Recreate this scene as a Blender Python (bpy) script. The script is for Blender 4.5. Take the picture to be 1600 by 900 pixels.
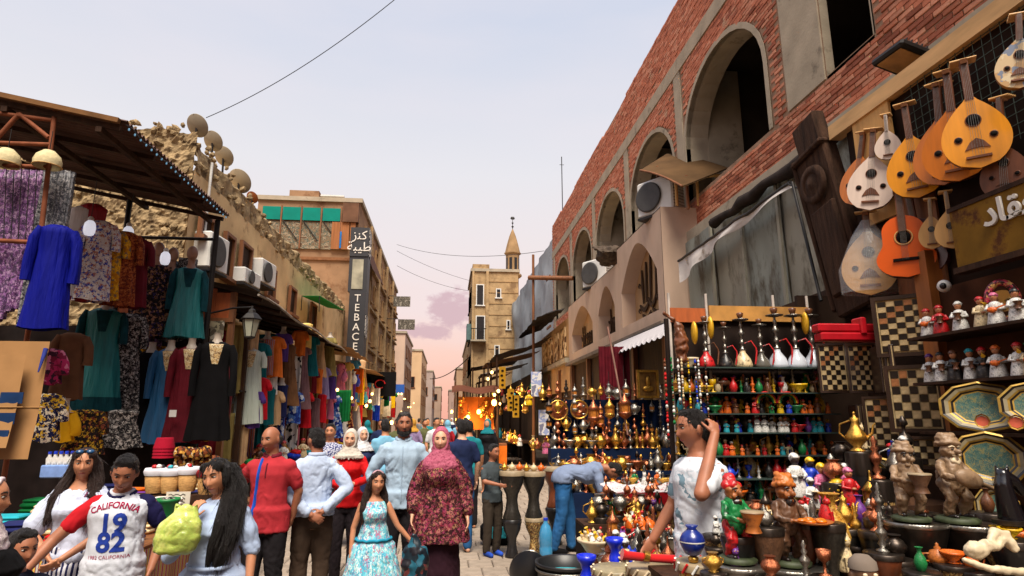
import bpy, bmesh, math, random
from math import sin, cos, pi, radians as R, exp, sqrt
from mathutils import Vector, Matrix, noise
from mathutils.bvhtree import BVHTree
random.seed(7)
rnd = random.random
def ru(a, b): return a+(b-a)*random.random()
for o in list(bpy.data.objects): bpy.data.objects.remove(o)
S = bpy.context.scene; COL = S.collection
# ------------------------------------------------------------------ camera
FPX = 950.0; TH = math.atan(202/FPX); PSI = math.atan(102*cos(TH)/FPX); EYE = 1.75
cd = bpy.data.cameras.new('camera'); cd.sensor_width = 36; cd.lens = 36*FPX/1600
cd.clip_start = .05; cd.clip_end = 3000
cam = bpy.data.objects.new('camera', cd); COL.objects.link(cam); S.camera = cam
cam.location = (0, 0, EYE); cam.rotation_euler = (pi/2+TH, 0, -PSI)
# ------------------------------------------------------------------ sky, sun, exposure
SUN_EL, SUN_AZ = R(60), R(182)            # compass-like: 0 = +Y, clockwise
W = bpy.data.worlds.new('World'); S.world = W; W.use_nodes = True
wn, wl = W.node_tree.nodes, W.node_tree.links
for n in list(wn): wn.remove(n)
def wnode(t, **k):
    n = wn.new(t)
    for a, b in k.items(): setattr(n, a, b)
    return n
wo = wnode('ShaderNodeOutputWorld'); bg = wnode('ShaderNodeBackground'); wl.new(bg.outputs[0], wo.inputs[0])
sky = wnode('ShaderNodeTexSky', sky_type='NISHITA', sun_disc=False); sky.sun_elevation = SUN_EL; sky.sun_rotation = SUN_AZ
sky.dust_density = 3
tc = wnode('ShaderNodeTexCoord'); sep = wnode('ShaderNodeSeparateXYZ'); wl.new(tc.outputs['Generated'], sep.inputs[0])
rp = wnode('ShaderNodeValToRGB'); wl.new(sep.outputs[2], rp.inputs[0])
def ramp(r, stops):
    e = r.color_ramp.elements
    while len(e) > 1: e.remove(e[-1])
    e[0].position = stops[0][0]; e[0].color = (*stops[0][1], 1)
    for p, c in stops[1:]:
        q = e.new(p); q.color = (*c, 1)
ramp(rp, [(0, (.98, .46, .35)), (.05, (1, .55, .42)), (.10, (.99, .64, .53)), (.16, (.95, .73, .68)), (.26, (.89, .79, .78)), (.38, (.83, .81, .84)), (.58, (.66, .70, .82)), (1, (.50, .56, .76))])
# a soft mauve cloud low over the end of the street
def vm(op, a, b=None):
    n = wnode('ShaderNodeVectorMath', operation=op)
    for i, v in enumerate((a, b)):
        if v is None: continue
        if isinstance(v, tuple): n.inputs[i].default_value = v
        else: wl.new(v, n.inputs[i])
    return n
def mm(op, a, b=0., c=None):
    n = wnode('ShaderNodeMath', operation=op)
    for i, v in enumerate((a, b, c)):
        if v is None: continue
        if isinstance(v, (int, float)): n.inputs[i].default_value = v
        else: wl.new(v, n.inputs[i])
    return n.outputs[0]
nz = wnode('ShaderNodeTexNoise'); nz.inputs['Scale'].default_value = 34; nz.inputs['Detail'].default_value = 6; nz.inputs['Roughness'].default_value = .62
mp = wnode('ShaderNodeMapping'); mp.inputs['Scale'].default_value = (1, 1, 1.7); wl.new(tc.outputs['Generated'], mp.inputs[0]); wl.new(mp.outputs[0], nz.inputs['Vector'])
def cloud_blob(az, el, rx, rz):
    dx = mm('DIVIDE', mm('SUBTRACT', mm('DIVIDE', sep.outputs[0], sep.outputs[1]), math.tan(az)), rx)
    dz = mm('DIVIDE', mm('SUBTRACT', sep.outputs[2], sin(el)), rz)
    return mm('SUBTRACT', 1, mm('ADD', mm('MULTIPLY', dx, dx), mm('MULTIPLY', dz, dz)))
b1 = mm('MAXIMUM', cloud_blob(R(.3), R(9.8), .042, .038), cloud_blob(R(-2.0), R(7.8), .05, .014))
cm = mm('ADD', b1, mm('MULTIPLY', mm('SUBTRACT', nz.outputs[0], .5), 3.4))
front = mm('GREATER_THAN', sep.outputs[1], 0)
cm = mm('MULTIPLY', front, cm)
mr = wnode('ShaderNodeMapRange'); mr.inputs[1].default_value = -.15; mr.inputs[2].default_value = .75; wl.new(cm, mr.inputs[0]); mr.interpolation_type = 'SMOOTHSTEP'
nz2 = wnode('ShaderNodeTexNoise'); nz2.inputs['Scale'].default_value = 2.2; nz2.inputs['Detail'].default_value = 5; mp2 = wnode('ShaderNodeMapping'); mp2.inputs['Scale'].default_value = (1, 1, 4)
wl.new(tc.outputs['Generated'], mp2.inputs[0]); wl.new(mp2.outputs[0], nz2.inputs['Vector'])
mxv = wnode('ShaderNodeMix', data_type='RGBA'); mxv.inputs[7].default_value = (.86, .80, .84, 1)
mr2 = wnode('ShaderNodeMapRange'); mr2.inputs[1].default_value = .48; mr2.inputs[2].default_value = .75; mr2.inputs[4].default_value = .45; wl.new(nz2.outputs[0], mr2.inputs[0]); wl.new(mr2.outputs[0], mxv.inputs[0]); wl.new(rp.outputs[0], mxv.inputs[6])
mxc = wnode('ShaderNodeMix', data_type='RGBA'); wl.new(mm('MULTIPLY', mr.outputs[0], .85), mxc.inputs[0]); wl.new(mxv.outputs[2], mxc.inputs[6]); mxc.inputs[7].default_value = (.66, .43, .47, 1)
skm = wnode('ShaderNodeMix', data_type='RGBA', blend_type='ADD'); skm.inputs[0].default_value = .012
wl.new(mxc.outputs[2], skm.inputs[6]); wl.new(sky.outputs[0], skm.inputs[7]); wl.new(skm.outputs[2], bg.inputs[0]); bg.inputs[1].default_value = .69
sd = bpy.data.lights.new('sun', 'SUN'); sd.energy = 4.3; sd.angle = R(30); sd.color = (1, .90, .76)
sun = bpy.data.objects.new('sun', sd); COL.objects.link(sun)
sv = Vector((sin(SUN_AZ)*cos(SUN_EL), cos(SUN_AZ)*cos(SUN_EL), sin(SUN_EL)))
sun.rotation_euler = sv.to_track_quat('Z', 'Y').to_euler()
S.view_settings.view_transform = 'Standard'; S.view_settings.look = 'None'; S.view_settings.exposure = .5; S.view_settings.gamma = 1; S.view_settings.use_curve_mapping = False
S.render.engine = 'CYCLES'; S.cycles.use_denoising = True; S.cycles.max_bounces = 6; S.cycles.diffuse_bounces = 3; S.cycles.glossy_bounces = 2
S.cycles.transmission_bounces = 4; S.cycles.transparent_max_bounces = 6; S.cycles.caustics_reflective = False; S.cycles.caustics_refractive = False
# ------------------------------------------------------------------ layout helpers: where a sight line of the photograph meets a known plane
def ray(x, y):
    a = (x-800)/FPX; b = (450-y)/FPX
    fw = cos(TH)-b*sin(TH); up = sin(TH)+b*cos(TH)
    return a*cos(PSI)+fw*sin(PSI), fw*cos(PSI)-a*sin(PSI), up
def PX(x, y, X): r = ray(x, y); t = X/r[0]; return Vector((X, r[1]*t, EYE+r[2]*t))
def PY(x, y, Y): r = ray(x, y); t = Y/r[1]; return Vector((r[0]*t, Y, EYE+r[2]*t))
def PZ(x, y, Z): r = ray(x, y); t = (Z-EYE)/r[2]; return Vector((r[0]*t, r[1]*t, Z))
# ------------------------------------------------------------------ materials
MATS = {}
def s2l(c): return tuple(((v/255)/12.92 if v/255 <= .04045 else ((v/255+.055)/1.055)**2.4) for v in c)
def M(name, col=None, rough=.75, metal=0., var=.25, scale=6., bump=0., bscale=40., emit=0., alpha=1., stretch=None, dirt=None, coat=0., sss=0., trans=0., spec=.5, objvar=0., sheen=0.):
    if name in MATS: return MATS[name]
    m = bpy.data.materials.new(name); m.use_nodes = True; MATS[name] = m
    N, L = m.node_tree.nodes, m.node_tree.links; b = N['Principled BSDF']
    c = s2l(col) if max(col) > 1.01 else tuple(col)
    t = N.new('ShaderNodeTexCoord'); vec = t.outputs['Object']
    if stretch:
        q = N.new('ShaderNodeMapping'); q.inputs['Scale'].default_value = stretch; L.new(vec, q.inputs[0]); vec = q.outputs[0]
    n = N.new('ShaderNodeTexNoise'); n.inputs['Scale'].default_value = scale; n.inputs['Detail'].default_value = 5; L.new(vec, n.inputs['Vector'])
    r = N.new('ShaderNodeValToRGB'); L.new(n.outputs[0], r.inputs[0])
    lo = tuple(v*(1-var) for v in c); hi = tuple(min(1, v*(1+var)) for v in c)
    ramp(r, [(.3, lo), (.5, c), (.72, hi)]); out = r.outputs[0]
    if dirt:   # (colour, scale, threshold)
        n2 = N.new('ShaderNodeTexNoise'); n2.inputs['Scale'].default_value = dirt[1]; n2.inputs['Detail'].default_value = 8; n2.inputs['Roughness'].default_value = .7; L.new(vec, n2.inputs['Vector'])
        k = N.new('ShaderNodeMapRange'); k.inputs[1].default_value = dirt[2]; k.inputs[2].default_value = dirt[2]+.12; L.new(n2.outputs[0], k.inputs[0])
        x = N.new('ShaderNodeMix'); x.data_type = 'RGBA'; L.new(k.outputs[0], x.inputs[0]); L.new(out, x.inputs[6]); x.inputs[7].default_value = (*(s2l(dirt[0]) if max(dirt[0]) > 1.01 else dirt[0]), 1); out = x.outputs[2]
    if objvar:
        oi = N.new('ShaderNodeObjectInfo'); h = N.new('ShaderNodeHueSaturation'); L.new(out, h.inputs['Color'])
        k = N.new('ShaderNodeMapRange'); k.inputs[3].default_value = 1-objvar; k.inputs[4].default_value = 1+objvar; L.new(oi.outputs['Random'], k.inputs[0]); L.new(k.outputs[0], h.inputs['Value']); out = h.outputs[0]
    L.new(out, b.inputs['Base Color'])
    b.inputs['Roughness'].default_value = rough; b.inputs['Metallic'].default_value = metal; b.inputs['Specular IOR Level'].default_value = spec if rough < .7 else min(spec, .15)
    if coat: b.inputs['Coat Weight'].default_value = coat; b.inputs['Coat Roughness'].default_value = .15
    if sss: b.inputs['Subsurface Weight'].default_value = sss; b.inputs['Subsurface Radius'].default_value = (.01, .004, .002)
    if trans: b.inputs['Transmission Weight'].default_value = trans
    if sheen: b.inputs['Sheen Weight'].default_value = sheen
    if alpha < 1: b.inputs['Alpha'].default_value = alpha
    if emit: b.inputs['Emission Color'].default_value = (*c, 1); b.inputs['Emission Strength'].default_value = emit
    if bump:
        n3 = N.new('ShaderNodeTexNoise'); n3.inputs['Scale'].default_value = bscale; n3.inputs['Detail'].default_value = 6; L.new(vec, n3.inputs['Vector'])
        u = N.new('ShaderNodeBump'); u.inputs['Strength'].default_value = min(1, bump); u.inputs['Distance'].default_value = .02*bump; L.new(n3.outputs[0], u.inputs['Height']); L.new(u.outputs[0], b.inputs['Normal'])
    return m
def PAT(name, kind, cols, scale=20., rough=.8, metal=0., stretch=(1, 1, 1), bump=0., stops=None, axis='X', gen=False):
    """printed or woven pattern: kind = cells | wave | check | speckle"""
    if name in MATS: return MATS[name]
    m = bpy.data.materials.new(name); m.use_nodes = True; MATS[name] = m
    N, L = m.node_tree.nodes, m.node_tree.links; b = N['Principled BSDF']
    t = N.new('ShaderNodeTexCoord'); q = N.new('ShaderNodeMapping'); q.inputs['Scale'].default_value = stretch; L.new(t.outputs['Generated' if gen else 'Object'], q.inputs[0])
    cs = [s2l(c) if max(c) > 1.01 else c for c in cols]
    r = N.new('ShaderNodeValToRGB'); r.color_ramp.interpolation = 'CONSTANT'
    st = stops or [i/len(cs) for i in range(len(cs))]; ramp(r, list(zip(st, cs)))
    if kind == 'cells':
        n = N.new('ShaderNodeTexNoise'); n.inputs['Scale'].default_value = scale*1.3; L.new(q.outputs[0], n.inputs['Vector'])
        mx = N.new('ShaderNodeMix'); mx.data_type = 'VECTOR'; mx.inputs[0].default_value = .06; L.new(q.outputs[0], mx.inputs[4]); L.new(n.outputs['Color'], mx.inputs[5])
        v = N.new('ShaderNodeTexVoronoi'); v.inputs['Scale'].default_value = scale; L.new(mx.outputs[1], v.inputs['Vector'])
        sp = N.new('ShaderNodeSeparateColor'); L.new(v.outputs['Color'], sp.inputs[0]); L.new(sp.outputs[0], r.inputs[0]); h = v.outputs['Distance']
    elif kind == 'wave':
        v = N.new('ShaderNodeTexWave'); v.bands_direction = axis; v.inputs['Scale'].default_value = scale; v.inputs['Distortion'].default_value = .3; L.new(q.outputs[0], v.inputs['Vector']); L.new(v.outputs['Fac'], r.inputs[0]); h = v.outputs['Fac']
    else:
        v = N.new('ShaderNodeTexNoise'); v.inputs['Scale'].default_value = scale; v.inputs['Detail'].default_value = 3; L.new(q.outputs[0], v.inputs['Vector'])
        k = N.new('ShaderNodeMapRange'); k.inputs[1].default_value = .3; k.inputs[2].default_value = .7; L.new(v.outputs[0], k.inputs[0]); L.new(k.outputs[0], r.inputs[0]); h = v.outputs[0]
    L.new(r.outputs[0], b.inputs['Base Color']); b.inputs['Roughness'].default_value = rough; b.inputs['Metallic'].default_value = metal
    if rough >= .7: b.inputs['Specular IOR Level'].default_value = .15
    if bump:
        u = N.new('ShaderNodeBump'); u.inputs['Strength'].default_value = bump; u.inputs['Distance'].default_value = .01; L.new(h, u.inputs['Height']); L.new(u.outputs[0], b.inputs['Normal'])
    return m
# ------------------------------------------------------------------ mesh builder
def tagp(o, label=None, cat=None, group=None, kind=None):
    if label: o['label'] = label
    if cat: o['category'] = cat
    if group: o['group'] = group
    if kind: o['kind'] = kind
    return o
def thing(name, label, cat, loc=(0, 0, 0), rz=0, group=None):
    o = bpy.data.objects.new(name, None); o.empty_display_size = .05; COL.objects.link(o); o.location = loc; o.rotation_euler = (0, 0, rz)
    return tagp(o, label, cat, group)
class B:
    def __init__(s): s.V = []; s.F = []; s.MI = []; s.ms = []; s.cur = 0; s.T = Matrix(); s.sm = []; s.smooth = False
    def m(s, mat):
        if mat not in s.ms: s.ms.append(mat)
        s.cur = s.ms.index(mat); return s
    def add(s, vs, fs, smooth=None):
        k = len(s.V); T = s.T
        s.V += [T @ Vector(v) for v in vs]
        s.F += [tuple(i+k for i in f) for f in fs]; s.MI += [s.cur]*len(fs); s.sm += [s.smooth if smooth is None else smooth]*len(fs); return s
    def bb(s, x0, x1, y0, y1, z0, z1):
        v = [(x, y, z) for z in (z0, z1) for y in (y0, y1) for x in (x0, x1)]
        return s.add(v, [(0, 2, 3, 1), (4, 5, 7, 6), (0, 1, 5, 4), (2, 6, 7, 3), (0, 4, 6, 2), (1, 3, 7, 5)])
    def box(s, c, d, rot=None):
        h = [q/2 for q in d]; v = [Vector((x, y, z)) for z in (-h[2], h[2]) for y in (-h[1], h[1]) for x in (-h[0], h[0])]
        if rot is not None: v = [rot @ q for q in v]
        return s.add([q+Vector(c) for q in v], [(0, 2, 3, 1), (4, 5, 7, 6), (0, 1, 5, 4), (2, 6, 7, 3), (0, 4, 6, 2), (1, 3, 7, 5)])
    def cham(s, c, d, b=.01, rot=None):
        """box with its upright edges and top rim bevelled"""
        x, y, z = [q/2 for q in d]; b = min(b, x*.9, y*.9, z*.9)
        def ring(xx, yy, zz, k): return [(xx, -yy+k, zz), (xx, yy-k, zz), (xx-k, yy, zz), (-xx+k, yy, zz), (-xx, yy-k, zz), (-xx, -yy+k, zz), (-xx+k, -yy, zz), (xx-k, -yy, zz)]
        v = ring(x-b, y-b, -z, b*.5)+ring(x, y, -z+b, b)+ring(x, y, z-b, b)+ring(x-b, y-b, z, b*.5); v = [Vector(q) for q in v]
        if rot is not None: v = [rot @ q for q in v]
        f = [tuple(range(7, -1, -1)), tuple(range(24, 32))]
        for k in range(3): f += [(k*8+i, k*8+(i+1) % 8, k*8+8+(i+1) % 8, k*8+8+i) for i in range(8)]
        return s.add([q+Vector(c) for q in v], f)
    def lathe(s, prof, n=12, c=(0, 0, 0), rot=None, sx=1, sy=1, cap=True, ph=0., smooth=True):
        vs = []; fs = []
        for r, z in prof:
            for i in range(n):
                a = 2*pi*i/n+ph; p = Vector((r*cos(a)*sx, r*sin(a)*sy, z)); vs.append((rot @ p if rot is not None else p)+Vector(c))
        for k in range(len(prof)-1): fs += [(k*n+i, k*n+(i+1) % n, (k+1)*n+(i+1) % n, (k+1)*n+i) for i in range(n)]
        s.add(vs, fs, smooth)
        if cap:
            if prof[0][0] > 1e-4: s.add(vs[:n], [tuple(range(n-1, -1, -1))], False)
            if prof[-1][0] > 1e-4: s.add(vs[-n:], [tuple(range(n))], False)
        return s
    def ell(s, c, r, nu=12, nv=8, rot=None):
        vs = [Vector((0, 0, -r[2]))]; fs = []
        for j in range(1, nv):
            p = -pi/2+pi*j/nv
            vs += [Vector((r[0]*cos(p)*cos(2*pi*i/nu), r[1]*cos(p)*sin(2*pi*i/nu), r[2]*sin(p))) for i in range(nu)]
        vs.append(Vector((0, 0, r[2]))); e = len(vs)-1
        fs += [(0, 1+(i+1) % nu, 1+i) for i in range(nu)]
        for j in range(nv-2): fs += [(1+j*nu+i, 1+j*nu+(i+1) % nu, 1+(j+1)*nu+(i+1) % nu, 1+(j+1)*nu+i) for i in range(nu)]
        fs += [(1+(nv-2)*nu+i, 1+(nv-2)*nu+(i+1) % nu, e) for i in range(nu)]
        if rot is not None: vs = [rot @ v for v in vs]
        return s.add([v+Vector(c) for v in vs], fs, True)
    def loft(s, rings, n=20, smooth=True):
        """rings: (z, rx, ry[, cx, cy]); a closed body"""
        vs = []; fs = []
        for g in rings:
            z, rx, ry = g[:3]; cx, cy = (g[3], g[4]) if len(g) > 3 else (0, 0)
            vs += [(cx+rx*cos(2*pi*i/n), cy+ry*sin(2*pi*i/n), z) for i in range(n)]
        for k in range(len(rings)-1): fs += [(k*n+i, k*n+(i+1) % n, (k+1)*n+(i+1) % n, (k+1)*n+i) for i in range(n)]
        if rings[0][0] > rings[-1][0]: fs = [f[::-1] for f in fs]; caps = [tuple(range(n)), tuple((len(rings)-1)*n+i for i in range(n-1, -1, -1))]
        else: caps = [tuple(range(n-1, -1, -1)), tuple((len(rings)-1)*n+i for i in range(n))]
        return s.add(vs, fs+caps, smooth)
    def tube(s, pts, r, n=8, cap=True, smooth=True, flat=1.):
        pts = [Vector(p) for p in pts]; m = len(pts); rr = r if isinstance(r, (list, tuple)) else [r]*m
        vs = []; prev = None
        for i, p in enumerate(pts):
            d = (pts[min(i+1, m-1)]-pts[max(i-1, 0)]);  d = d.normalized() if d.length > 1e-9 else Vector((0, 0, 1))
            if prev is None: u = d.orthogonal().normalized()
            else:
                u = prev-d*prev.dot(d); u = u.normalized() if u.length > 1e-6 else d.orthogonal().normalized()
            prev = u; w = d.cross(u)
            vs += [p+(u*cos(2*pi*k/n)+w*sin(2*pi*k/n)*flat)*rr[i] for k in range(n)]
        fs = []
        for i in range(m-1): fs += [(i*n+k, i*n+(k+1) % n, (i+1)*n+(k+1) % n, (i+1)*n+k) for k in range(n)]
        s.add(vs, fs, smooth)
        if cap: s.add(vs[:n]+vs[-n:], [tuple(range(n-1, -1, -1)), tuple(range(n, 2*n))], False)
        return s
    def limb(s, pts, r, n=12):
        """closed rounded tube for bodies"""
        pts = [Vector(p) for p in pts]; s.tube(pts, r, n, True); s.ell(pts[0], (r[0],)*3, n, 8); s.ell(pts[-1], (r[-1],)*3, n, 8); return s
    def prism(s, poly, d, T=None, smooth=False):
        """poly in local xz, thickness d along +y"""
        n = len(poly); v = [Vector((p[0], 0, p[1])) for p in poly]+[Vector((p[0], d, p[1])) for p in poly]
        if T is not None: v = [T @ q for q in v]
        f = [(i, (i+1) % n, n+(i+1) % n, n+i) for i in range(n)]
        s.add(v, f, smooth); return s.add(v, [tuple(range(n-1, -1, -1)), tuple(range(n, 2*n))], False)
    def grid(s, fn, nu, nv, smooth=True, thick=0.):
        vs = [Vector(fn(i/nu, j/nv)) for j in range(nv+1) for i in range(nu+1)]
        q = lambda i, j: j*(nu+1)+i
        fs = [(q(i, j), q(i+1, j), q(i+1, j+1), q(i, j+1)) for j in range(nv) for i in range(nu)]
        return s.add(vs, fs, smooth)
    def mesh(s, name='mesh'):
        me = bpy.data.meshes.new(name); me.from_pydata([tuple(v) for v in s.V], [], s.F)
        for m in (s.ms or [MATS['default']]): me.materials.append(m if not isinstance(m, str) else MATS[m])
        me.polygons.foreach_set('material_index', s.MI); me.polygons.foreach_set('use_smooth', s.sm); me.update(); return me
    def obj(s, name, mat=None, parent=None, loc=None, rz=None, **tags):
        if mat is not None: s.ms = [mat]; s.MI = [0]*len(s.F)
        o = bpy.data.objects.new(name, s.mesh(name)); COL.objects.link(o)
        if parent is not None: o.parent = parent
        if loc is not None: o.location = loc
        if rz is not None: o.rotation_euler = (0, 0, rz)
        return tagp(o, **tags)
def inst(name, me, parent=None, loc=(0, 0, 0), rot=(0, 0, 0), sc=None, **tags):
    o = bpy.data.objects.new(name, me); COL.objects.link(o)
    if parent is not None: o.parent = parent
    o.location = loc; o.rotation_euler = rot
    if sc is not None: o.scale = sc if not isinstance(sc, (int, float)) else (sc,)*3
    return tagp(o, **tags)
def kids(o): return [c for c in KIDS.get(o.name, [])]
def copy_tree(o, label=None, loc=None, rz=None, group=None):
    c = o.copy(); COL.objects.link(c)
    for ch in o.children:
        d = ch.copy(); COL.objects.link(d); d.parent = c
        for g in ch.children: e = g.copy(); COL.objects.link(e); e.parent = d
    if label: c['label'] = label
    if group: c['group'] = group
    if loc is not None: c.location = loc
    if rz is not None: c.rotation_euler = (0, 0, rz)
    return c
def remeshed(b, voxel, smooth=3, name='body'):
    """one continuous surface out of the overlapping closed shapes in b"""
    me = b.mesh('tmp'); o = bpy.data.objects.new('tmp', me); COL.objects.link(o)
    r = o.modifiers.new('r', 'REMESH'); r.mode = 'VOXEL'; r.voxel_size = voxel; r.use_smooth_shade = True
    if smooth: q = o.modifiers.new('s', 'SMOOTH'); q.iterations = smooth; q.factor = .5
    dg = bpy.context.evaluated_depsgraph_get(); ev = o.evaluated_get(dg); out = bpy.data.meshes.new_from_object(ev); out.name = name
    bpy.data.objects.remove(o); bpy.data.meshes.remove(me)
    out.materials.clear(); return out
def folds(me, amp, fx, fz, seed=0., keep=None):
    """cloth folds: push vertices along their normals by a noise that runs with the drape"""
    ns = [v.normal.copy() for v in me.vertices]
    for v, n in zip(me.vertices, ns):
        p = v.co; a = amp if keep is None else amp*keep(p)
        d = noise.noise(Vector((p.x*fx+seed, p.y*fx, p.z*fz)))+.5*noise.noise(Vector((p.x*fx*2.3, p.y*fx*2.3+seed, p.z*fz*2)))
        v.co = p+n*(a*d)
    me.update()
def wrinkle(me, amp, seed=0.):
    """creases: sharp valleys between soft ridges, running slantwise"""
    ns = [v.normal.copy() for v in me.vertices]
    for v, n in zip(me.vertices, ns):
        p = v.co; q = Vector((p.x*11+seed, p.y*11+p.z*5, p.z*9+abs(p.x)*8)); q += noise.noise_vector(p*6+Vector((seed, 0, 0)))*.9
        a = abs(noise.noise(q)); b = abs(noise.noise(q*2.1+Vector((5, seed, 0)))); k = max(0, noise.noise(p*4+Vector((0, seed, 3)))+.5)
        v.co = p+n*amp*k*((min(a, .26)-.13)*3.8+(min(b, .22)-.11)*2.2)
    me.update()
def put(me, name, mat, parent=None, loc=None, **tags):
    if mat is not None: me.materials.clear(); me.materials.append(mat)
    o = bpy.data.objects.new(name, me); COL.objects.link(o)
    if parent is not None: o.parent = parent
    if loc is not None: o.location = loc
    return tagp(o, **tags)
ORD = ['first', 'second', 'third', 'fourth', 'fifth', 'sixth', 'seventh', 'eighth', 'ninth', 'tenth', 'eleventh', 'twelfth', 'thirteenth', 'fourteenth', 'fifteenth', 'sixteenth', 'seventeenth', 'eighteenth', 'nineteenth', 'twentieth', 'twenty-first', 'twenty-second', 'twenty-third', 'twenty-fourth']
def text_mesh(body, size, extrude=.004, align='CENTER', shear=0., bold=0.):
    c = bpy.data.curves.new('t', 'FONT'); c.body = body; c.size = size; c.extrude = extrude; c.align_x = align; c.align_y = 'CENTER'; c.shear = shear; c.offset = bold; c.resolution_u = 3
    o = bpy.data.objects.new('t', c); COL.objects.link(o)
    dg = bpy.context.evaluated_depsgraph_get(); me = bpy.data.meshes.new_from_object(o.evaluated_get(dg)); bpy.data.objects.remove(o); bpy.data.curves.remove(c); return me
FACE_CAM = Matrix.Rotation(pi/2, 4, 'X')           # text plane -> upright, read from -Y
FACE_LEFT = Matrix.Rotation(-pi/2, 4, 'Z') @ FACE_CAM   # upright, read from -X
M('default', (.4, .4, .4))
# ================================================================== THE SETTING
BR = [M('brick_red_a', (176, 108, 82), .85, var=.22, scale=9, bump=.5, bscale=60, dirt=((168, 140, 116), 1.6, .58), objvar=.22),
      M('brick_red_b', (190, 130, 104), .85, var=.25, scale=9, bump=.5, bscale=60, dirt=((176, 148, 122), 1.6, .58), objvar=.22),
      M('brick_red_c', (148, 88, 68), .85, var=.22, scale=9, bump=.5, bscale=60, dirt=((140, 112, 92), 6, .68), objvar=.22)]
MORT = M('mortar', (150, 122, 100), .95, var=.25, scale=5, bump=.6, bscale=50)
CONC = M('raw_concrete', (168, 156, 136), .92, var=.16, scale=2.5, bump=.4, bscale=25, dirt=((96, 88, 76), 1.8, .58))
CONCD = M('inner_concrete', (70, 62, 55), .95, var=.2, scale=2, bump=.3)  # concrete darkened in colour for the shade inside the rooms
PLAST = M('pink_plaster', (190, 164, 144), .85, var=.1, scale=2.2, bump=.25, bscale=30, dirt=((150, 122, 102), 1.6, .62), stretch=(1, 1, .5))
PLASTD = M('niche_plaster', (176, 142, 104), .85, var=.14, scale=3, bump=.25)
TAN = M('tan_plaster', (208, 178, 132), .92, var=.16, scale=1.3, bump=.6, bscale=14, dirt=((134, 102, 70), 1.1, .56))
RUB = M('rubble_stone', (168, 144, 108), .95, var=.4, scale=5, bump=1, bscale=14, objvar=.25, dirt=((84, 66, 48), 4.5, .52))
BROWNB = M('brown_brick_far', (150, 118, 90), .93, var=.2, scale=1.2, bump=.6, bscale=9, dirt=((112, 78, 54), .7, .55))
BEIGE = M('beige_stone', (172, 144, 106), .92, var=.25, scale=1.6, bump=.8, bscale=6, dirt=((130, 104, 76), 1.1, .52))
DARKG = M('dark_glass', (26, 24, 24), .25, var=.2)
WOODD = M('dark_wood', (58, 38, 26), .7, var=.4, scale=3, stretch=(6, 6, .7), bump=.4, bscale=20, dirt=((120, 84, 52), 6, .68))
WOODM = M('brown_wood', (122, 74, 38), .65, var=.35, scale=3, stretch=(6, 6, .7), bump=.3, bscale=20)
WOODL = M('pale_wood', (206, 160, 100), .7, var=.2, scale=3, stretch=(5, 5, .8), bump=.2)
WOODO = M('orange_wood', (176, 88, 36), .6, var=.3, scale=3, stretch=(5, 5, 1), bump=.2)
STEELP = M('rust_pole', (128, 74, 50), .7, var=.35, scale=8, bump=.3)
IRON = M('dark_iron', (34, 30, 28), .55, .4, var=.3, scale=8)
WHITEM = M('white_enamel', (214, 212, 206), .45, var=.08, scale=5, dirt=((160, 150, 135), 4, .66))
GALV = M('grey_green_sheet', (152, 148, 132), .6, .15, var=.14, scale=2, bump=.25, bscale=10, dirt=((92, 84, 68), 2.2, .52), stretch=(1, 1, .4))
TARP = M('grey_blue_tarp', (168, 176, 182), .8, var=.12, scale=1, bump=.3, bscale=6, dirt=((128, 130, 132), .9, .56))
CANV = M('white_canvas', (204, 196, 188), .9, var=.12, scale=4, bump=.4, bscale=20, dirt=((140, 126, 112), 3, .56))
CARD = M('cardboard', (150, 112, 72), .9, var=.1, scale=4, bump=.15)
PAVE = M('paving_stone', (150, 136, 122), .85, var=.2, scale=7, bump=.4, bscale=40, dirt=((104, 92, 82), 4, .6), objvar=.12)
GRND = M('street_dust', (98, 86, 76), .95, var=.2, scale=2, bump=.4)
# ------------------------------------------------------------------ ground
g = B().add([(-400, -60, -.03), (400, -60, -.03), (400, 700, -.03), (-400, 700, -.03)], [(0, 1, 2, 3)]).obj('ground', GRND, kind='structure')
pm = [B().cham((0, 0, -.04), (.29+k*.002, .385, .08), .012).mesh('paver') for k in range(3)]
for q in pm: q.materials.clear(); q.materials.append(PAVE)
rest = B(); cand = []
for j in range(62):
    for i in range(22):
        x = -3.3+i*.3+(.15 if j % 2 else 0); y = 5.2+j*.4
        z = ru(-.006, .004)
        if -.55 < x < 1.75 and 6.9 < y < 17: cand.append((x, y, z))
        else: rest.cham((x, y, z-.04), (.29, .385, .08), .012)
cand.sort(key=lambda c: c[1])
for x, y, z in cand[:270]: inst('paver', pm[int(rnd()*3)], g, (x, y, z), (ru(-.01, .01), ru(-.01, .01), ru(-.012, .012)))
for x, y, z in cand[270:]: rest.cham((x, y, z-.04), (.29, .385, .08), .012)
rest.obj('pavers', PAVE, g, kind='stuff')
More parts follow.
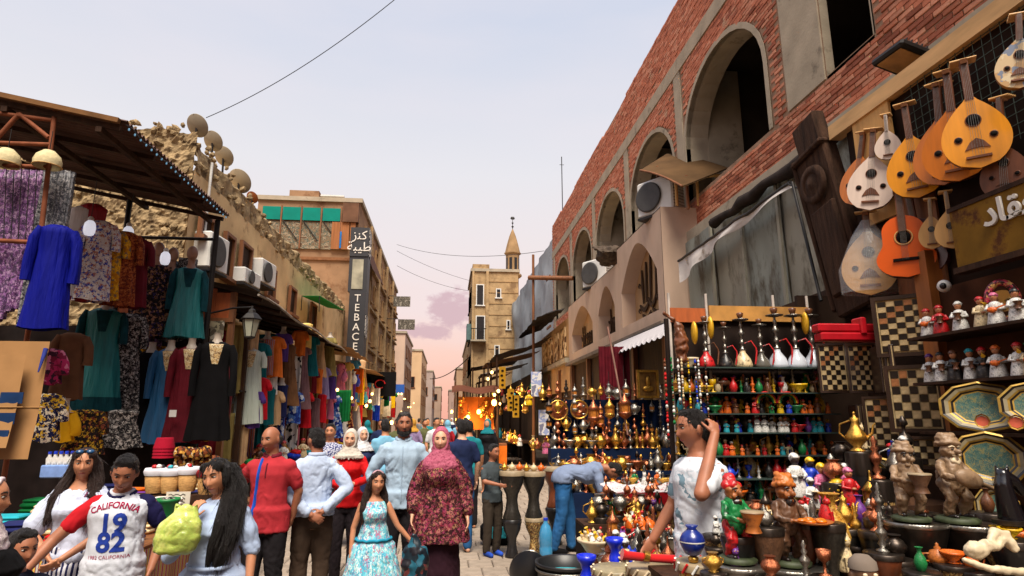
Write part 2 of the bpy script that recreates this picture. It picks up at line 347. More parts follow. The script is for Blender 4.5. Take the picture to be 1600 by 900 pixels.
# ------------------------------------------------------------------ arches
def curve(kind, a, b, spring, apex, n):
    mid, h = (a+b)/2, (b-a)/2; out = []
    for i in range(n+1):
        if kind == 'round': t = pi*i/n; u = -cos(t); out.append((mid+h*u, spring+(apex-spring)*sin(t)))
        else:
            u = -1+2*i/n; out.append((mid+h*u, spring+(apex-spring)*(1-abs(u)**1.7)))
    return out
def arch_bay(bf, br, X, y0, y1, z0, z1, a, b, sill, spring, apex, depth, kind='round', n=16):
    """front face around an arched opening (into bf), its reveals (into br)"""
    c = curve(kind, a, b, spring, apex, n)
    q = lambda bb, pts: bb.add(pts, [tuple(range(len(pts)))])
    q(bf, [(X, y0, z0), (X, a, z0), (X, a, z1), (X, y0, z1)]); q(bf, [(X, b, z0), (X, y1, z0), (X, y1, z1), (X, b, z1)])
    if sill > z0: q(bf, [(X, a, z0), (X, b, z0), (X, b, sill), (X, a, sill)])
    for (ya, za), (yb, zb) in zip(c, c[1:]): q(bf, [(X, ya, za), (X, yb, zb), (X, yb, z1), (X, ya, z1)])
    path = [(a, sill)]+c+[(b, sill), (a, sill)]
    for (ya, za), (yb, zb) in zip(path, path[1:]): q(br, [(X, ya, za), (X, yb, zb), (X+depth, yb, zb), (X+depth, ya, za)])
def arch_ring(bb, X, a, b, sill, spring, apex, w, t, kind='round', n=16):
    c = [(a, sill)]+curve(kind, a, b, spring, apex, n)+[(b, sill)]
    o = [(a-w, sill)]+curve(kind, a-w, b+w, spring, apex+w*(1.6 if kind != 'round' else 1), n)+[(b+w, sill)]
    for k in range(len(c)-1):
        i0, i1, o0, o1 = c[k], c[k+1], o[k], o[k+1]
        V = [(X-t, *i0), (X-t, *i1), (X-t, *o1), (X-t, *o0), (X, *o0), (X, *o1), (X+.1, *i0), (X+.1, *i1)]
        bb.add(V, [(0, 1, 2, 3), (3, 2, 5, 4), (1, 0, 6, 7)])
# ------------------------------------------------------------------ unfinished brick building on the right
XB = 4.6; bld = thing('unfinished_brick_building', 'unfinished red brick building with a row of tall dark arches', 'building', (XB, 14, 0))
bo = Matrix.Translation((-XB, -14, 0))
def BX(): b = B(); b.T = bo; return b
AR = [(7.77+3.7*i, 10.8+3.7*i) for i in range(5)]; SILL, SPR, APX, Z0, Z1, ZB, ZT = 5.85, 6.95, 8.2, 5.13, 8.72, 9.03, 10.28
bf, br = BX(), BX(); XF = XB+.012
for a, b in AR: arch_bay(bf, br, XF, a-.35, b+.35, Z0, Z1, a, b, SILL, SPR, APX, .45)
q = lambda bb, pts: bb.add(pts, [tuple(range(len(pts)))])
for ya, yb, za, zb in ((1.5, 5.54, Z0, Z1), (5.54, 6.4, Z0, 5.9), (6.4, 7.42, Z0, Z1), (1.5, 26.3, ZB, ZT-.08)): q(bf, [(XF, ya, za), (XF, yb, za), (XF, yb, zb), (XF, ya, zb)])
bf.obj('mortar_wall', MORT, bld)
for za in (5.9,): br.bb(XF, XF+.3, 5.52, 5.56, za, Z1)
br.bb(XF, XF+.4, 5.54, 6.4, 5.8, 5.89)
br.obj('opening_reveals', CONC, bld)
for a, b in AR:
    r = BX(); arch_ring(r, XB, a, b, SILL, SPR, APX, .10, .006); r.obj('arch_ring', CONC, bld)
for ya, yb in ((6.42, 7.25),)+tuple((b+.08, b+.42) for a, b in AR):
    h = ya < 7; BX().bb(XB-.01, XB+(.14 if h else .5), ya, yb, SILL+.02 if h else Z0, Z1-.002).obj('concrete_column', CONC, bld)
for a, b in AR: BX().bb(XB+.46, XB+1.2, b-.02, b+.5, Z0, Z1).obj('concrete_column', CONC, bld)
BX().bb(XB-.02, XB+.4, 1.5, 26.31, Z1, ZB).obj('concrete_beam', CONC, bld)
BX().bb(XB-.22, XB+.3, 1.5, 26.32, 4.86, Z0-.002).obj('floor_slab', CONC, bld)
BX().bb(XB+.02, XB+.35, 1.5, 26.3, 0, 4.858).obj('ground_floor_wall', CONC, bld)
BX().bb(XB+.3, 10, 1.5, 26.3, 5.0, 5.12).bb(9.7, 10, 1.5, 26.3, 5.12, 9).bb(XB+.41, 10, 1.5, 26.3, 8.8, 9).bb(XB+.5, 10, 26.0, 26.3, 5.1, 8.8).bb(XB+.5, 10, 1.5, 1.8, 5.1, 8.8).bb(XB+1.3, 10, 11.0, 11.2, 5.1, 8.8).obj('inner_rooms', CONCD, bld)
BX().bb(XB+.25, XB+.4, 1.5, 26.3, ZB, ZT-.1).bb(XB+.02, XB+.4, 26.05, 26.3, 0, ZT-.1).obj('back_wall', MORT, bld)
def solid(y, z):
    if z > ZB: return True
    if z > Z1-.03 or z < Z0: return False
    if 6.40 < y < 7.27 and z > SILL-.03: return False
    if 5.50 < y <= 6.4 and z > 5.87: return False
    for a, b in AR:
        if b+.06 < y < b+.44: return False
        if a-.09 < y < b+.05 and z > SILL-.04:
            u = (y-(a+b)/2)/((b-a)/2+.09)
            if abs(u) < 1 and z < SPR+(APX+.08-SPR)*sqrt(1-u*u): return False
            if abs(u) < 1 and z < SPR: return False
    return True
bricks = []; CZ, LY = .065, .212
for k in range(int((ZT-Z0)/CZ)):
    z = Z0+.035+k*CZ; y = 1.9+(LY/2 if k % 2 else 0)
    if Z1-.04 < z < ZB+.03: continue
    while y < 26.2:
        top = ZT-.09*noise.noise(Vector((y*.35, 3, 1)))-(.07 if sin(y*.9) > .4 else 0)
        if solid(y-.07, z) and solid(y+.07, z) and z < top-.02 and rnd() > .006: bricks.append((y, z))
        y += LY
def seen(y, z):
    r = Vector((XB, y, z-EYE)); f = Vector((sin(PSI)*cos(TH), cos(PSI)*cos(TH), sin(TH))); rt = Vector((cos(PSI), -sin(PSI), 0)); up = rt.cross(f)
    d = r.dot(f); return abs(r.dot(rt)/d*FPX) < 790 and -440 < r.dot(up)/d*FPX < 445 and not (5.1 < y < 6.2 and z < 5.4)
vis = sorted((b for b in bricks if seen(*b)), key=lambda b: b[0]**2+(b[1]-EYE)**2)[:300]; vs_ = set(vis)
bm_ = []
for mt in BR:
    for _ in range(2): bm_.append(B().cham((0, 0, 0), (.1, .2, .056), .006).mesh('brick')); bm_[-1].materials.clear(); bm_[-1].materials.append(mt)
for y, z in vis: inst('brick', bm_[int(rnd()*6)], bld, (.05+ru(-.008, .004), y-14+ru(-.003, .003), z+ru(-.002, .002)), (ru(-.012, .012), 0, ru(-.02, .02)))
rb = BX()
for y, z in bricks:
    if (y, z) in vs_: continue
    rb.m(BR[int(rnd()*rnd()*3)]); d = ru(-.008, .005); w, h = .1, .028
    V = [(XB+d, y-w, z-h), (XB+d, y+w, z-h), (XB+d, y+w, z+h), (XB+d, y-w, z+h)]; V += [(XB+.06, p[1], p[2]) for p in V]
    rb.add(V, [(0, 1, 2, 3), (0, 4, 5, 1), (1, 5, 6, 2), (2, 6, 7, 3), (3, 7, 4, 0)])
rb.obj('bricks', None, bld, kind='stuff')
# plaster smears left on the piers
for k in range(0):
    y = random.choice([7.5, 7.35, 11.0, 11.25, 14.7, 18.4, 6.9, 5.2, 4.6])+ru(-.18, .18); z = ru(5.9, 8.6) if k % 3 else ru(5.15, 5.6)
    n = 9; P = [(XB-.014, y+cos(2*pi*i/n)*ru(.05, .13), z+sin(2*pi*i/n)*ru(.1, .4)) for i in range(n)]
    BX().add(P, [tuple(range(n))]).obj('plaster_patch', M('plaster_smear', (196, 178, 156), .95, var=.2, scale=8, bump=.5, bscale=40), bld)
# ------------------------------------------------------------------ pink shop front with pointed niches
XS = 3.9; shp = thing('plaster_shop_front', 'pinkish plaster shop front with three pointed arch niches and raised lettering', 'shop front', (XS, 10.5, 0))
so = Matrix.Translation((-XS, -10.5, 0))
def SX(): b = B(); b.T = so; return b
bf, br = SX(), SX(); NI = [(10.85, 13.25, 3.72, 4.5, 5.34, 10.5, 13.5), (13.85, 15.45, 3.72, 4.35, 4.98, 13.5, 15.75), (16.1, 18.9, 3.72, 4.3, 4.98, 15.75, 19.4)]
for a, b, si, sp, ap, y0, y1 in NI: arch_bay(bf, br, XS, y0, y1, 3.45, 5.62 if y0 < 12 else 5.3, a, b, si, sp, ap, .32, 'pointed', 20)
bf.bb(XS, XS+.7, 10.497, 10.52, 3.45, 5.62)
bf.bb(XS, XS+.69, 10.52, 13.5, 5.6, 5.62); bf.bb(XS, XS+.69, 13.5, 19.4, 5.28, 5.3); bf.bb(XS+.005, XS+.3, 13.48, 13.5, 5.3, 5.62)
bf.obj('plaster_face', PLAST, shp); br.obj('niche_reveals', PLAST, shp)
for a, b, si, sp, ap, y0, y1 in NI:
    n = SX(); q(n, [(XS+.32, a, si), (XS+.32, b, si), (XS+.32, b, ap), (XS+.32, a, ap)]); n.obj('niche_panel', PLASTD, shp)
LET = M('dark_lettering', (62, 44, 30), .7, var=.2)
def stroke(pts, w, X=XS+.27):
    b = SX(); n = len(pts); t = []
    for i, (y, z) in enumerate(pts):
        p0, p1 = pts[max(i-1, 0)], pts[min(i+1, n-1)]; d = Vector((p1[0]-p0[0], p1[1]-p0[1])); d = d.normalized() if d.length else Vector((1, 0)); k = w*(.35+.65*sin(pi*(i+.5)/n))
        t += [(X, y-d.y*k, z+d.x*k), (X, y+d.y*k, z-d.x*k)]
    t += [(X+.03, p[1], p[2]) for p in t]
    f = []
    for i in range(n-1): f += [(2*i, 2*i+1, 2*i+3, 2*i+2), (2*i, 2*i+2, 2*n+2*i+2, 2*n+2*i), (2*i+1, 2*n+2*i+1, 2*n+2*i+3, 2*i+3)]
    b.add(t, f).obj('letter_stroke', LET, shp)
def bow(y, z, w, h, n=9): return [(y+w*(i/(n-1)), z-h*sin(pi*i/(n-1))) for i in range(n)]
for i, y in enumerate((12.55, 12.3, 12.05, 11.75, 11.5)): stroke([(y+.05*sin(t*2+i), 4.15+t*(.75+.12*(i % 3))) for t in [k/7 for k in range(8)]], .045)
for y, z, w, h in ((11.2, 4.2, .55, .16), (11.75, 4.22, .5, .2), (12.2, 4.15, .6, .14), (11.3, 3.95, .7, .13), (12.1, 3.92, .55, .12), (11.1, 4.55, .3, -.12)): stroke(bow(y, z, w, h), .05)
for y, z in ((11.35, 4.95), (11.2, 4.7), (12.75, 4.55), (11.1, 4.35), (12.8, 4.0)): stroke([(y, z), (y+.05, z+.05), (y+.1, z+.02)], .045)
for y0, y1 in ((13.95, 15.35), (16.3, 18.7)):
    for k in range(9): SX().bb(XS+.26, XS+.30, y0+(y1-y0)*k/9, y0+(y1-y0)*k/9+.05, 3.73, 4.25).obj('lattice_bar', LET, shp)
    for r_ in range(2):
        y = y0
        while y < y1-.2:
            w = ru(.22, .42); stroke(bow(y, 3.92+r_*.3, w, ru(.06, .13)), .035)
            if rnd() < .6: stroke([(y+.1, 3.95+r_*.3), (y+.11, 4.05+r_*.3), (y+.12, 4.2+r_*.3)], .03)
            y += w+.04
SX().bb(XS-.12, XS+.5, 10.45, 19.5, 3.36, 3.448).obj('cornice', M('grey_ledge', (120, 106, 94), .85, var=.2, scale=4), shp)
# dark shop fronts underneath: posts, lintel, doors
SX().bb(XS+.1, XS+.16, 10.5, 26, 2.35, 3.36).obj('fascia_board', WOODD, shp)
for y in (10.6, 12.5, 14.6, 16.8, 19, 21.2, 23.5): SX().bb(XS-.02, XS+.08, y, y+.14, 0, 3.36).obj('post', WOODM, shp)
for y in (11, 13, 15.1, 17.2, 19.4): SX().bb(XS+.3, XS+.34, y, y+1.3, 0, 2.9).obj('door', M('shop_door', (74, 46, 30), .6, var=.3, scale=4, stretch=(4, 4, 1)), shp)
# the next small shop beyond: ornate sandy front
shp2 = thing('sandy_shop_front', 'small sandy shop front with a ragged dark canopy beyond the pink one', 'shop front', (XS, 19.6, 0))
so = Matrix.Translation((-XS, -19.6, 0))
SX().bb(XS+.05, XS+.7, 19.6, 25.5, 2.6, 5.0).obj('wall', PLASTD, shp2)
SX().bb(XS-.1, XS+.3, 19.62, 25.5, 3.5, 3.66).obj('cornice', CONC, shp2)
for y in (20.1, 21.4, 22.8, 24.1): SX().bb(XS+.0, XS+.06, y, y+.8, 3.75, 4.75).obj('carved_panel', PAT('carved_stone', 'cells', [(150, 118, 84), (206, 176, 134), (92, 66, 46), (226, 200, 160)], 7, bump=.6), shp2)
cn = SX(); cn.grid(lambda u, v: (XS-1.0+u*1.0, 19.7+v*5.6, 5.0+.35*u+.12*noise.noise(Vector((u*3, v*9, 2)))), 6, 22); cn.obj('canopy', M('black_rag', (42, 38, 36), .95, var=.4, scale=5, bump=.6), shp2)
# ------------------------------------------------------------------ metal hoarding + timber under the slab
hd = thing('metal_hoarding', 'weathered grey green sheet metal hoarding under the brick arches', 'hoarding', (4.3, 8, 0))
so = Matrix.Translation((-4.3, -8, 0))
ys = [5.35, 6.25, 7.2, 8.2, 9.25, 10.4]
for i, (ya, yb) in enumerate(zip(ys, ys[1:])):
    b = SX(); X = 4.3+.015*(i % 2)
    b.grid(lambda u, v: (X+.03*noise.noise(Vector((u*3+i*7, v*3, 1)))+.05*(1-v), ya+.01+(yb-ya-.02)*u, 2.95+.35*u*0+v*1.93), 6, 8); b.obj('sheet_panel', GALV if i % 2 else M('grey_green_sheet_b', (140, 144, 134), .62, .15, var=.16, scale=1.6, bump=.25, dirt=((86, 78, 62), 2.5, .5), stretch=(1, 1, .4)), hd)
for y in ys[1:-1]: SX().bb(4.255, 4.29, y-.03, y+.03, 2.95, 4.86).obj('batten', GALV, hd)
SX().box((4.2, 7.6, 2.98), (.18, 4.6, .22), Matrix.Rotation(-.02, 3, 'X')).obj('timber_beam', WOODD, hd)
o = thing('rear_brick_wall', 'unseen continuation of the brick building behind the viewer, added to block skylight', 'building', (4.6, -14, 0)); B().bb(0, 5, -20, 15.4, 0, 10.2).obj('wall', MORT, o)  # unseen rest of the street, added to block light from behind
o = thing('rear_house', 'unseen old house behind the viewer on the other side, added to block skylight', 'building', (-6, -14, 0)); B().bb(-5, 0, -20, 15, 0, 9).obj('wall', TAN, o)  # added out of view to keep skylight off the lower street
# far grey tarpaulin building
tb = thing('tarp_covered_building', 'tall building front hidden by a wrinkled grey blue tarpaulin', 'building', (4.6, 38, 0))
so = Matrix.Translation((-4.6, -38, 0))
SX().bb(5.2, 11, 26.4, 52, 0, 9.6).obj('wall', BEIGE, tb)
b = SX(); b.grid(lambda u, v: (4.85+.22*noise.noise(Vector((u*9, v*3, 4)))+.1*noise.noise(Vector((u*23, v*7, 1)))-.25*(1-v)*sin(u*17)**2, 26.5+u*25.5, 3.6+v*(6.55+.25*noise.noise(Vector((u*6, 1, 1))))), 60, 24); b.obj('tarpaulin', TARP, tb)
for z in (5.7, 8.0): SX().bb(4.5, 4.56, 26.6, 27.6, z, z+.1).obj('scaffold_board', WOODM, tb)
# ------------------------------------------------------------------ generic city building with real window openings set as frames and panes
def windows(par, T, rects, face, wallX, mat=DARKG, fr=WOODM, d=.06):
    """rects: (u0,u1,z0,z1) on plane; face 'X': plane x=wallX, looks to the street side sgn"""
    sg = -1 if wallX > 0 else 1
    for u0, u1, z0, z1 in rects:
        b = B(); b.T = T; w = .07
        def bx(a, b2, c, e, o0, o1):
            if face == 'X': xs = sorted((wallX+sg*o0, wallX+sg*o1)); b.bb(xs[0], xs[1], a, b2, c, e)
            else: b.bb(a, b2, wallX-o1, wallX-o0, c, e)
        bx(u0, u0+w, z0, z1, .002, d); bx(u1-w, u1, z0, z1, .002, d); bx(u0+w, u1-w, z1-w, z1, .002, d); bx(u0-.08, u1+.08, z0-.08, z0, .002, d*2)
        f = b.obj('window', fr, par)
        b = B(); b.T = T; bx(u0+w, u1-w, z0, z1-w, .003, .02); b.obj('pane', mat, f)
def house(name, label, x0, x1, y0, y1, h, wall, wins=(), base=None, roof=True, detail=None):
    o = thing(name, label, 'building', ((x0+x1)/2, y0, 0)); T = Matrix.Translation((-(x0+x1)/2, -y0, 0))
    b = B(); b.T = T; b.bb(x0, x1, y0, y1, 0, h); b.obj('wall', wall, o)
    b = B(); b.T = T; b.bb(x0-.12, x1+.12, y0-.12, y1+.1, h, h+.22); b.obj('roof_edge', CONC, o)
    for face, wx, rects in wins: windows(o, T, rects, face, wx)
    return o, T
# ------------------------------------------------------------------ left: old stone house
XL = -5.0; lh = thing('old_stone_house', 'low old house with sandy crumbling plaster and rubble along its roof', 'building', (XL, 11.7, 0))
lo = Matrix.Translation((-XL, -11.7, 0))
def LX(): b = B(); b.T = lo; return b
b = LX(); b.grid(lambda u, v: (XL+.05*noise.noise(Vector((u*16, v*5, 1)))+.02*noise.noise(Vector((u*60, v*20, 1))), 11.7+u*18.0, v*6.5), 90, 30); b.obj('plaster_wall', TAN, lh)
b = LX(); b.grid(lambda u, v: (-9.5+u*4.5, 11.7+.06*noise.noise(Vector((u*11, v*14, 1)))+.06*noise.noise(Vector((u*38, v*52, 7)))+.04*noise.noise(Vector((u*90, v*130, 2)))-.05, v*(7.25+.06*noise.noise(Vector((u*9, 3, 3))))), 120, 150, False); b.obj('ruined_wall', RUB, lh)
LX().bb(-9.5, XL-.05, 11.8, 29.7, 6.2, 6.5).obj('roof', TAN, lh)
sm = []
for k in range(6):
    b = B(); bmv = bmesh.new(); bmesh.ops.create_icosphere(bmv, subdivisions=1, radius=.5)
    for v in bmv.verts: v.co = Vector((v.co.x*.9, v.co.y*1.2, v.co.z*.75))*(1+.5*noise.noise(v.co*2.2+Vector((k*5, 0, 0))))
    bmv.faces.ensure_lookup_table(); b.add([v.co for v in bmv.verts], [tuple(v.index for v in f.verts) for f in bmv.faces]); bmv.free(); b.ms = [RUB]; b.MI = [0]*len(b.F); sm.append(b.mesh('stone'))
b = LX(); b.grid(lambda u, v: (XL-.02-.1*sin(pi*v)*0+.12*noise.noise(Vector((u*50, v*2, 3)))-(.25*max(0, v-.7)/.3), 11.72+u*17.9, 6.46+min(v, .8)/.8*(.64+.09*noise.noise(Vector((u*22, 1, 1))))), 220, 10, False); b.obj('rubble_parapet', RUB, lh)
n = 0; y = 11.75
while y < 29.5:
    for r_ in range(2 if y < 17 else 1):
        s_ = ru(.08, .17); inst('stone', sm[int(rnd()*6)], lh, (ru(-.22, .06), y-11.7+ru(-.05, .05), 6.66+r_*.40+ru(-.08, .12)), (ru(0, 6), ru(0, 6), ru(0, 6)), s_)
    y += ru(.08, .17)
for k in range(110):
    x, z = ru(-8.6, -5.1), ru(4.2, 7.2); s_ = ru(.07, .2); inst('stone', sm[int(rnd()*6)], lh, (x-XL, -.05, z if k % 3 else 7.3+ru(-.1, .1)), (ru(0, 6), ru(0, 6), ru(0, 6)), s_)
LX().tube([(XL+.06, 12.35, 6.9), (XL+.08, 12.3, 4.5)], .03, 6).obj('drain_pipe', WHITEM, lh)
windows(lh, lo, [(13.35, 13.95, 4.75, 5.75), (14.4, 15.2, 4.85, 5.85), (16.6, 17.4, 4.95, 5.8), (19.0, 19.8, 4.9, 5.75), (22, 22.9, 4.9, 5.8), (12.0, 12.7, 5.25, 5.75)], 'X', XL+.05, M('shutter_dark', (52, 36, 26), .8, var=.3, scale=6), WOODM, .09)
# the windows of the left wall look to +X
# ------------------------------------------------------------------ left: tall brown brick building with green roof screens
L2, T2 = house('brown_brick_building', 'tall bare brown brick building with green screens along its rooftop', -9.6, -4.6, 30, 53, 12.4, BROWNB)
L2.name = 'brown_brick_building'
def rects(y0, y1, n, zs, w, h): return [(y0+(y1-y0)*(i+.5)/n-w/2, y0+(y1-y0)*(i+.5)/n+w/2, z, z+h) for i in range(n) for z in zs]
windows(L2, T2, rects(31, 53, 9, (3.6, 5.9, 8.2, 10.4), .95, 1.35), 'X', -4.6, DARKG, M('stone_frame', (176, 140, 98), .9, var=.2), .12)
for z in (3.2, 5.5, 7.8, 10.1): b = B(); b.T = T2; b.bb(-4.6, -4.42, 30.1, 53, z, z+.12); b.obj('string_course', BEIGE, L2)
for y in (33.5, 38.2, 43, 47.8): b = B(); b.T = T2; b.bb(-4.6, -4.38, y, y+.4, 0, 12.3); b.obj('pilaster', BEIGE, L2)
b = B(); b.T = T2; b.bb(-9.6, -4.9, 29.9, 30, 9.35, 9.5); b.obj('string_course', M('brown_course', (128, 88, 60), .9), L2)
TEAL = M('teal_screen', (0, 122, 108), .7, var=.12, scale=2)
for i in range(4):
    x0 = -9.3+i*.97; b = B(); b.T = T2; b.bb(x0, x0+.86, 29.82, 29.86, 11.35, 12.02); b.obj('green_screen', TEAL, L2)
    b = B(); b.T = T2; b.bb(x0+.88, x0+.94, 29.8, 29.87, 9.9, 12.1); b.obj('post', WOODM, L2)
    b = B(); b.T = T2; b.tube([(x0+.05, 29.84, 11.3), (x0+.8, 29.84, 10.3)], .025, 6); b.obj('brace', IRON, L2)
b = B(); b.T = T2; b.bb(-9.3, -5.5, 29.9, 29.94, 9.9, 11.3); b.obj('junk_screen', PAT('rooftop_junk', 'speckle', [(104, 88, 72), (128, 108, 84), (84, 90, 80), (150, 134, 112), (92, 72, 56)], 6, bump=.4), L2)
ORC = M('orange_cloth', (150, 98, 62), .85, var=.2, scale=2, stretch=(6, 1, .5))
for x0, x1 in ((-5.45, -5.05), (-5.0, -4.75), (-5.9, -5.5)): b = B(); b.T = T2; b.bb(x0, x1, 29.8, 29.84, 9.9, 11.3); b.obj('orange_curtain', ORC, L2)
b = B(); b.T = T2; b.bb(-5.48, -5.4, 29.76, 29.79, 9.95, 10.8); b.obj('blue_cloth', M('blue_cloth', (30, 110, 180)), L2)
b = B(); b.T = T2; b.bb(-5.4, -4.62, 29.7, 31, 11.3, 12.3); b.obj('rooftop_room', M('rust_panel', (106, 76, 58), .8, var=.3, scale=2), L2)
b = B(); b.T = T2; b.bb(-8.4, -6.9, 31, 35, 12.6, 13.35).bb(-6.6, -5.1, 32, 36, 12.6, 13.1); b.obj('rooftop_room', BROWNB, L2)
for x in (-6.7, -6.35, -6.0, -5.7): b = B(); b.T = T2; b.bb(x, x+.08, 31, 31.1, 12.6, 13.05); b.obj('post', WHITEM, L2)
b = B(); b.T = T2; b.bb(-6.8, -5.6, 30.9, 31.4, 13.05, 13.12); b.obj('rooftop_slab', WHITEM, L2)
# slanted stair awning at the corner
b = B(); b.T = T2; b.add([(-4.6, 30.2, 11.2), (-3.9, 30.4, 9.1), (-3.9, 36, 9.4), (-4.6, 36, 11.2)], [(0, 1, 2, 3)]); b.obj('slanted_awning', M('brown_awning', (84, 52, 38), .8, var=.2), L2)
# far left row of small houses
LF = [('pale_town_house', 'narrow pale town house past the brown brick building', -9, -4.2, 60, 72, 9.8, M('pale_pink_wall', (196, 168, 148), .9, var=.15, scale=.6)),
      ('cream_town_house', 'cream town house with a plain side wall far down the street', -8, -3.4, 80, 100, 10.2, M('cream_wall', (206, 172, 134), .9, var=.12, scale=.5)),
      ('grey_town_house', 'small greyish town house beyond the cream one', -7, -2.6, 108, 128, 9.6, M('grey_far_wall', (168, 150, 140), .9, var=.12, scale=.5)),
      ('brown_town_house', 'last brown house closing the view down the street', -6, -1.4, 140, 160, 8.4, M('brown_far_wall', (160, 136, 118), .9, var=.12, scale=.5))]
for nm, lb, x0, x1, y0, y1, h, w in LF:
    o, T = house(nm, lb, x0, x1, y0, y1, h, w); windows(o, T, rects(y0+1, y1-1, 4, [z for z in (3.4, 5.6, 7.6) if z < h-1.2], 1.0, 1.3), 'X', x1); windows(o, T, [(x0+.6, x0+1.5, 5.5, 6.9), (x1-1.7, x1-.8, 5.5, 6.9)], 'Y', y0)
b = B(); b.bb(-8.5, -8, 79.6, 80, 10.2, 11); 
# right far: beige building, minaret, awning-covered row
R3, T3 = house('beige_apartment_house', 'beige stone apartment house with small balconies below the minaret', 1.7, 5.2, 45, 52, 12.6, BEIGE)
windows(R3, T3, [(2.0, 2.6, 10.0, 11.6), (2.0, 2.7, 7.4, 9.2), (3.5, 3.9, 10.6, 11.3), (4.3, 4.6, 8.2, 8.9), (3.4, 3.8, 6.2, 7.0)], 'Y', 45, DARKG, WHITEM)
for k in range(9): b = B(); b.T = T3; b.bb(2.96, 5.2, 44.97, 45, 5.0+k*.85, 5.03+k*.85+.02); b.obj('stone_course', M('course_dark', (150, 120, 84), .9, var=.3), R3); windows(R3, T3, rects(45.6, 51.5, 3, (5, 7.6, 10.2), .9, 1.4), 'X', 1.7)
b = B(); b.T = T3; b.bb(1.62, 2.75, 44.3, 45, 7.2, 7.32); b.obj('balcony', CONC, R3)
for x in [1.66+.14*i for i in range(8)]: b = B(); b.T = T3; b.bb(x, x+.03, 44.32, 44.35, 7.32, 8.1); b.obj('baluster', IRON, R3)
b = B(); b.T = T3; b.bb(1.62, 2.75, 44.3, 44.36, 8.1, 8.16); b.obj('balcony_rail', IRON, R3)
b = B(); b.T = T3; b.bb(2.75, 2.95, 44.85, 45, 0, 12.6).bb(1.7, 1.85, 44.85, 45, 0, 12.6); b.obj('pilaster', BEIGE, R3)
b = B(); b.T = T3; b.bb(1.72, 3.0, 45.1, 48, 12.82, 13.2); b.obj('parapet', BEIGE, R3)
b = B(); b.T = T3; b.bb(1.35, 1.7, 45.2, 46.6, 7.4, 8.6); b.obj('enclosed_balcony', M('teal_box', (88, 112, 112), .7, var=.2), R3)
mn = thing('minaret', 'slender stone minaret with a pointed cap rising behind the beige house', 'minaret', PY(801, 640, 50).xy.to_3d())
MNS = M('minaret_stone', (150, 122, 88), .92, var=.25, scale=1.5)
b = B(); b.lathe([(.52, 0), (.52, 13.3)], 8, smooth=False); b.obj('shaft', MNS, mn)
b = B(); b.lathe([(.62, 13.3), (.78, 13.45), (.78, 13.6), (.58, 13.6), (.58, 15.3), (.72, 15.4), (.72, 15.5)], 8, smooth=False); b.obj('gallery', MNS, mn)
b = B(); b.lathe([(.66, 15.5), (.5, 16.2), (.28, 17.0), (.05, 17.6)], 8, smooth=False); b.obj('cap', MNS, mn)
b = B(); b.lathe([(.03, 17.6), (.03, 17.75), (.12, 17.85), (.03, 17.95), (.03, 18.1), (.1, 18.18), (.03, 18.26), (.02, 18.5)], 8); b.lathe([(.13, 18.5), (.2, 18.6), (.13, 18.75), (.1, 18.6)], 8, sy=.2); b.obj('finial', IRON, mn)
for i in range(8):
    a = 2*pi*(i+.5)/8; b = B(); b.T = Matrix.Rotation(a, 4, 'Z'); b.bb(.54, .56, -.12, .12, 13.9, 15.0); b.obj('window', DARKG, mn)
o, T = house('shaded_market_house', 'narrow house with sagging awnings beyond the tarpaulin', 1.9, 7, 56, 78, 9.2, BEIGE); windows(o, T, rects(57, 77, 4, (3.6, 6.2), 1, 1.5), 'X', 1.9); windows(o, T, [(2.2, 3, 5, 6.5)], 'Y', 56)
o, T = house('distant_market_house', 'small distant house on the dim side of the street end', 1.2, 6, 84, 110, 8.2, M('far_tan_wall', (170, 140, 112), .9, var=.15, scale=.5)); windows(o, T, rects(85, 109, 4, (3.4, 5.6), 1, 1.4), 'X', 1.2)
o, T = house('street_end_house', 'low hazy house at the far end of the street', .3, 6, 120, 150, 6.8, M('far_mauve_wall', (166, 140, 128), .9, var=.12, scale=.4)); windows(o, T, rects(121, 149, 4, (3, 4.8), 1, 1.2), 'X', .3)
# ================================================================== PEOPLE
SK1 = M('skin_tan', (190, 130, 96), .55, var=.12, scale=14, sss=.08, bump=.08, bscale=120)
SK2 = M('skin_brown', (160, 102, 74), .55, var=.12, scale=14, sss=.08, bump=.08, bscale=120)
SK3 = M('skin_light', (214, 162, 132), .55, var=.1, scale=14, sss=.08, bump=.08, bscale=120)
HAIRB = M('hair_black', (20, 15, 14), .42, var=.5, scale=40, stretch=(6, 6, .5), bump=.8, bscale=90)
HAIRBR = M('hair_brown', (46, 28, 22), .42, var=.5, scale=40, stretch=(6, 6, .5), bump=.8, bscale=90)
HAIRG = M('hair_grey', (52, 46, 44), .6, var=.5, scale=60, bump=.8, bscale=90)
EYEW = M('eye_white', (168, 156, 146), .35, var=.03); EYED = M('eye_dark', (22, 12, 8), .2, var=.1); LIPS = M('lips', (138, 62, 56), .5, var=.15)
TORSO = [(.80, .135, .105, 0), (.92, .165, .115, .005), (1.03, .150, .105, .0), (1.10, .142, .100, -.005), (1.20, .152, .105, -.006), (1.32, .168, .115, -.008), (1.40, .166, .100, 0), (1.44, .128, .082, .008), (1.475, .084, .070, .012), (1.50, .062, .062, .012)]
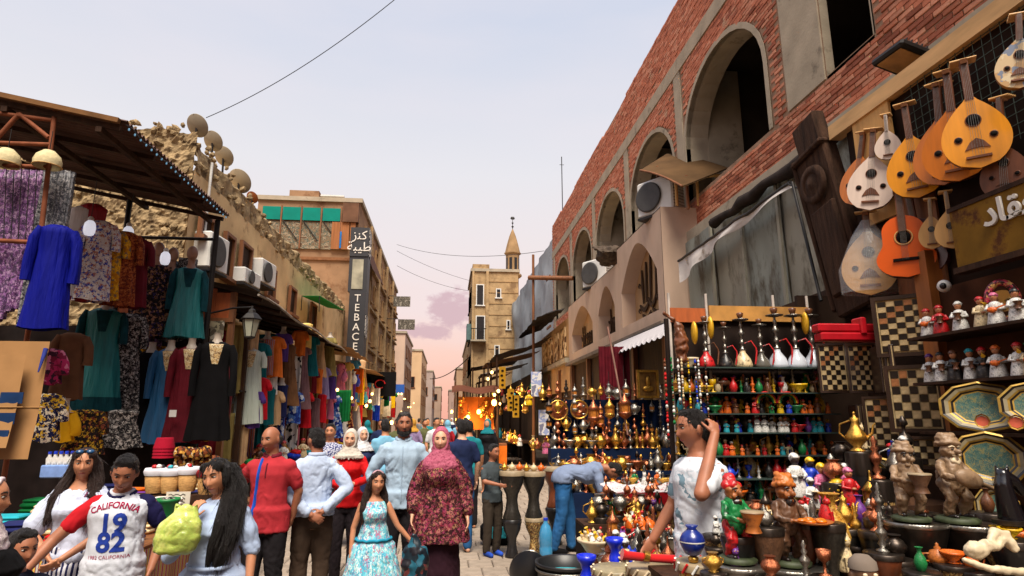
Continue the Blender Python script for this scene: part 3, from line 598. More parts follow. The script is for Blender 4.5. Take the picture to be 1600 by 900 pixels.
def torso_r(z, fat=1., fem=False):
    t = TORSO
    if z <= t[0][0]: r = t[0]
    elif z >= t[-1][0]: r = t[-1]
    else:
        for a, b in zip(t, t[1:]):
            if a[0] <= z <= b[0]: k = (z-a[0])/(b[0]-a[0]); r = tuple(a[i]+(b[i]-a[i])*k for i in range(4)); break
    rx, ry = r[1]*.94, r[2]*.96
    if z < 1.42: rx *= fat; ry *= fat**1.5
    if fem:
        rx *= .92 if z > 1.0 else 1.02
        if 1.2 < z < 1.4: ry += .03*exp(-((z-1.29)/.06)**2)
    return rx, ry, r[3]-(.02*exp(-((z-1.29)/.06)**2) if fem else 0)-(fat-1)*.10*exp(-((z-1.08)/.13)**2)
def head_shape(b, T, jaw=1., nu=44, nv=40):
    vs = []; fs = []
    for j in range(nv+1):
        el = -pi/2+pi*j/nv
        for i in range(nu):
            az = 2*pi*i/nu; nx, ny, nz_ = cos(el)*sin(az), -cos(el)*cos(az), sin(el)
            x, y, z = .0745*nx, (.097 if ny < 0 else .104)*ny, .118*nz_
            if z < 0:
                t = -z/.118; x *= 1-.30*t**1.6*(2-jaw); y *= (1-.12*t) if y < 0 else (1-.55*t**1.2)
            if ny < 0:
                fr = -ny; y = max(y, -.086-.25*(-y-.086)) if y < -.086 else y
                y -= .026*exp(-(x/.0125)**2)*max(0, min(1, (.026-z)/.055))*(1 if z > -.036 else exp(-((z+.036)/.007)**2))
                y += .011*exp(-((abs(x)-.031)/.016)**2-((z-.010)/.012)**2)
                y -= .006*exp(-((z-.034)/.010)**2)*fr**4
                y -= .007*exp(-(x/.022)**2-((z+.063)/.011)**2)
                y += .005*exp(-(x/.02)**2-((z+.083)/.007)**2)
                y -= .010*exp(-(x/.024)**2-((z+.102)/.014)**2)
                y -= .005*exp(-((abs(x)-.042)/.018)**2-((z+.022)/.018)**2)
            vs.append(T @ Vector((x, y, z)))
    for j in range(nv): fs += [(j*nu+i, j*nu+(i+1) % nu, (j+1)*nu+(i+1) % nu, (j+1)*nu+i) for i in range(nu)]
    b.add(vs, fs, True)
    for sx in (-1, 1): b.ell(T @ Vector((sx*.076, .012, -.004)), (.010, .020, .031), 10, 8, T.to_3x3() @ Matrix.Rotation(sx*.35, 3, 'Z'))
def hand(b, w, d, n, side, curl=.35, sc=1.):
    w, d, n = Vector(w), Vector(d).normalized(), Vector(n); n = (n-d*n.dot(d)).normalized(); t = d.cross(n)*side
    rot = Matrix((t, d, n)).transposed()
    b.ell(w+d*.045*sc, (.041*sc, .054*sc, .017*sc), 12, 8, rot)
    for i, L in enumerate((.066, .078, .073, .055)):
        p = w+d*.078*sc+t*(.031-.0205*i)*sc; dd = d+t*(.10-.07*i); pts = [p]; a = .12+curl*.4
        for k in range(3):
            v = (dd.normalized()*cos(a)+n*sin(a)); p = p+v*L*(.45, .32, .25)[k]*sc; pts.append(p); a += curl
        b.limb(pts, [.0085*sc, .0082*sc, .0078*sc, .0068*sc], 8)
    p = w+d*.022*sc+t*.034*sc; pts = [p, p+(d*.6+t*.75+n*.15)*.036*sc, p+(d*1.2+t*.95+n*.5)*.042*sc]; b.limb(pts, [.012*sc, .0095*sc, .008*sc], 8)
def tufts(me, n, long=False):
    """loose strands lying on and lifting off the hair, so its edge breaks up"""
    b = B(); P = me.polygons; m = len(P)
    for k in range(n):
        f = P[int(rnd()*m)]; c, nn = f.center, f.normal; j = Vector((ru(-1, 1), ru(-1, 1), ru(-1, 1)))
        d = (Vector((0, 0, -1))-nn*nn.z*-1+j*.25) if long else (j+nn*.2); d = d-nn*d.dot(nn)
        if d.length < 1e-4: continue
        d.normalize(); L = ru(.05, .13) if long else ru(.012, .028); p0 = c-nn*.002; lift = ru(.05, .4) if not long else ru(.02, .12)
        b.tube([p0, p0+d*L*.5+nn*L*lift*.6, p0+d*L+nn*L*lift*(.7 if long else 1)], [.0016, .0014, .0005], 3, cap=False)
    return b
ARM0 = {-1: ((-.235, .02, 1.16), (-.245, -.06, .92)), 1: ((.235, .02, 1.16), (.245, -.06, .92))}
def person(label, loc, rz=0., h=1.75, skin=SK1, fem=False, fat=1., yaw=0., pitch=0., tilt=0., arms=None, hands=None, bend=0., top=None, legs=None, hair=('short', HAIRB), vox=.0068, hs=1., shoes=None, stance=.10, step=0., beard=None, group=None, jaw=1., cv=.011, sit=False, extra=None, shw=1., gaze=0.):
    root = thing('person', label, 'person', loc, rz, group); s = h/1.75
    sw = (.172 if not fem else .154)*shw*(1+(fat-1)*.3); arms = {**ARM0, **(arms or {})}; hands = hands or {}
    piv = Vector((0, .01, 1.52)); HM = Matrix.Translation(piv) @ Matrix.Rotation(yaw, 4, 'Z') @ Matrix.Rotation(pitch, 4, 'X') @ Matrix.Rotation(tilt, 4, 'Y') @ Matrix.Translation(Vector((0, -.03, .113*hs))) @ Matrix.Scale(hs, 4)
    b = B(); b.loft([(z, *torso_r(z, fat, fem)[:2], 0, torso_r(z, fat, fem)[2]) for z in (.80, .86, .92, .98, 1.03, 1.1, 1.2, 1.26, 1.32, 1.4, 1.445, 1.475, 1.5)], 28)
    nr = .050 if fem else .058
    b.limb([(0, .012, 1.44), (0, .006, 1.52), HM @ Vector((0, .02, -.05))], [nr*1.15, nr, nr], 16)
    head_shape(b, HM, jaw)
    J = {}
    for sd_ in (-1, 1):
        e, w = [Vector(v) for v in arms[sd_][:2]]; sh = Vector((sd_*sw, .01, 1.388)); J[sd_] = (sh, e, w); k = (.9 if fem else 1.)*(1+(fat-1)*.6)
        b.limb([sh, sh.lerp(e, .5), e], [.052*k, .047*k, .039*k], 14); b.limb([e, e.lerp(w, .35), w], [.039*k, .038*k, .026*k], 14)
        hd_ = hands.get(sd_); d = (w-e).normalized()
        if hd_ is None: hand(b, w, d, Vector((-sd_, 0, 0)) if abs(d.x) < .8 else Vector((0, 0, -1)), 1 if sd_ > 0 else -1, .35, .95)
        else: hand(b, w, hd_[0], hd_[1], hd_[3] if len(hd_) > 3 else (1 if sd_ > 0 else -1), hd_[2], .95)
    LG = {}
    for sd_ in (-1, 1):
        st = step*sd_; hip = Vector((sd_*.085, 0, .90)); kn = Vector((sd_*stance, -.03-st*.5, .49)); an = Vector((sd_*stance, .02-st, .09))
        if sit: kn = Vector((sd_*.12, -.42, .86)); an = Vector((sd_*.12, -.40, .45))
        LG[sd_] = (hip, kn, an); b.limb([hip, hip.lerp(kn, .5), kn], [.085, .075, .055], 12); b.limb([kn, kn.lerp(an, .35), an], [.054, .052, .036], 12)
        b.limb([an+Vector((0, .02, -.05)), an+Vector((0, -.13, -.055))], [.033, .028], 10)
    out = []; body = remeshed(b, vox/s if vox < .02 else vox, 2); out.append((body, 'body', skin))
    bv = BVHTree.FromPolygons([v.co for v in body.vertices], [p.vertices[:] for p in body.polygons])
    fwd = (HM.to_3x3() @ Vector((0, 1, 0))).normalized()
    def onface(x, z, off=0.):
        o = HM @ Vector((x, -.2, z)); r = bv.ray_cast(o, fwd)
        return (r[0]-fwd*off) if r[0] is not None else HM @ Vector((x, -.09, z))
    R3_ = HM.to_3x3().normalized()
    if vox < .012 and hair[0] != 'behind':
        for sx in (-1, 1):
            c = onface(sx*.031, .011)
            e = B(); e.ell(c+fwd*.0045*hs, (.0140*hs, .009, .0062*hs), 12, 8, R3_); e.m(EYED); e.ell(c-fwd*.0025+R3_ @ Vector((gaze, 0, -.0008)), (.0060*hs, .0032, .0058*hs), 10, 6, R3_)
            e.tube([onface(sx*(.031+k), .011+.0066-abs(k)*.24, .001) for k in (-.014, -.007, 0, .007, .014)], .0019, 5); e.ms[0:0] = [EYEW]; e.MI = [m+1 for m in e.MI]
            nE = 12*6+12*2; 
            for i in range(12*8): e.MI[i] = 0
            out.append((e, 'eye', None))
            e = B(); e.tube([onface(sx*x, z, .001) for x, z in ((.013, .029), (.024, .034), (.036, .035), (.048, .029))], [.003, .004, .0038, .0018], 6); out.append((e, 'eyebrow', hair[1] if hair[0] not in ('hijab',) else HAIRBR))
        e = B(); e.tube([onface(x, -.063+abs(x)*.05, -.002) for x in (-.023, -.012, 0, .012, .023)], [.002, .0055, .0062, .0055, .002], 8, flat=1); out.append((e, 'lips', LIPS))
    # hair
    hk, hm = hair[0], hair[1]
    def hl(b2, c, r): b2.ell(HM @ Vector(c), Vector(r)*hs, 20, 16, R3_)
    if hk in ('short', 'long', 'behind', 'bald'):
        e = B()
        if hk == 'bald':
            hl(e, (.064, .035, -.005), (.017, .05, .04)); hl(e, (-.064, .035, -.005), (.017, .05, .04)); hl(e, (0, .075, -.01), (.07, .036, .05))
        else:
            hl(e, (0, .014, .032), (.0785, .096, .093)); hl(e, (0, -.030, .094), (.060, .042, .030) if hk != 'long' else (.05, .03, .02)); hl(e, (0, .05, -.01), (.074, .062, .08))
            for sx in (-1, 1): hl(e, (sx*.07, .0, .022), (.012, .028, .035))
        if hk == 'long':
            for sx in (-1, 1):
                hl(e, (sx*.066, .0, .0), (.022, .05, .075)); hl(e, (sx*.046, -.042, .072), (.036, .034, .034))
            for pts, rr in hair[2]: e.limb([Vector(p) for p in pts], [q_*.86 for q_ in rr], 12)
            st = B()
            for pts, rr in hair[2]:
                for k in range(46):
                    a = rnd()*6.283; j = ru(.78, .98); sw_ = ru(-.35, .35); q_ = [Vector(p)+Vector((cos(a+sw_*i), sin(a+sw_*i), 0))*rr[i]*j for i, p in enumerate(pts)]; q_.append(q_[-1]+(q_[-1]-q_[-2])*ru(.1, .5)); st.tube(q_, [.0035]*(len(q_)-1)+[.001], 4)
            out.append((st, 'hair_strands', hm))
        me = remeshed(e, .009 if vox < .012 else .018, 2, 'hair'); folds(me, .012 if hk == 'long' else .006, 46 if hk == 'long' else 55, 7 if hk == 'long' else 45, 3.1); out.append((me, 'hair', hm))
        if vox < .0085: out.append((tufts(me, 700 if hk == 'short' else 900, hk == 'long'), 'hair_strands', hm))
    if hk == 'hijab':
        e = B(); hl(e, (0, .030, .012), (.090, .102, .126)); n = 28
        ringp = [HM @ Vector((.071*cos(2*pi*i/n), -.040-.010*cos(2*pi*i/n)**2*-1-.012, -.003+.101*sin(2*pi*i/n))) for i in range(n+1)]
        e.limb(ringp, [.013*hs]*(n+1), 8)
        hl(e, (0, -.01, -.115), (.075, .075, .045))
        e.loft([(1.58, .085, .085, 0, .01), (1.52, .10, .10, 0, .0), (1.46, .155, .125, 0, .0), (1.40, .19, .14, 0, -.005), (hair[2] if len(hair) > 2 else 1.36, .17, .135, 0, -.01)], 24)
        me = remeshed(e, .008 if vox < .012 else .016, 2, 'headscarf'); folds(me, .008, 22, 30, 1.7, lambda p: 1 if p.z < 1.6 else .35); out.append((me, 'headscarf', hm))
    if beard is not None:
        e = B(); hl(e, (0, -.045, -.088), (.052, .045, .034)); hl(e, (0, -.092, -.045), (.026, .010, .006))
        for sx in (-1, 1): hl(e, (sx*.058, -.015, -.055), (.014, .035, .045))
        me = remeshed(e, .008, 2, 'beard'); folds(me, .004, 60, 60); out.append((me, 'beard', beard))
    # clothes
    if top:
        ez = top.get('ease', .014); z0 = top.get('hem', .82); flare = top.get('flare', 0.); e = B(); rings = []
        zs = [z0+(1.44-z0)*i/16 for i in range(17)]+[1.462, 1.485][:top.get('neck', 2)]
        for z in zs:
            rx, ry, cy = torso_r(z, fat, fem); g_ = ez*(1.25 if z < 1.15 else 1) if z < 1.43 else .012
            rx, ry = rx+g_, ry+g_
            if z < 1.02: rx, ry = max(rx, .172*fat+.02), max(ry, .122*fat**1.3+.022)
            if z < 1.2: rx = max(rx, torso_r(1.2, fat, fem)[0]+g_*.8) if not top.get('fit') else rx; k = max(0, (1.2-z)); rx += flare*k; ry += flare*k*.8
            rings.append((z, rx, ry, 0, cy))
        e.loft(rings, 32)
        sl = top.get('sleeve', 1.); smats = top.get('smats'); parts = []
        for sd_ in (-1, 1):
            if sl <= 0: continue
            sh, el, w = J[sd_]; g = e if not smats else B(); r0 = .066*(1+(fat-1)*.8)+top.get('sw', 0)*.4; r1 = .050*(1+(fat-1)*.6)+top.get('sw', 0)
            up = min(1, sl*2); pe = sh.lerp(el, up)
            if smats: g.ell(sh+Vector((-sd_*.02, 0, -.005)), (.07, .072, .065), 14, 10)
            g.ell(sh+Vector((-sd_*.01, 0, -.004)), (.064*(1+(fat-1)*.5), .070*(1+(fat-1)*.5), .062), 14, 10)
            g.limb([sh+Vector((-sd_*.03, 0, .0)), sh.lerp(el, up*.5), pe], [r0, r0*.95+.2*top.get('sw', 0), r0*(1-up)+r1*up], 16)
            if sl > .5: lo_ = (sl-.5)*2; g.limb([el, el.lerp(w, lo_*.5), el.lerp(w, lo_)], [r1, r1*.9+top.get('sw', 0)*.4, (.040 if lo_ > .7 else .047)+top.get('sw', 0)], 16)
            if smats: parts.append((g, smats[0 if sd_ < 0 else 1]))
        me = remeshed(e, cv, 2, 'shirt'); folds(me, top.get('fold', .011)*.8, 9, 5, loc[0]*3.1); wrinkle(me, top.get('fold', .011)*.9, loc[1]); out.append((me, top.get('name', 'shirt'), top['mat'])); SHIRT = me
        for g, mt in parts: me = remeshed(g, cv, 3, 'sleeve'); wrinkle(me, .008, 2.); out.append((me, 'sleeve', mt))
        if top.get('collar'):
            c = B(); n = 24
            for off, zz, rr in ((.0, 1.49, .075), (.0, 1.505, .072)):
                c.limb([(cos(a)*rr, .012+sin(a)*rr*.95, zz-.02*max(0, -sin(a))) for a in [-pi/2+.28+(2*pi-.56)*i/n for i in range(n+1)]], [.013]*(n+1), 8)
            for sx in (-1, 1): c.add([(sx*.018, -.066, 1.485), (sx*.072, -.055, 1.485), (sx*.062, -.112, 1.425), (sx*.03, -.10, 1.44)], [(0, 1, 2, 3)])
            me = remeshed(c, .008, 1, 'collar'); out.append((me, 'collar', top.get('colmat', top['mat'])))
        if top.get('placket'):
            pl = B(); bvs = BVHTree.FromPolygons([v.co for v in SHIRT.vertices], [p.vertices[:] for p in SHIRT.polygons]); L_ = []
            for z in [1.42-i*.03 for i in range(top['placket'])]:
                r = bvs.ray_cast(Vector((0, -.6, z)), Vector((0, 1, 0)))
                if r[0]: L_.append(r[0]-Vector((0, .002, 0)))
            pl.tube(L_, .010, 8, flat=.3); out.append((pl, 'placket', top.get('colmat', top['mat'])))
    if legs:
        e = B()
        if legs[0] == 'pants':
            g = legs[2] if len(legs) > 2 else .014
            e.loft([(.80, .145*fat, .11*fat**1.3), (.92, .166*fat, .118*fat**1.3), (1.0, .14*fat, .10*fat**1.3)], 24)
            for sd_ in (-1, 1): hip, kn, an = LG[sd_]; e.limb([hip, hip.lerp(kn, .5), kn], [.092*sqrt(fat)+g*.5, .082*sqrt(fat)+g, .062+g], 16); e.limb([kn, kn.lerp(an, .5), an+Vector((0, 0, .0))], [.062+g, .058+g, .050+g], 16)
            nm = 'trousers'
        else:
            e.loft([(z, rx, ry) for z, rx, ry in legs[2]], 32); nm = 'skirt'
        me = remeshed(e, cv*1.15, 3, nm); folds(me, .010, 10, 3.5, 5.); wrinkle(me, .008, 3.); out.append((me, nm, legs[1]))
    if shoes is not None:
        for sd_ in (-1, 1):
            an = LG[sd_][2]; e = B(); e.limb([an+Vector((0, .03, -.045)), an+Vector((0, -.05, -.05)), an+Vector((0, -.15, -.06))], [.042, .042, .036], 12); out.append((remeshed(e, .01, 1, 'shoe'), 'shoe', shoes))
    if extra: out += extra(HM, J, bv, SHIRT if top else None)
    ca, sa = cos(bend), sin(bend); objs = {}
    for me, nm, mt in out:
        if isinstance(me, B):
            if mt is not None: me.ms = [mt]; me.MI = [0]*len(me.F)
            me = me.mesh(nm); mt = None
        for v in me.vertices:
            p = v.co
            if bend and p.z > .86:
                k = min(1, (p.z-.86)/.38); a = bend*k*k*(3-2*k) if p.z < 1.24 else bend
                q_ = p-Vector((0, 0, .92)); q_ = Matrix.Rotation(a, 3, 'X') @ q_; p = q_+Vector((0, 0, .92))
            v.co = p*s
        me.update(); objs.setdefault(nm, []).append(put(me, nm, mt, root))
    return root, objs, J
# ------------------------------------------------------------------ the people in the street
def gp(px, Y): p = PY(px, 652, Y); return (p.x, Y, 0)
def lerpz(*a): return a
def project_text(body, size, shirt, cx, cz, arc=0., depth=.004, shear=0., bold=0., back=False, sq=1.):
    """letters laid on the cloth: every outline point dropped onto the shirt front"""
    tm = text_mesh(body, size, 0., 'CENTER', shear, bold); bmx = bmesh.new(); bmx.from_mesh(tm)
    for ax in (0, 1):
        xs = [v.co[ax] for v in bmx.verts]; lo, hi = min(xs), max(xs); k = lo
        while k < hi:
            k += .012; nn = (1, 0, 0) if ax == 0 else (0, 1, 0); co = (k, 0, 0) if ax == 0 else (0, k, 0)
            bmesh.ops.bisect_plane(bmx, geom=bmx.verts[:]+bmx.edges[:]+bmx.faces[:], plane_co=co, plane_no=nn)
    bvs = BVHTree.FromPolygons([v.co for v in shirt.vertices], [p.vertices[:] for p in shirt.polygons])
    for v in bmx.verts:
        x, y = v.co.x*sq, v.co.y
        if arc: a = x/arc; x, y = (arc+y)*sin(a), (arc+y)*cos(a)-arc
        r = bvs.ray_cast(Vector((cx+x, -.8, cz+y)), Vector((0, 1, 0)))
        v.co = (r[0]-Vector((0, depth, 0))) if r[0] else Vector((cx+x, -.2, cz+y))
    me = bpy.data.meshes.new('print'); bmx.to_mesh(me); bmx.free(); bpy.data.meshes.remove(tm); return me
# boy in the printed t-shirt
WTEE = M('white_tee', (206, 210, 220), .85, var=.05, scale=9, bump=.4, bscale=20); REDC = M('red_cotton', (176, 24, 34), .85, var=.15, scale=9); NAVY = M('navy_cotton', (28, 26, 66), .85, var=.2, scale=9); DENIM = M('dark_jeans', (28, 34, 58), .9, var=.2, scale=12, bump=.2)
INKR = M('maroon_print', (150, 28, 66), .8, var=.15); INKB = M('blue_print', (34, 58, 146), .8, var=.2, scale=30)
def boy_extra(HM, J, bv, sh):
    o = [(project_text('CALIFORNIA', .058, sh, .0, 1.398, .30, .004, 0, .0016), 'lettering', INKR), (project_text('19', .185, sh, .005, 1.268, 0, .004, 0, .006, sq=1.0), 'lettering', INKB),
         (project_text('82', .185, sh, .005, 1.14, 0, .004, 0, .006, sq=1.0), 'lettering', INKB), (project_text('1982 CALIFORNIA', .034, sh, .0, 1.045, 0, .004), 'lettering', INKR)]
    n = 28
    for rr, zz, w, mt in ((.089, 1.476, .011, NAVY), (.074, 1.492, .011, WTEE)):
        c = B(); c.limb([(cos(a)*rr, .008+sin(a)*rr*.98, zz-.030*max(0, -sin(a))) for a in [2*pi*i/n for i in range(n+1)]], [w]*(n+1), 8); o.append((c, 'neck_band', mt))
    return o
person('boy in white California 1982 t-shirt with red and navy sleeves looking down', gp(206, 4.4), .18, 1.51, SK2, fat=1.10, hs=1.1, yaw=.10, pitch=.42, tilt=.08, shw=1.04,
       arms={-1: ((-.37, -.10, 1.17), (-.50, -.26, .95)), 1: ((.30, .06, 1.17), (.27, -.08, .93))}, top=dict(mat=WTEE, sleeve=.30, smats=(REDC, NAVY), ease=.026, hem=.80, fold=.012, neck=1), legs=('pants', DENIM), hair=('short', HAIRB), extra=boy_extra, vox=.0062)
# young woman with the green bag and long hair over her shoulder
PBLUE = M('pale_blue_cotton', (168, 186, 216), .85, var=.08, scale=8, bump=.5, bscale=22, stretch=(1, 1, .4))
BAGG = M('green_plastic', (176, 196, 92), .3, var=.3, scale=7, sss=.2, coat=.3, bump=1, bscale=10, dirt=((222, 226, 130), 4, .5))
hl_ = [([(.03, .07, 1.66), (.10, .05, 1.55), (.13, -.02, 1.42), (.13, -.10, 1.28), (.10, -.13, 1.16), (.07, -.135, 1.08)], [.075, .075, .072, .068, .058, .03]), ([(.06, .03, 1.60), (.07, -.05, 1.48), (.07, -.13, 1.34), (.045, -.15, 1.20), (.02, -.15, 1.11)], [.05, .05, .052, .045, .022]), ([(0, .09, 1.62), (-.02, .11, 1.5), (0, .12, 1.36)], [.075, .07, .05])]
def bag_extra(HM, J, bv, sh):
    w = J[-1][2]; b = B(); 
    b.limb([w+Vector((-.005, -.03, .0)), w+Vector((-.03, -.04, -.05))], [.02, .03], 12); b.loft([(w.z-.03, .02, .02, w.x-.03, w.y-.03), (w.z-.07, .05, .035, w.x-.045, w.y-.045), (w.z-.12, .082, .05, w.x-.06, w.y-.05), (w.z-.18, .098, .06, w.x-.075, w.y-.05), (w.z-.24, .09, .058, w.x-.085, w.y-.05), (w.z-.285, .05, .035, w.x-.085, w.y-.05)], 24)
    st = B(); st.tube([(-.10, -.15, 1.06), (0, -.165, 1.055), (.10, -.15, 1.06), (.16, -.03, 1.06), (.10, .12, 1.06), (-.1, .12, 1.06), (-.165, -.02, 1.06), (-.10, -.15, 1.06)], .014, 8)
    return [(st, 'waist_seam', PBLUE)]
GB = gp(356, 4.0)
gr, go, GJ = person('young woman in pale blue dress, long black hair over one shoulder, hand at her chin', GB, -.02, 1.50, SK1, fem=True, fat=.98, hs=1.05, yaw=-.22, pitch=.12, tilt=-.14,
       arms={-1: ((-.255, -.10, 1.13), (-.105, -.19, 1.385)), 1: ((.235, .03, 1.15), (.26, -.05, .92))}, hands={-1: ((.25, .05, .95), (.5, .8, 0), .6)},
       top=dict(mat=PBLUE, sleeve=.52, ease=.016, hem=.55, flare=.16, fold=.013, sw=.006, name='dress'), hair=('long', HAIRB, hl_), extra=bag_extra, vox=.006, jaw=.9, gaze=-.003)
BP = PY(292, 790, 3.76); b = B(); W0 = Matrix.Rotation(-.02, 3, 'Z') @ (GJ[-1][2]*(1.50/1.75))+Vector(GB)-BP
b.limb([W0+Vector((-.01, -.03, .02)), W0.lerp(Vector((0, 0, 0)), .6), Vector((0, 0, -.02))], [.012, .018, .03], 12)
b.loft([(-.25, .07, .045, -.04, 0), (-.235, .10, .06, -.04, 0), (-.17, .118, .07, -.032, 0), (-.10, .108, .062, -.02, 0), (-.055, .075, .045, -.01, 0), (-.03, .04, .028, -.004, 0), (.0, .024, .02, .005, 0)], 24)
for s_ in (-1, 1): b.limb([Vector((s_*.05, .01, -.05)), Vector((s_*.055, 0, .0)), W0.lerp(Vector((s_*.03, 0, .01)), .5), W0+Vector((-.01, -.03, .03))], [.016, .012, .010, .010], 8)
me = remeshed(b, .008, 2, 'plastic_bag'); folds(me, .012, 10, 7, 4.); wrinkle(me, .010, 1.)
put(me, 'plastic_bag', BAGG, None, BP, label='knotted green and yellow plastic bag held by the woman with long hair', cat='bag')
# woman in white blouse with sunglasses on her hair
BLOU = M('white_blouse', (196, 204, 226), .85, var=.07, scale=8, bump=.3, bscale=80); STRP = PAT('striped_cotton', 'wave', [(212, 214, 224), (40, 44, 84)], 11, stops=[0, .55], axis='X')
def sung(HM, J, bv, sh):
    R_ = HM.to_3x3(); o = []
    for sx in (-1, 1): e = B(); e.ell(HM @ Vector((sx*.034, -.062, .098)), (.028, .012, .018), 12, 8, R_ @ Matrix.Rotation(-.7, 3, 'X')); o.append((e, 'sunglass_lens', M('blue_lens', (30, 70, 110), .15, var=.3)))
    e = B(); e.tube([HM @ Vector(p) for p in ((-.075, .0, .06), (-.06, -.05, .098), (0, -.065, .104), (.06, -.05, .098), (.075, .0, .06))], .004, 6); o.append((e, 'sunglass_frame', IRON))
    e = B(); e.tube([(.10, -.1, 1.43), (.02, -.135, 1.25), (-.06, -.165, 1.05)], .006, 6); o.append((e, 'bag_strap', M('pink_strap', (150, 80, 110))))
    return o
hl2 = [([(-.05, .04, 1.64), (-.09, .02, 1.52), (-.13, -.06, 1.38), (-.14, -.11, 1.25)], [.06, .06, .055, .03]), ([(.05, .04, 1.64), (.09, .02, 1.52), (.12, -.05, 1.38), (.12, -.11, 1.24)], [.06, .06, .058, .03]), ([(0, .09, 1.62), (0, .11, 1.45), (0, .12, 1.3)], [.08, .09, .07])]
person('woman in loose white blouse and striped skirt, sunglasses pushed up on brown hair', gp(142, 4.65), .05, 1.54, SK1, fem=True, yaw=.34, pitch=.03, arms={-1: ((-.26, -.08, 1.14), (-.06, -.22, 1.00)), 1: ((.25, -.06, 1.14), (.05, -.24, .98))},
       top=dict(mat=BLOU, sleeve=.40, sw=.035, ease=.02, hem=.93, fold=.014, name='blouse', neck=0), legs=('skirt', STRP, [(.35, .24, .2), (.7, .21, .17), (.95, .18, .14), (1.04, .17, .13)]), hair=('long', HAIRBR, hl2), extra=sung, vox=.0066, jaw=.9)
# cropped woman at the left edge, boy behind her
SCARFG = PAT('grey_print_scarf', 'cells', [(206, 190, 192), (182, 166, 172), (226, 214, 212), (196, 176, 184)], 60); BLK = M('black_cloth', (12, 11, 13), .9, var=.3, scale=7, bump=.3, bscale=60)
person('woman in printed grey headscarf and black coat cut off by the picture edge', gp(-8, 3.0), 1.9, 1.5, SK1, fem=True, fat=1.15, hair=('hijab', SCARFG, 1.33), top=dict(mat=BLK, sleeve=.95, hem=.3, flare=.12, ease=.035, name='coat'), vox=.011)
person('dark haired boy in navy shirt sitting behind the stall, seen from the side', (*PY(38, 800, 3.7).xy, -.28), .95, 1.45, SK2, yaw=.1, pitch=.12, sit=True, arms={-1: ((-.2, -.12, 1.16), (-.1, -.3, 1.0)), 1: ((.22, -.1, 1.16), (.12, -.3, 1.0))}, top=dict(mat=M('dark_navy_shirt', (26, 28, 44), .9, var=.2), sleeve=.35, hem=.8), legs=('pants', DENIM), hair=('short', HAIRB), vox=.0085)
# man in red polo
POLO = M('red_polo', (168, 46, 54), .85, var=.12, scale=9, bump=.25, bscale=90); DKTR = M('dark_trousers', (30, 27, 30), .9, var=.2, scale=9, bump=.2); BSTR = M('blue_webbing', (30, 84, 190), .7, var=.1)
def polo(HM, J, bv, sh):
    bvs = BVHTree.FromPolygons([v.co for v in sh.vertices], [p.vertices[:] for p in sh.polygons]); L_ = []
    for i in range(14):
        t = i/13; x, z = -.055-.035*t, 1.46-.50*t; r = bvs.ray_cast(Vector((x, -.8, z)), Vector((0, 1, 0)))
        if r[0]: L_.append(r[0]-Vector((0, .006, 0)))
    e = B(); e.tube(L_, .019, 8, flat=.25); return [(e, 'bag_strap', BSTR)]
person('balding man in red polo shirt with a bright blue shoulder strap', gp(430, 5.8), -.05, 1.67, SK2, fat=1.06, yaw=-.35, pitch=.10, arms={-1: ((-.34, .10, 1.18), (-.20, .02, 1.0)), 1: ((.25, .06, 1.16), (.20, .10, .93))}, hair=('bald', HAIRG), extra=polo,
       top=dict(mat=POLO, sleeve=.36, hem=.82, collar=True, colmat=M('maroon_collar', (96, 28, 40), .85), placket=5), legs=('pants', DKTR), vox=.0066)
# man from behind in pale shirt
BSH = M('pale_blue_shirt', (180, 196, 222), .82, var=.06, scale=8, bump=.5, bscale=22); BTR = M('brown_trousers', (66, 52, 42), .9, var=.18, scale=9, bump=.25)
person('man seen from behind in pale blue shirt and brown trousers, hands clasped behind him', gp(499, 6.1), pi+.35, 1.65, SK2, yaw=.45, pitch=.05, fat=1.03, arms={-1: ((-.30, .10, 1.17), (-.05, .20, .97)), 1: ((.30, .10, 1.17), (.05, .22, .95))}, hands={-1: ((.8, .2, -.5), (0, -1, 0), .5), 1: ((-.8, .2, -.5), (0, -1, 0), .5)},
       top=dict(mat=BSH, sleeve=.92, hem=.92, collar=True, fold=.014, sw=.008), legs=('pants', BTR, .02), hair=('short', HAIRB), vox=.0066)
# woman in red shirt with pale scarf
RSH = M('scarlet_shirt', (204, 26, 30), .8, var=.12, scale=8, bump=.25, bscale=80); PSC = M('pale_grey_scarf', (196, 188, 176), .85, var=.1, scale=12, bump=.3)
person('woman in scarlet shirt and pale grey headscarf with hands folded in front', gp(549, 7.2), .1, 1.61, SK3, fem=True, yaw=-.05, tilt=.05, arms={-1: ((-.25, -.04, 1.16), (-.04, -.24, 1.12)), 1: ((.25, -.05, 1.18), (.08, -.24, 1.14))}, top=dict(mat=RSH, sleeve=.95, hem=.86, placket=14, collar=True), legs=('pants', M('black_lace', (34, 28, 32), .9, var=.4, scale=30)), hair=('hijab', PSC, 1.46), vox=.0068, jaw=.95)
# bearded man
PSH = M('pale_sky_shirt', (160, 182, 202), .82, var=.06, scale=8, bump=.5, bscale=22)
person('bearded man in open necked pale blue shirt behind the woman in pink', gp(632, 6.5), .04, 1.80, SK2, fat=1.04, shw=1.04, yaw=.06, arms={-1: ((-.31, .02, 1.16), (-.24, -.14, .97)), 1: ((.29, .02, 1.16), (.2, -.1, .93))}, top=dict(mat=PSH, sleeve=.62, hem=.84, collar=True, placket=18, fold=.014), legs=('pants', DKTR), hair=('short', HAIRG), beard=HAIRB, vox=.0066, shoes=BLK)
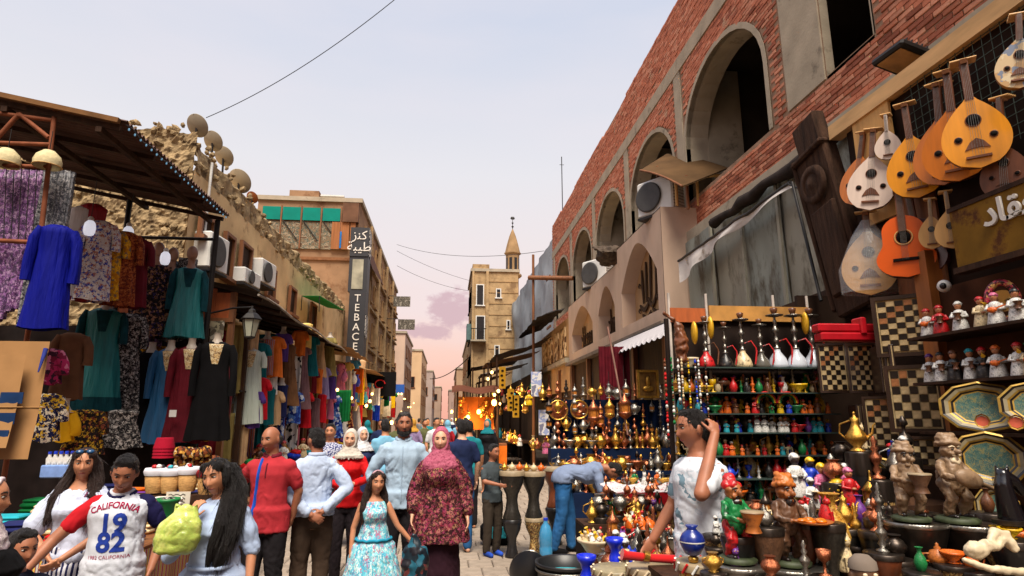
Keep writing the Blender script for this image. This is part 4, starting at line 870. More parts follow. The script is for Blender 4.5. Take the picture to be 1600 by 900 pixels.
# little girl
TURQ = PAT('turquoise_print', 'cells', [(96, 186, 206), (150, 208, 216), (206, 226, 226), (74, 158, 190), (178, 120, 150), (120, 198, 210)], 70, stretch=(1, 1, .45)); TURB = M('turquoise_band', (38, 140, 172), .85, var=.2)
hl3 = [([(-.06, .03, 1.63), (-.10, .01, 1.5), (-.13, -.04, 1.36), (-.13, -.06, 1.24)], [.055, .055, .05, .025]), ([(.06, .04, 1.63), (.10, .02, 1.5), (.12, .0, 1.36), (.12, -.02, 1.28)], [.05, .05, .045, .02]), ([(0, .09, 1.62), (0, .1, 1.45), (0, .11, 1.28)], [.075, .085, .06])]
def girl(HM, J, bv, sh):
    o = []
    for z, r in ((1.02, .205), (.80, .24), (.52, .285)):
        e = B(); n = 32; e.tube([(cos(2*pi*i/n)*r, sin(2*pi*i/n)*r*.82, z+.006*sin(i*2.2)) for i in range(n+1)], .016, 6); o.append((e, 'ruffle', TURB))
    e = B(); e.tube([HM @ Vector((.076*cos(a), -.01, .03+.098*sin(a))) for a in [pi*i/14 for i in range(15)]], .011, 6, flat=.4); o.append((e, 'headband', M('pink_band', (190, 150, 160))))
    return o
person('little girl in tiered turquoise print dress holding a hand, long dark hair', gp(592, 5.6), .1, 1.27, SK1, fem=True, fat=.92, hs=1.12, yaw=.22, tilt=.06, arms={-1: ((-.235, .02, 1.14), (-.25, -.03, .88)), 1: ((.27, -.02, 1.16), (.42, -.03, 1.0))}, hands={1: ((.8, -.1, -.4), (0, .2, -1), .5)}, jaw=.9,
       top=dict(mat=TURQ, sleeve=0, hem=.48, flare=.27, ease=.016, name='dress', neck=0, fold=.014), hair=('long', HAIRBR, hl3), extra=girl, vox=.006, shoes=M('pink_shoe', (190, 110, 130)))
# woman in pink headscarf and floral tunic
FLOR = PAT('floral_maroon', 'cells', [(46, 18, 26), (40, 16, 22), (120, 36, 56), (40, 22, 24), (140, 60, 76), (76, 44, 40), (156, 96, 90), (66, 24, 36), (140, 50, 84), (48, 30, 24), (150, 110, 80)], 62, rough=.85)
PINK = PAT('pink_scarf', 'speckle', [(166, 82, 106), (178, 96, 118), (150, 68, 92)], 60)
person('woman in pink headscarf and wide maroon floral tunic walking towards us', gp(690, 5.9), -.03, 1.65, SK3, fem=True, fat=1.04, shw=1.02, yaw=-.02, arms={-1: ((-.235, .0, 1.15), (-.25, -.10, .95)), 1: ((.24, .0, 1.15), (.27, -.10, .93))}, top=dict(mat=FLOR, sleeve=.86, sw=.022, hem=.70, flare=.22, ease=.022, name='tunic', fold=.018), legs=('skirt', M('plum_skirt', (44, 22, 32), .9, var=.25, scale=7), [(.02, .22, .18), (.5, .2, .17), (.9, .19, .15), (1.04, .17, .13)]), hair=('hijab', PINK, 1.36), vox=.0064, shoes=BLK)
# man in white tee scratching his head
TEE2 = PAT('printed_white_tee', 'speckle', [(208, 212, 220), (214, 218, 226), (192, 204, 214), (212, 216, 224), (120, 148, 164)], 7, stops=[0, .3, .5, .58, .70], stretch=(1, 1, 1.3))
person('man in printed white t-shirt in profile, hand raised behind his ear', gp(1086, 3.85), -1.42, 1.80, SK2, fat=1.08, yaw=-.05, pitch=.06, shw=1.05, arms={1: ((.28, -.16, 1.28), (.15, .035, 1.60)), -1: ((-.24, -.05, 1.16), (-.25, -.2, .95))}, hands={1: ((-.45, .25, .75), (-1, 0, 0), .7)}, top=dict(mat=TEE2, sleeve=.36, hem=.80, ease=.02, neck=1), legs=('pants', DKTR), hair=('short', HAIRB), vox=.0062)
# boy at the drums, man bending over
person('boy in grey t-shirt and dark trousers standing at the goblet drums', gp(770, 8.4), .55, 1.38, SK2, hs=1.12, fat=.95, yaw=.1, pitch=.1, arms={-1: ((-.22, -.08, 1.18), (-.08, -.30, 1.14)), 1: ((.24, -.06, 1.16), (.16, -.30, 1.14))}, top=dict(mat=M('grey_tee', (66, 74, 78), .9, var=.15), sleeve=.36, hem=.84), legs=('pants', M('olive_trousers', (58, 50, 42), .9, var=.2)), shoes=M('blue_trainer', (40, 74, 170), .7, var=.4), vox=.009, cv=.013)
JEAN = M('blue_jeans', (42, 92, 142), .9, var=.25, scale=6, bump=.3, bscale=120, dirt=((86, 136, 176), 3, .6)); GTEE = M('grey_blue_tee', (122, 136, 164), .88, var=.1, scale=8, bump=.2)
person('man in blue jeans and grey blue t-shirt bending over the wares', gp(878, 8.45), 1.45, 1.74, SK2, fat=1.08, bend=1.3, pitch=.35, step=.12, stance=.1, arms={-1: ((-.22, -.26, 1.36), (-.16, -.46, 1.26)), 1: ((.22, -.26, 1.36), (.12, -.46, 1.26))}, top=dict(mat=GTEE, sleeve=.42, hem=.90, ease=.018), legs=('pants', JEAN), hair=('short', HAIRB), shoes=BLK, vox=.009, cv=.013)
# passers-by further down the street
CRC = [('white', (206, 206, 210)), ('black', (28, 26, 30)), ('sky blue', (120, 176, 206)), ('navy', (34, 44, 78)), ('ochre', (190, 140, 60)), ('crimson', (150, 30, 40)), ('olive', (90, 92, 60)), ('lilac', (150, 130, 170)), ('teal', (30, 120, 130)), ('grey', (120, 120, 122))]
FAR = [(518, 9.0, 1.66, 9, 0, PAT('blue_gingham', 'speckle', [(40, 50, 110), (196, 200, 216)], 60)), (536, 10.5, 1.70, 1, 1, None), (568, 9.2, 1.60, 3, 1, None), (603, 10.2, 1.72, 2, 0, None), (660, 12, 1.68, 0, 1, None), (722, 8.6, 1.72, 3, 0, None), (733, 10.4, 1.70, 8, 0, None), (708, 11.5, 1.64, 1, 1, None), (745, 13.5, 1.66, 4, 1, None), (585, 12.5, 1.70, 5, 0, None), (622, 14, 1.72, 6, 0, None), (646, 17, 1.70, 7, 1, None), (682, 15, 1.74, 0, 0, None), (700, 18, 1.66, 5, 1, None), (718, 20, 1.72, 2, 0, None), (668, 22, 1.72, 8, 0, None), (640, 24, 1.68, 4, 1, None), (690, 27, 1.7, 1, 0, None), (655, 31, 1.7, 9, 0, None), (706, 33, 1.7, 3, 1, None), (548, 14.5, 1.7, 0, 0, None), (575, 17, 1.66, 1, 1, None)]
FAR += [(612, 11.5, 1.7, 1, 0, None), (640, 13, 1.66, 3, 1, None), (762, 15, 1.7, 1, 1, None), (596, 16, 1.7, 3, 0, None), (728, 15, 1.74, 1, 0, None), (664, 18, 1.7, 6, 0, None)]
FARL = ['in blue checked shirt behind the man with clasped hands', 'in black, half hidden behind the woman in scarlet', 'in navy cap behind the woman in scarlet', 'in sky blue shirt past the bearded man', 'in white headscarf between the bearded man and the pink scarf', 'in navy jacket beside the pink headscarf', 'in teal shirt right behind the navy jacket', 'in black veil past the pink headscarf', 'in ochre scarf before the orange lit stall', 'in crimson shirt among the crowd past the garment rails', 'in olive shirt among the distant crowd', 'in lilac headscarf in the distant crowd', 'in white shirt in the middle of the far crowd', 'in crimson headscarf in the far crowd', 'in sky blue shirt near the lit lamps', 'in teal shirt deep in the crowd', 'in ochre veil deep in the crowd', 'in black at the vanishing end of the crowd', 'in grey near the end of the street', 'in navy veil near the end of the street', 'in white shirt by the left hand clothes stalls', 'in black veil by the left hand clothes stalls', 'in black shirt past the bearded man', 'in navy veil over the bearded shoulder', 'in black veil near the lit stall', 'in navy shirt by the hanging cloths', 'in black jacket ahead of the lit stall', 'in olive jacket deep in the crowd']
for i, (px, Y, hh, ci, fm, mt) in enumerate(FAR):
    if i in (1, 4, 7, 8, 9, 20, 22, 23): continue
    mt = mt or M('crowd_'+CRC[ci][0], CRC[ci][1], .88, var=.15, scale=8)
    person(('woman ' if fm else 'man ')+FARL[i], gp(px, Y), [0, pi, .4, pi-.5, -.3][i % 5] if i not in (5, 6, 3) else pi+.3, hh, [SK1, SK2, SK3][i % 3], fem=bool(fm), top=dict(mat=mt, sleeve=.9 if fm else .4, hem=.4 if fm else .84, flare=.12 if fm else 0), legs=None if fm else ('pants', [DKTR, BTR, JEAN][i % 3]), hair=('hijab', M('crowd_'+CRC[(ci+7) % 10][0], CRC[(ci+7) % 10][1], .88, var=.15, scale=8), 1.4) if fm else ('short', HAIRB), vox=.017 if Y > 10 else .0119, cv=.02, group='people further down the street')
# ================================================================== MAKERS for the goods on sale
def gown(name, label, loc, rz, H, w=.26, mat=None, sh=.19, sleeve=.5, smat=None, neck=None, panel=None, cat='dress', group=None, ny=7, amp=.13, waist=.8, d=.55, hem2=None, seed=0):
    """a hanging dress: rippled skirt, sleeves, embroidered yoke, optional dress-form neck; hem at z 0, shoulders at z H"""
    root = thing(name, label, cat, loc, rz, group); n = 44; nz_ = 22; b = B()
    def rad(z):
        t = z/H
        if t > .96: return sh*(1-.55*(t-.96)/.04)
        if t > .72: return sh*(.98-(1-waist)*.6*(1-(t-.72)/.24))
        k = (.72-t)/.72; return sh*(.98-(1-waist)*.6)*(1-k)+w*k
    vs = []; fs = []
    for j in range(nz_+1):
        z = H*j/nz_; r = rad(z); a_ = amp*max(0, 1-z/H*1.25)
        for i in range(n):
            th = 2*pi*i/n; rp_ = 1+a_*sin(ny*th+seed+1.2*sin(z*3+seed))+.05*noise.noise(Vector((cos(th)*4, sin(th)*4, z*3+seed)))
            vs.append((r*cos(th)*rp_, r*sin(th)*d*rp_, z+(.012*sin(ny*th*.5+seed) if j == 0 else 0)))
    for j in range(nz_): fs += [(j*n+i, j*n+(i+1) % n, (j+1)*n+(i+1) % n, (j+1)*n+i) for i in range(n)]
    fs.append(tuple(nz_*n+i for i in range(n))); b.add(vs, fs, True); b.obj('gown', mat, root)
    if hem2 is not None:
        e = B(); zz = [H*.0, H*.06, H*.13]; vs2 = []
        for z in zz:
            r = rad(z)+.006; a_ = amp*(1-z/H*1.25)
            vs2 += [(r*cos(2*pi*i/n)*(1+a_*sin(ny*2*pi*i/n+seed+1.2*sin(z*3+seed))), r*sin(2*pi*i/n)*d*(1+a_*sin(ny*2*pi*i/n+seed+1.2*sin(z*3+seed))), z) for i in range(n)]
        e.add(vs2, [(j*n+i, j*n+(i+1) % n, (j+1)*n+(i+1) % n, (j+1)*n+i) for j in range(2) for i in range(n)], True); e.obj('hem_border', hem2, root)
    if sleeve:
        for s_ in (-1, 1):
            e = B(); L = sleeve; p0 = Vector((s_*(sh-.04), 0, H-.05)); e.tube([p0, p0+Vector((s_*.05, -.01, -.10)), p0+Vector((s_*(.06+.02*L), -.02, -.5*L-.08)), p0+Vector((s_*(.055+.02*L), -.01, -L))], [.06, .056, .05, .056], 12, flat=.7); e.obj('sleeve', smat or mat, root)
    if panel is not None:
        e = B(); zz = [H*.99-i*.035 for i in range(8)]
        e.grid(lambda u, v: ((u-.5)*2*(.085*(1-.55*v)), -(rad(H*.97-v*.26)*d*sqrt(max(.05, 1-((u-.5)*2*.085/rad(H*.97-v*.26))**2))+.008), H*.97-v*.26), 8, 10); e.obj('yoke', panel, root)
    if neck is not None:
        e = B(); e.lathe([(.10, H-.03), (.06, H+.01), (.045, H+.04), (.042, H+.10), (.05, H+.115)], 14, sy=.8); e.obj('dress_form_neck', neck, root)
        if neck is HEADM: e = B(); e.ell((0, -.01, H+.2), (.07, .085, .105), 14, 10); e.obj('mannequin_head', neck, root)
    return root
HEADM = M('mannequin_skin', (150, 110, 86), .5, var=.1)
FORMW = M('dress_form_white', (170, 156, 140), .5, var=.05)
def drape(name, label, loc, rz, W_, H, mat, cat='scarf', group=None, k=5, amp=.03, seed=0., taper=1., border=None):
    """a cloth hung over a rail: folded in half, rippling"""
    b = B(); n = 36; nv = 12; vs = []; fs = []
    for j in range(nv+1):
        v = j/nv; z = H*v; ww = W_*(taper+(1-taper)*v)
        for i in range(n):
            t = i/n; s_ = 2*t if t < .5 else 2-2*t; side = -1 if t < .5 else 1
            x = (s_-.5)*ww; y = side*(.018+.01*(1-v))+amp*(1-.7*v)*sin(k*2*pi*s_+seed+v)+.01*noise.noise(Vector((s_*5+seed, v*4, side)))
            vs.append((x, y, z+(.02*sin(s_*7+seed) if j == 0 else 0)))
    for j in range(nv): fs += [(j*n+i, j*n+(i+1) % n, (j+1)*n+(i+1) % n, (j+1)*n+i) for i in range(n)]
    fs.append(tuple(nv*n+i for i in range(n))); b.add(vs, fs, True); b.m(mat); b.MI = [0]*len(b.F)
    o = b.obj(name, mat, None, loc, rz, label=label, cat=cat, group=group); return o
# ---- metals and paints
BRASS = M('brass', (206, 158, 72), .3, .9, var=.35, scale=18, bump=.4, bscale=70, dirt=((70, 46, 20), 14, .60)); COPPER = M('copper', (180, 108, 76), .32, .9, var=.35, scale=18, bump=.4, bscale=70, dirt=((60, 34, 24), 14, .58)); SILV = M('silver_metal', (150, 146, 138), .28, .9, var=.3, scale=18, bump=.4, bscale=70, dirt=((60, 56, 52), 14, .60))
DKMET = M('dark_bronze', (66, 58, 52), .35, .8, var=.3, scale=14); GOLDP = M('gold_paint', (222, 170, 40), .4, .3, var=.2, scale=20); IVO = M('ivory', (214, 196, 164), .5, var=.12, scale=16)
PC = {'red': (190, 26, 30), 'blue': (26, 60, 190), 'green': (22, 120, 62), 'yellow': (232, 186, 20), 'white': (220, 218, 212), 'black': (20, 18, 20), 'orange': (222, 104, 26), 'pink': (214, 110, 150), 'turquoise': (40, 160, 176), 'purple': (110, 56, 140), 'brown': (104, 62, 36), 'cream': (214, 192, 150), 'ivory': (214, 196, 164)}
def PT(c, rough=.4):
    d = PC[c]; return M('paint_'+c+(str(rough) if rough != .4 else ''), d, rough, var=.3, scale=22, coat=.15, bump=.3, bscale=40, dirt=(tuple(v*.35 for v in d) if max(d) > 90 else (90, 80, 70), 13, .53))
SKD = M('doll_skin', (176, 116, 80), .5, var=.08); SKB = M('doll_dark_skin', (44, 30, 24), .45, var=.1)
_cache = {}
def cached(key, fn):
    if key not in _cache: b = B(); fn(b); _cache[key] = b.mesh(key if isinstance(key, str) else key[0])
    return _cache[key]
def doll(robe, hat, skin='tan', arms=True, instr=None):
    """painted figurine about 1 high: robe, arms, face, headdress"""
    def f(b):
        b.m(PT(robe)).lathe([(.24, 0), (.25, .03), (.2, .3), (.15, .48), (.17, .56), (.13, .66), (.06, .70)], 10)
        sk = SKD if skin == 'tan' else SKB
        b.m(sk).lathe([(.05, .68), (.05, .74)], 8).ell((0, -.01, .82), (.10, .11, .125), 10, 8).ell((0, -.115, .81), (.018, .025, .02), 6, 5)
        b.m(PT('black')); b.ell((-.038, -.102, .845), (.016, .01, .013), 6, 4); b.ell((.038, -.102, .845), (.016, .01, .013), 6, 4)
        b.m(PT(hat)).ell((0, .015, .87), (.118, .12, .115), 10, 7).lathe([(.118, .86), (.135, .885), (.118, .91)], 10, cap=False)
        if arms:
            b.m(PT(robe)); 
            for s_ in (-1, 1): b.tube([(s_*.15, 0, .6), (s_*.22, -.06, .46), (s_*.08, -.2, .44)], [.055, .05, .035], 7)
            b.m(sk).ell((0, -.21, .44), (.07, .04, .04), 7, 5)
        if instr == 'drum': b.m(PT('brown')).lathe([(.1, 0), (.06, .1), (.13, .22)], 10, c=(0, -.26, .34)); b.m(PT('cream')).lathe([(.125, .22), (.0, .23)], 10, c=(0, -.26, .34), cap=False)
        if instr == 'lute': b.m(PT('orange')).ell((-.05, -.25, .42), (.13, .05, .09), 9, 6).box((.17, -.25, .5), (.26, .03, .04), Matrix.Rotation(-.35, 3, 'Y'))
        if instr == 'horn': b.m(GOLDP).tube([(0, -.11, .78), (.02, -.25, .72), (.03, -.38, .66)], [.015, .02, .06], 7)
    return cached(('doll', robe, hat, skin, arms, instr), f)
def hookah(glass, metal=None):
    metal = metal or SILV
    def f(b):
        b.m(glass).lathe([(.13, 0), (.15, .02), (.15, .06), (.12, .16), (.05, .26), (.045, .30)], 14)
        b.m(metal).lathe([(.05, .30), (.06, .32), (.025, .34), (.03, .40), (.05, .43), (.03, .46), (.022, .52), (.045, .56), (.055, .6), (.03, .64), (.02, .70), (.035, .73), (.02, .76), (.018, .84)], 10)
        b.lathe([(.02, .80), (.13, .82), (.14, .835), (.02, .83)], 14, cap=False); b.m(PT('brown')).lathe([(.025, .84), (.05, .89), (.06, .94), (.04, .95)], 10)
        b.m(PT(['brown', 'cream', 'red'][len(glass.name) % 3])).tube([(.03, -.02, .42), (.14, -.05, .46), (.22, -.06, .34), (.2, -.08, .14), (.16, -.10, .06), (.22, -.08, .3)], .013, 6)
    return cached(('hookah', glass.name, metal.name), f)
def pot(kind, metal):
    P = {'jar': [(.2, 0), (.22, .02), (.14, .06), (.36, .28), (.38, .42), (.28, .58), (.16, .66), (.2, .74), (.24, .76)], 'ewer': [(.22, 0), (.1, .1), (.28, .3), (.3, .42), (.16, .62), (.09, .8), (.13, .92), (.05, .96), (.03, 1.05), (.05, 1.08), (.01, 1.12)],
         'lamp': [(.2, 0), (.05, .12), (.05, .24), (.16, .3), (.2, .42), (.12, .56), (.04, .62), (.05, .78), (.12, .84), (.09, .95), (.02, 1.06)], 'bowl': [(.2, 0), (.24, .03), (.12, .08), (.42, .36), (.46, .46), (.42, .45), (.2, .16), (0, .12)],
         'goblet': [(.2, 0), (.2, .03), (.05, .1), (.05, .4), (.2, .52), (.24, .8), (.21, .8), (.15, .55), (0, .5)], 'vase': [(.14, 0), (.2, .1), (.26, .32), (.2, .55), (.09, .72), (.08, .84), (.16, .95)], 'tall': [(.16, 0), (.17, .04), (.05, .1), (.11, .2), (.05, .3), (.13, .42), (.14, .5), (.05, .62), (.09, .7), (.04, .78), (.07, .86), (.02, .98)]}
    def f(b):
        b.m(metal).lathe(P[kind], 14)
        if kind == 'ewer': b.tube([(.26, 0, .34), (.42, 0, .5), (.46, 0, .72), (.52, 0, .78)], [.06, .04, .028, .02], 7).tube([(-.24, 0, .3), (-.44, 0, .5), (-.4, 0, .75), (-.12, 0, .86)], .028, 7)
        if kind == 'jar': b.tube([(.3, 0, .55), (.45, 0, .5), (.42, 0, .36), (.36, 0, .32)], .03, 6).tube([(-.3, 0, .55), (-.45, 0, .5), (-.42, 0, .36), (-.36, 0, .32)], .03, 6)
    return cached(('pot', kind, metal.name), f)
def lantern(metal):
    def f(b):
        b.m(metal).lathe([(.02, 0), (.10, .04), (.22, .12), (.24, .2), (.24, .24), (.2, .26)], 10).lathe([(.22, .52), (.26, .55), (.14, .7), (.05, .82), (.02, 1.0), (.03, 1.05), (0, 1.1)], 10)
        for i in range(5): a = 2*pi*i/5; b.tube([(.21*cos(a), .21*sin(a), .25), (.22*cos(a), .22*sin(a), .54)], .014, 5)
        b.m(M('amber_glass', (196, 120, 50), .2, var=.4, scale=8)).lathe([(.19, .25), (.2, .53)], 10)
    return cached(('lantern', metal.name), f)
def drum(skin, body, h=1.):
    def f(b):
        b.m(body).lathe([(.26, 0), (.27, .03), (.19, .2), (.16, .38), (.18, .5), (.32, .72), (.36, .9), (.36, .98)], 18); b.m(skin).lathe([(.372, .9), (.372, .99), (.35, 1.0), (0, 1.005)], 18, cap=False)
    return cached(('drum', skin.name, body.name), f)
def cat_fig(c):
    def f(b):
        b.m(PT(c)).lathe([(.2, 0), (.22, .05), (.2, .25), (.13, .5), (.1, .6)], 12, sy=1.2).ell((0, -.08, .7), (.13, .14, .13), 10, 8)
        for s_ in (-1, 1): b.lathe([(.05, 0), (.001, .14)], 6, c=(s_*.08, -.05, .78)); b.tube([(s_*.09, -.2, .35), (s_*.08, -.23, .02)], [.06, .05], 7)
        b.tube([(.1, .2, .05), (.25, .1, .06), (.26, -.1, .05)], .04, 6); b.m(PT('yellow')); b.ell((-.05, -.2, .73), (.022, .012, .02), 6, 4).ell((.05, -.2, .73), (.022, .012, .02), 6, 4)
    return cached(('cat', c), f)
def camel(c):
    def f(b):
        b.m(PT(c)).ell((0, 0, .5), (.32, .14, .16), 12, 8).ell((.0, 0, .66), (.13, .1, .12), 10, 7)
        for x in (-.22, .22):
            for y in (-.08, .08): b.tube([(x, y, .45), (x, y, .24), (x+.02, y, 0)], [.06, .035, .03], 7)
        b.tube([(-.28, 0, .52), (-.44, 0, .5), (-.5, 0, .72), (-.5, 0, .82)], [.09, .065, .05, .05], 8).ell((-.57, 0, .84), (.1, .05, .055), 9, 6)
        b.m(PT('red')).ell((0, 0, .68), (.15, .16, .1), 10, 6)
    return cached(('camel', c), f)
def teapot(c):
    def f(b):
        b.m(c).lathe([(.15, 0), (.26, .12), (.3, .26), (.2, .44), (.08, .5), (.1, .54), (.04, .6), (.05, .64), (0, .68)], 12).tube([(.24, 0, .16), (.4, 0, .3), (.44, 0, .46)], [.06, .035, .025], 7).tube([(-.26, 0, .36), (-.42, 0, .36), (-.4, 0, .16), (-.25, 0, .14)], .03, 6)
    return cached(('teapot', c.name), f)
def place(me, name, loc, sc, label, cat, rz=0., group=None): return inst(name, me, None, loc, (0, 0, rz), sc, label=label, cat=cat, group=group)
class PlainObj: pass
def shelf_row(items, A, Bp, where, group, jit=.01, rzj=.4):
    """items: list of (mesh, name, desc, cat, scale); laid from A to B, each told apart by its place on the shelf"""
    A, Bp = Vector(A), Vector(Bp); n = len(items); cnt = {}
    tot = {}
    for it in items: tot[it[2]] = tot.get(it[2], 0)+1
    for i, (me, nm, desc, cat, sc) in enumerate(items):
        p = A.lerp(Bp, (i+.5)/n)+Vector((ru(-jit, jit)*1.5, ru(-jit, jit)*2, 0))
        cnt[desc] = cnt.get(desc, 0)+1
        lb = f'{desc} {where}' if tot[desc] == 1 else f'{desc} {where}, {ORD[cnt[desc]-1]} from left'
        inst(nm, me, None, p, (0, 0, ru(-rzj, rzj)), sc, label=lb, cat=cat, group=group)
def bulb_lamp(label, p, drop, r=.05, emit=1.5, group=None):
    """hanging energy-saving lamp: flex, cap, white bell"""
    o = thing('hanging_lamp', label, 'lamp', p, 0, group)
    B().tube([(0, 0, .14), (0, 0, drop)], .004, 5).obj('flex', IRON, o); B().lathe([(r*.5, .09), (r*.55, .13), (r*.3, .15)], 10).obj('cap', WHITEM, o)
    B().lathe([(r*.2, -.08), (r*.75, -.07), (r, -.03), (r*1.05, .02), (r*.9, .07), (r*.5, .10)], 14).obj('bulb', M('white_lamp', (226, 228, 240), .3, var=.02, emit=emit*.3), o); return o
def ac_unit(label, loc, rz, w=.8, h=.58, d=.32):
    o = thing('air_conditioner', label, 'air conditioner', loc, rz)
    B().cham((0, 0, h/2), (w, d, h), .03).obj('casing', WHITEM, o)
    B().lathe([(h*.42, 0), (h*.42, .02), (h*.38, .025)], 24, c=(-w*.14, -d/2-.02, h/2), rot=Matrix.Rotation(pi/2, 3, 'X')).obj('fan_opening', M('fan_dark', (60, 58, 56), .6), o)
    g = B()
    for k in range(4): g.tube([(-w*.14+cos(a)*h*(.1+.09*k), -d/2-.03, h/2+sin(a)*h*(.1+.09*k)) for a in [2*pi*i/20 for i in range(21)]], .006, 4)
    for a in range(6): g.tube([(-w*.14, -d/2-.032, h/2), (-w*.14+cos(a*pi/3)*h*.4, -d/2-.032, h/2+sin(a*pi/3)*h*.4)], .006, 4)
    g.obj('fan_guard', WHITEM, o)
    l = B()
    for k in range(9): l.bb(w/2, w/2+.008, -d/2+.03, d/2-.03, h*.14+k*h*.085, h*.14+k*h*.085+.018)
    l.obj('side_louvres', M('louvre_grey', (150, 148, 142), .6), o); B().bb(-w/2, w/2, -d/2, d/2, -.05, -.002).obj('bracket', IRON, o); return o
# ================================================================== LEFT: clothes stalls
# corrugated awning
EV0, EV1 = Vector((-3.3, 5.96, 4.62)), Vector((-3.3, 8.9, 4.57)); UP0 = PY(-70, 136, 5.96); sl = (UP0-EV0)
aw = thing('corrugated_awning', 'brown corrugated metal awning over the dress stall', 'awning', (-3.3, 5.96, 0)); AT = Matrix.Translation((3.3, -5.96, 0))
CORR = M('rusty_corrugated', (92, 62, 48), .6, .3, var=.3, scale=3, bump=.2, dirt=((54, 34, 28), 3, .55))
ext = 1.55
for k in range(4):
    b = B(); b.T = AT; y0, y1 = 5.96+k*.735, 5.96+(k+1)*.735+.02
    b.grid(lambda u, v: (EV0.x+.06+sl.x*ext*v, y0+(y1-y0)*u, EV0.z+.02+sl.z*ext*v+.018*sin(u*2*pi*9)+k*.004), 72, 4); b.obj('sheet', CORR, aw)
for k in range(5): b = B(); b.T = AT; y = 6.0+k*.71; b.tube([EV0+Vector((0, y-5.96, -.05)), EV0+Vector((sl.x*ext, y-5.96, sl.z*ext-.05))], .035, 4, smooth=False); b.obj('rafter', WOODD, aw)
for v in (.08, .45, .9): b = B(); b.T = AT; b.tube([EV0+Vector((sl.x*ext*v, 0, sl.z*ext*v-.11)), EV0+Vector((sl.x*ext*v, 2.93, sl.z*ext*v-.11))], .04, 4, smooth=False); b.obj('purlin', WOODD, aw)
b = B(); b.T = AT; b.tube([EV0+Vector((0, -.02, .01)), EV0+Vector((sl.x*ext, -.02, sl.z*ext+.01))], .035, 4, smooth=False); b.obj('edge_board', M('yellowed_board', (116, 82, 50), .8, var=.3), aw)
for y in (8.86,): b = B(); b.T = AT; b.tube([(-3.38, y, 0), (-3.38, y, 4.55)], .04, 8); b.obj('post', IRON, aw)
for z in (3.78, 4.25): b = B(); b.T = AT; b.tube([(-3.4, 8.8, z), (-6.5, 8.8, z)], .022, 6); b.obj('rail', IRON, aw)
for x in (-4.6, -6.2): b = B(); b.T = AT; b.tube([(x, 8.82, 0), (x, 8.82, 4.9)], .035, 8); b.obj('post', IRON, aw)
b = B(); b.T = AT; b.tube([(-4.95, 6.6, 3.98), (-4.35, 7.9, 3.98)], .05, 5); b.obj('hanging_rail', WOODM, aw)
sl_ = thing('string_of_lights', 'string of tiny blue white lights along the awning eave', 'string lights', (-3.24, 5.96, 4.6))
w_ = B(); w_.tube([(0, i*.12, .02*sin(i*1.7)) for i in range(25)], .006, 4); w_.obj('wire', IRON, sl_); lbm = B().ell((0, 0, 0), (.010, .010, .015), 7, 5).m(M('led_blue', (110, 160, 190), .3, emit=.35)).mesh('bulb'); lbm.materials.clear(); lbm.materials.append(MATS['led_blue'])
for i in range(24): inst('bulb', lbm, sl_, (0, .06+i*.12, -.02))
# steel frame with hung scarves at the near corner
fr = thing('steel_display_frame', 'rusty steel display frame holding up scarves at the near corner', 'frame', (*PY(60, 600, 6.0).xy, 0)); FT = Matrix.Translation(-fr.location)
for nm, a, c in (('upright', (86, 172), (52, 470)), ('crossbar', (-40, 172), (82, 188)), ('crossbar', (-40, 222), (80, 226)), ('crossbar', (-40, 374), (62, 379)), ('crossbar', (-40, 257), (76, 261)), ('brace', (-10, 222), (30, 178)), ('brace', (30, 178), (76, 215))):
    b = B(); b.T = FT; b.tube([PY(*a, 6.0), PY(*c, 6.0)], .022, 8); b.obj(nm, STEELP, fr)
b = B(); b.T = FT; p = PY(52, 470, 6.0); b.tube([p, Vector((p.x, p.y, 0))], .022, 8); b.obj('upright', STEELP, fr)
g_ = B(); g_.T = FT
for i in range(9): g_.tube([PY(-38+i*12, 262, 6.03), PY(-40+i*11.4, 374, 6.03)], .004, 4)
g_.obj('wire_mesh', IRON, fr)
PURP = PAT('purple_sequin', 'cells', [(92, 44, 96), (140, 90, 150), (52, 30, 60), (176, 140, 176), (70, 40, 84)], 55, .5); GREYS = PAT('grey_sequin', 'cells', [(58, 58, 66), (110, 110, 116), (34, 34, 40), (150, 146, 146)], 55, .5); BWP = PAT('black_white_print', 'cells', [(22, 20, 22), (176, 170, 164), (40, 38, 40), (110, 104, 100), (16, 16, 18)], 60)
for i, (x, y1, y0, w_, mt, d) in enumerate(((-22, 265, 500, .3, PURP, 'purple sequinned shawl, outermost on the steel frame'), (14, 265, 485, .22, PURP, 'purple sequinned shawl beside the grey ones on the steel frame'), (52, 265, 508, .24, GREYS, 'grey speckled shawl behind the frame upright'), (86, 268, 380, .16, GREYS, 'short grey speckled shawl nearest the blue robe'))):
    p = PY(x, y0, 6.12+.02*i); q_ = PY(x, y1, 6.12+.02*i); drape('shawl', d, (p.x, p.y, p.z), .1, w_, q_.z-p.z, mt, 'shawl', seed=i*2.)
STRAW = M('straw_shade', (206, 192, 150), .85, var=.15, scale=30, bump=.4, bscale=60)
for i, (x, y) in enumerate(((10, 247), (75, 250))):
    o = thing('woven_lamp_shade', ['pale woven lamp shade near the picture edge above the purple shawls', 'pale woven lamp shade beside the frame upright'][i], 'lamp shade', PY(x, y, 5.9)); B().lathe([(.115, -.07), (.12, -.02), (.10, .04), (.05, .09), (.02, .10)], 16, cap=False).obj('shade', STRAW, o); B().lathe([(.116, -.07), (.125, -.065), (.116, -.06)], 16, cap=False).obj('rim', WOODL, o); B().tube([(0, 0, .1), (0, 0, .3)], .004, 5).obj('flex', IRON, o)
for i, (x, y, Y, L) in enumerate(((140, 358, 7.2, .6), (200, 366, 7.9, .55), (258, 405, 8.3, .35))): bulb_lamp(['white lamp hanging before the floral gown', 'white lamp hanging by the rust coloured gowns', 'white lamp hanging before the black floral gowns'][i], PY(x, y, Y), L, .06)
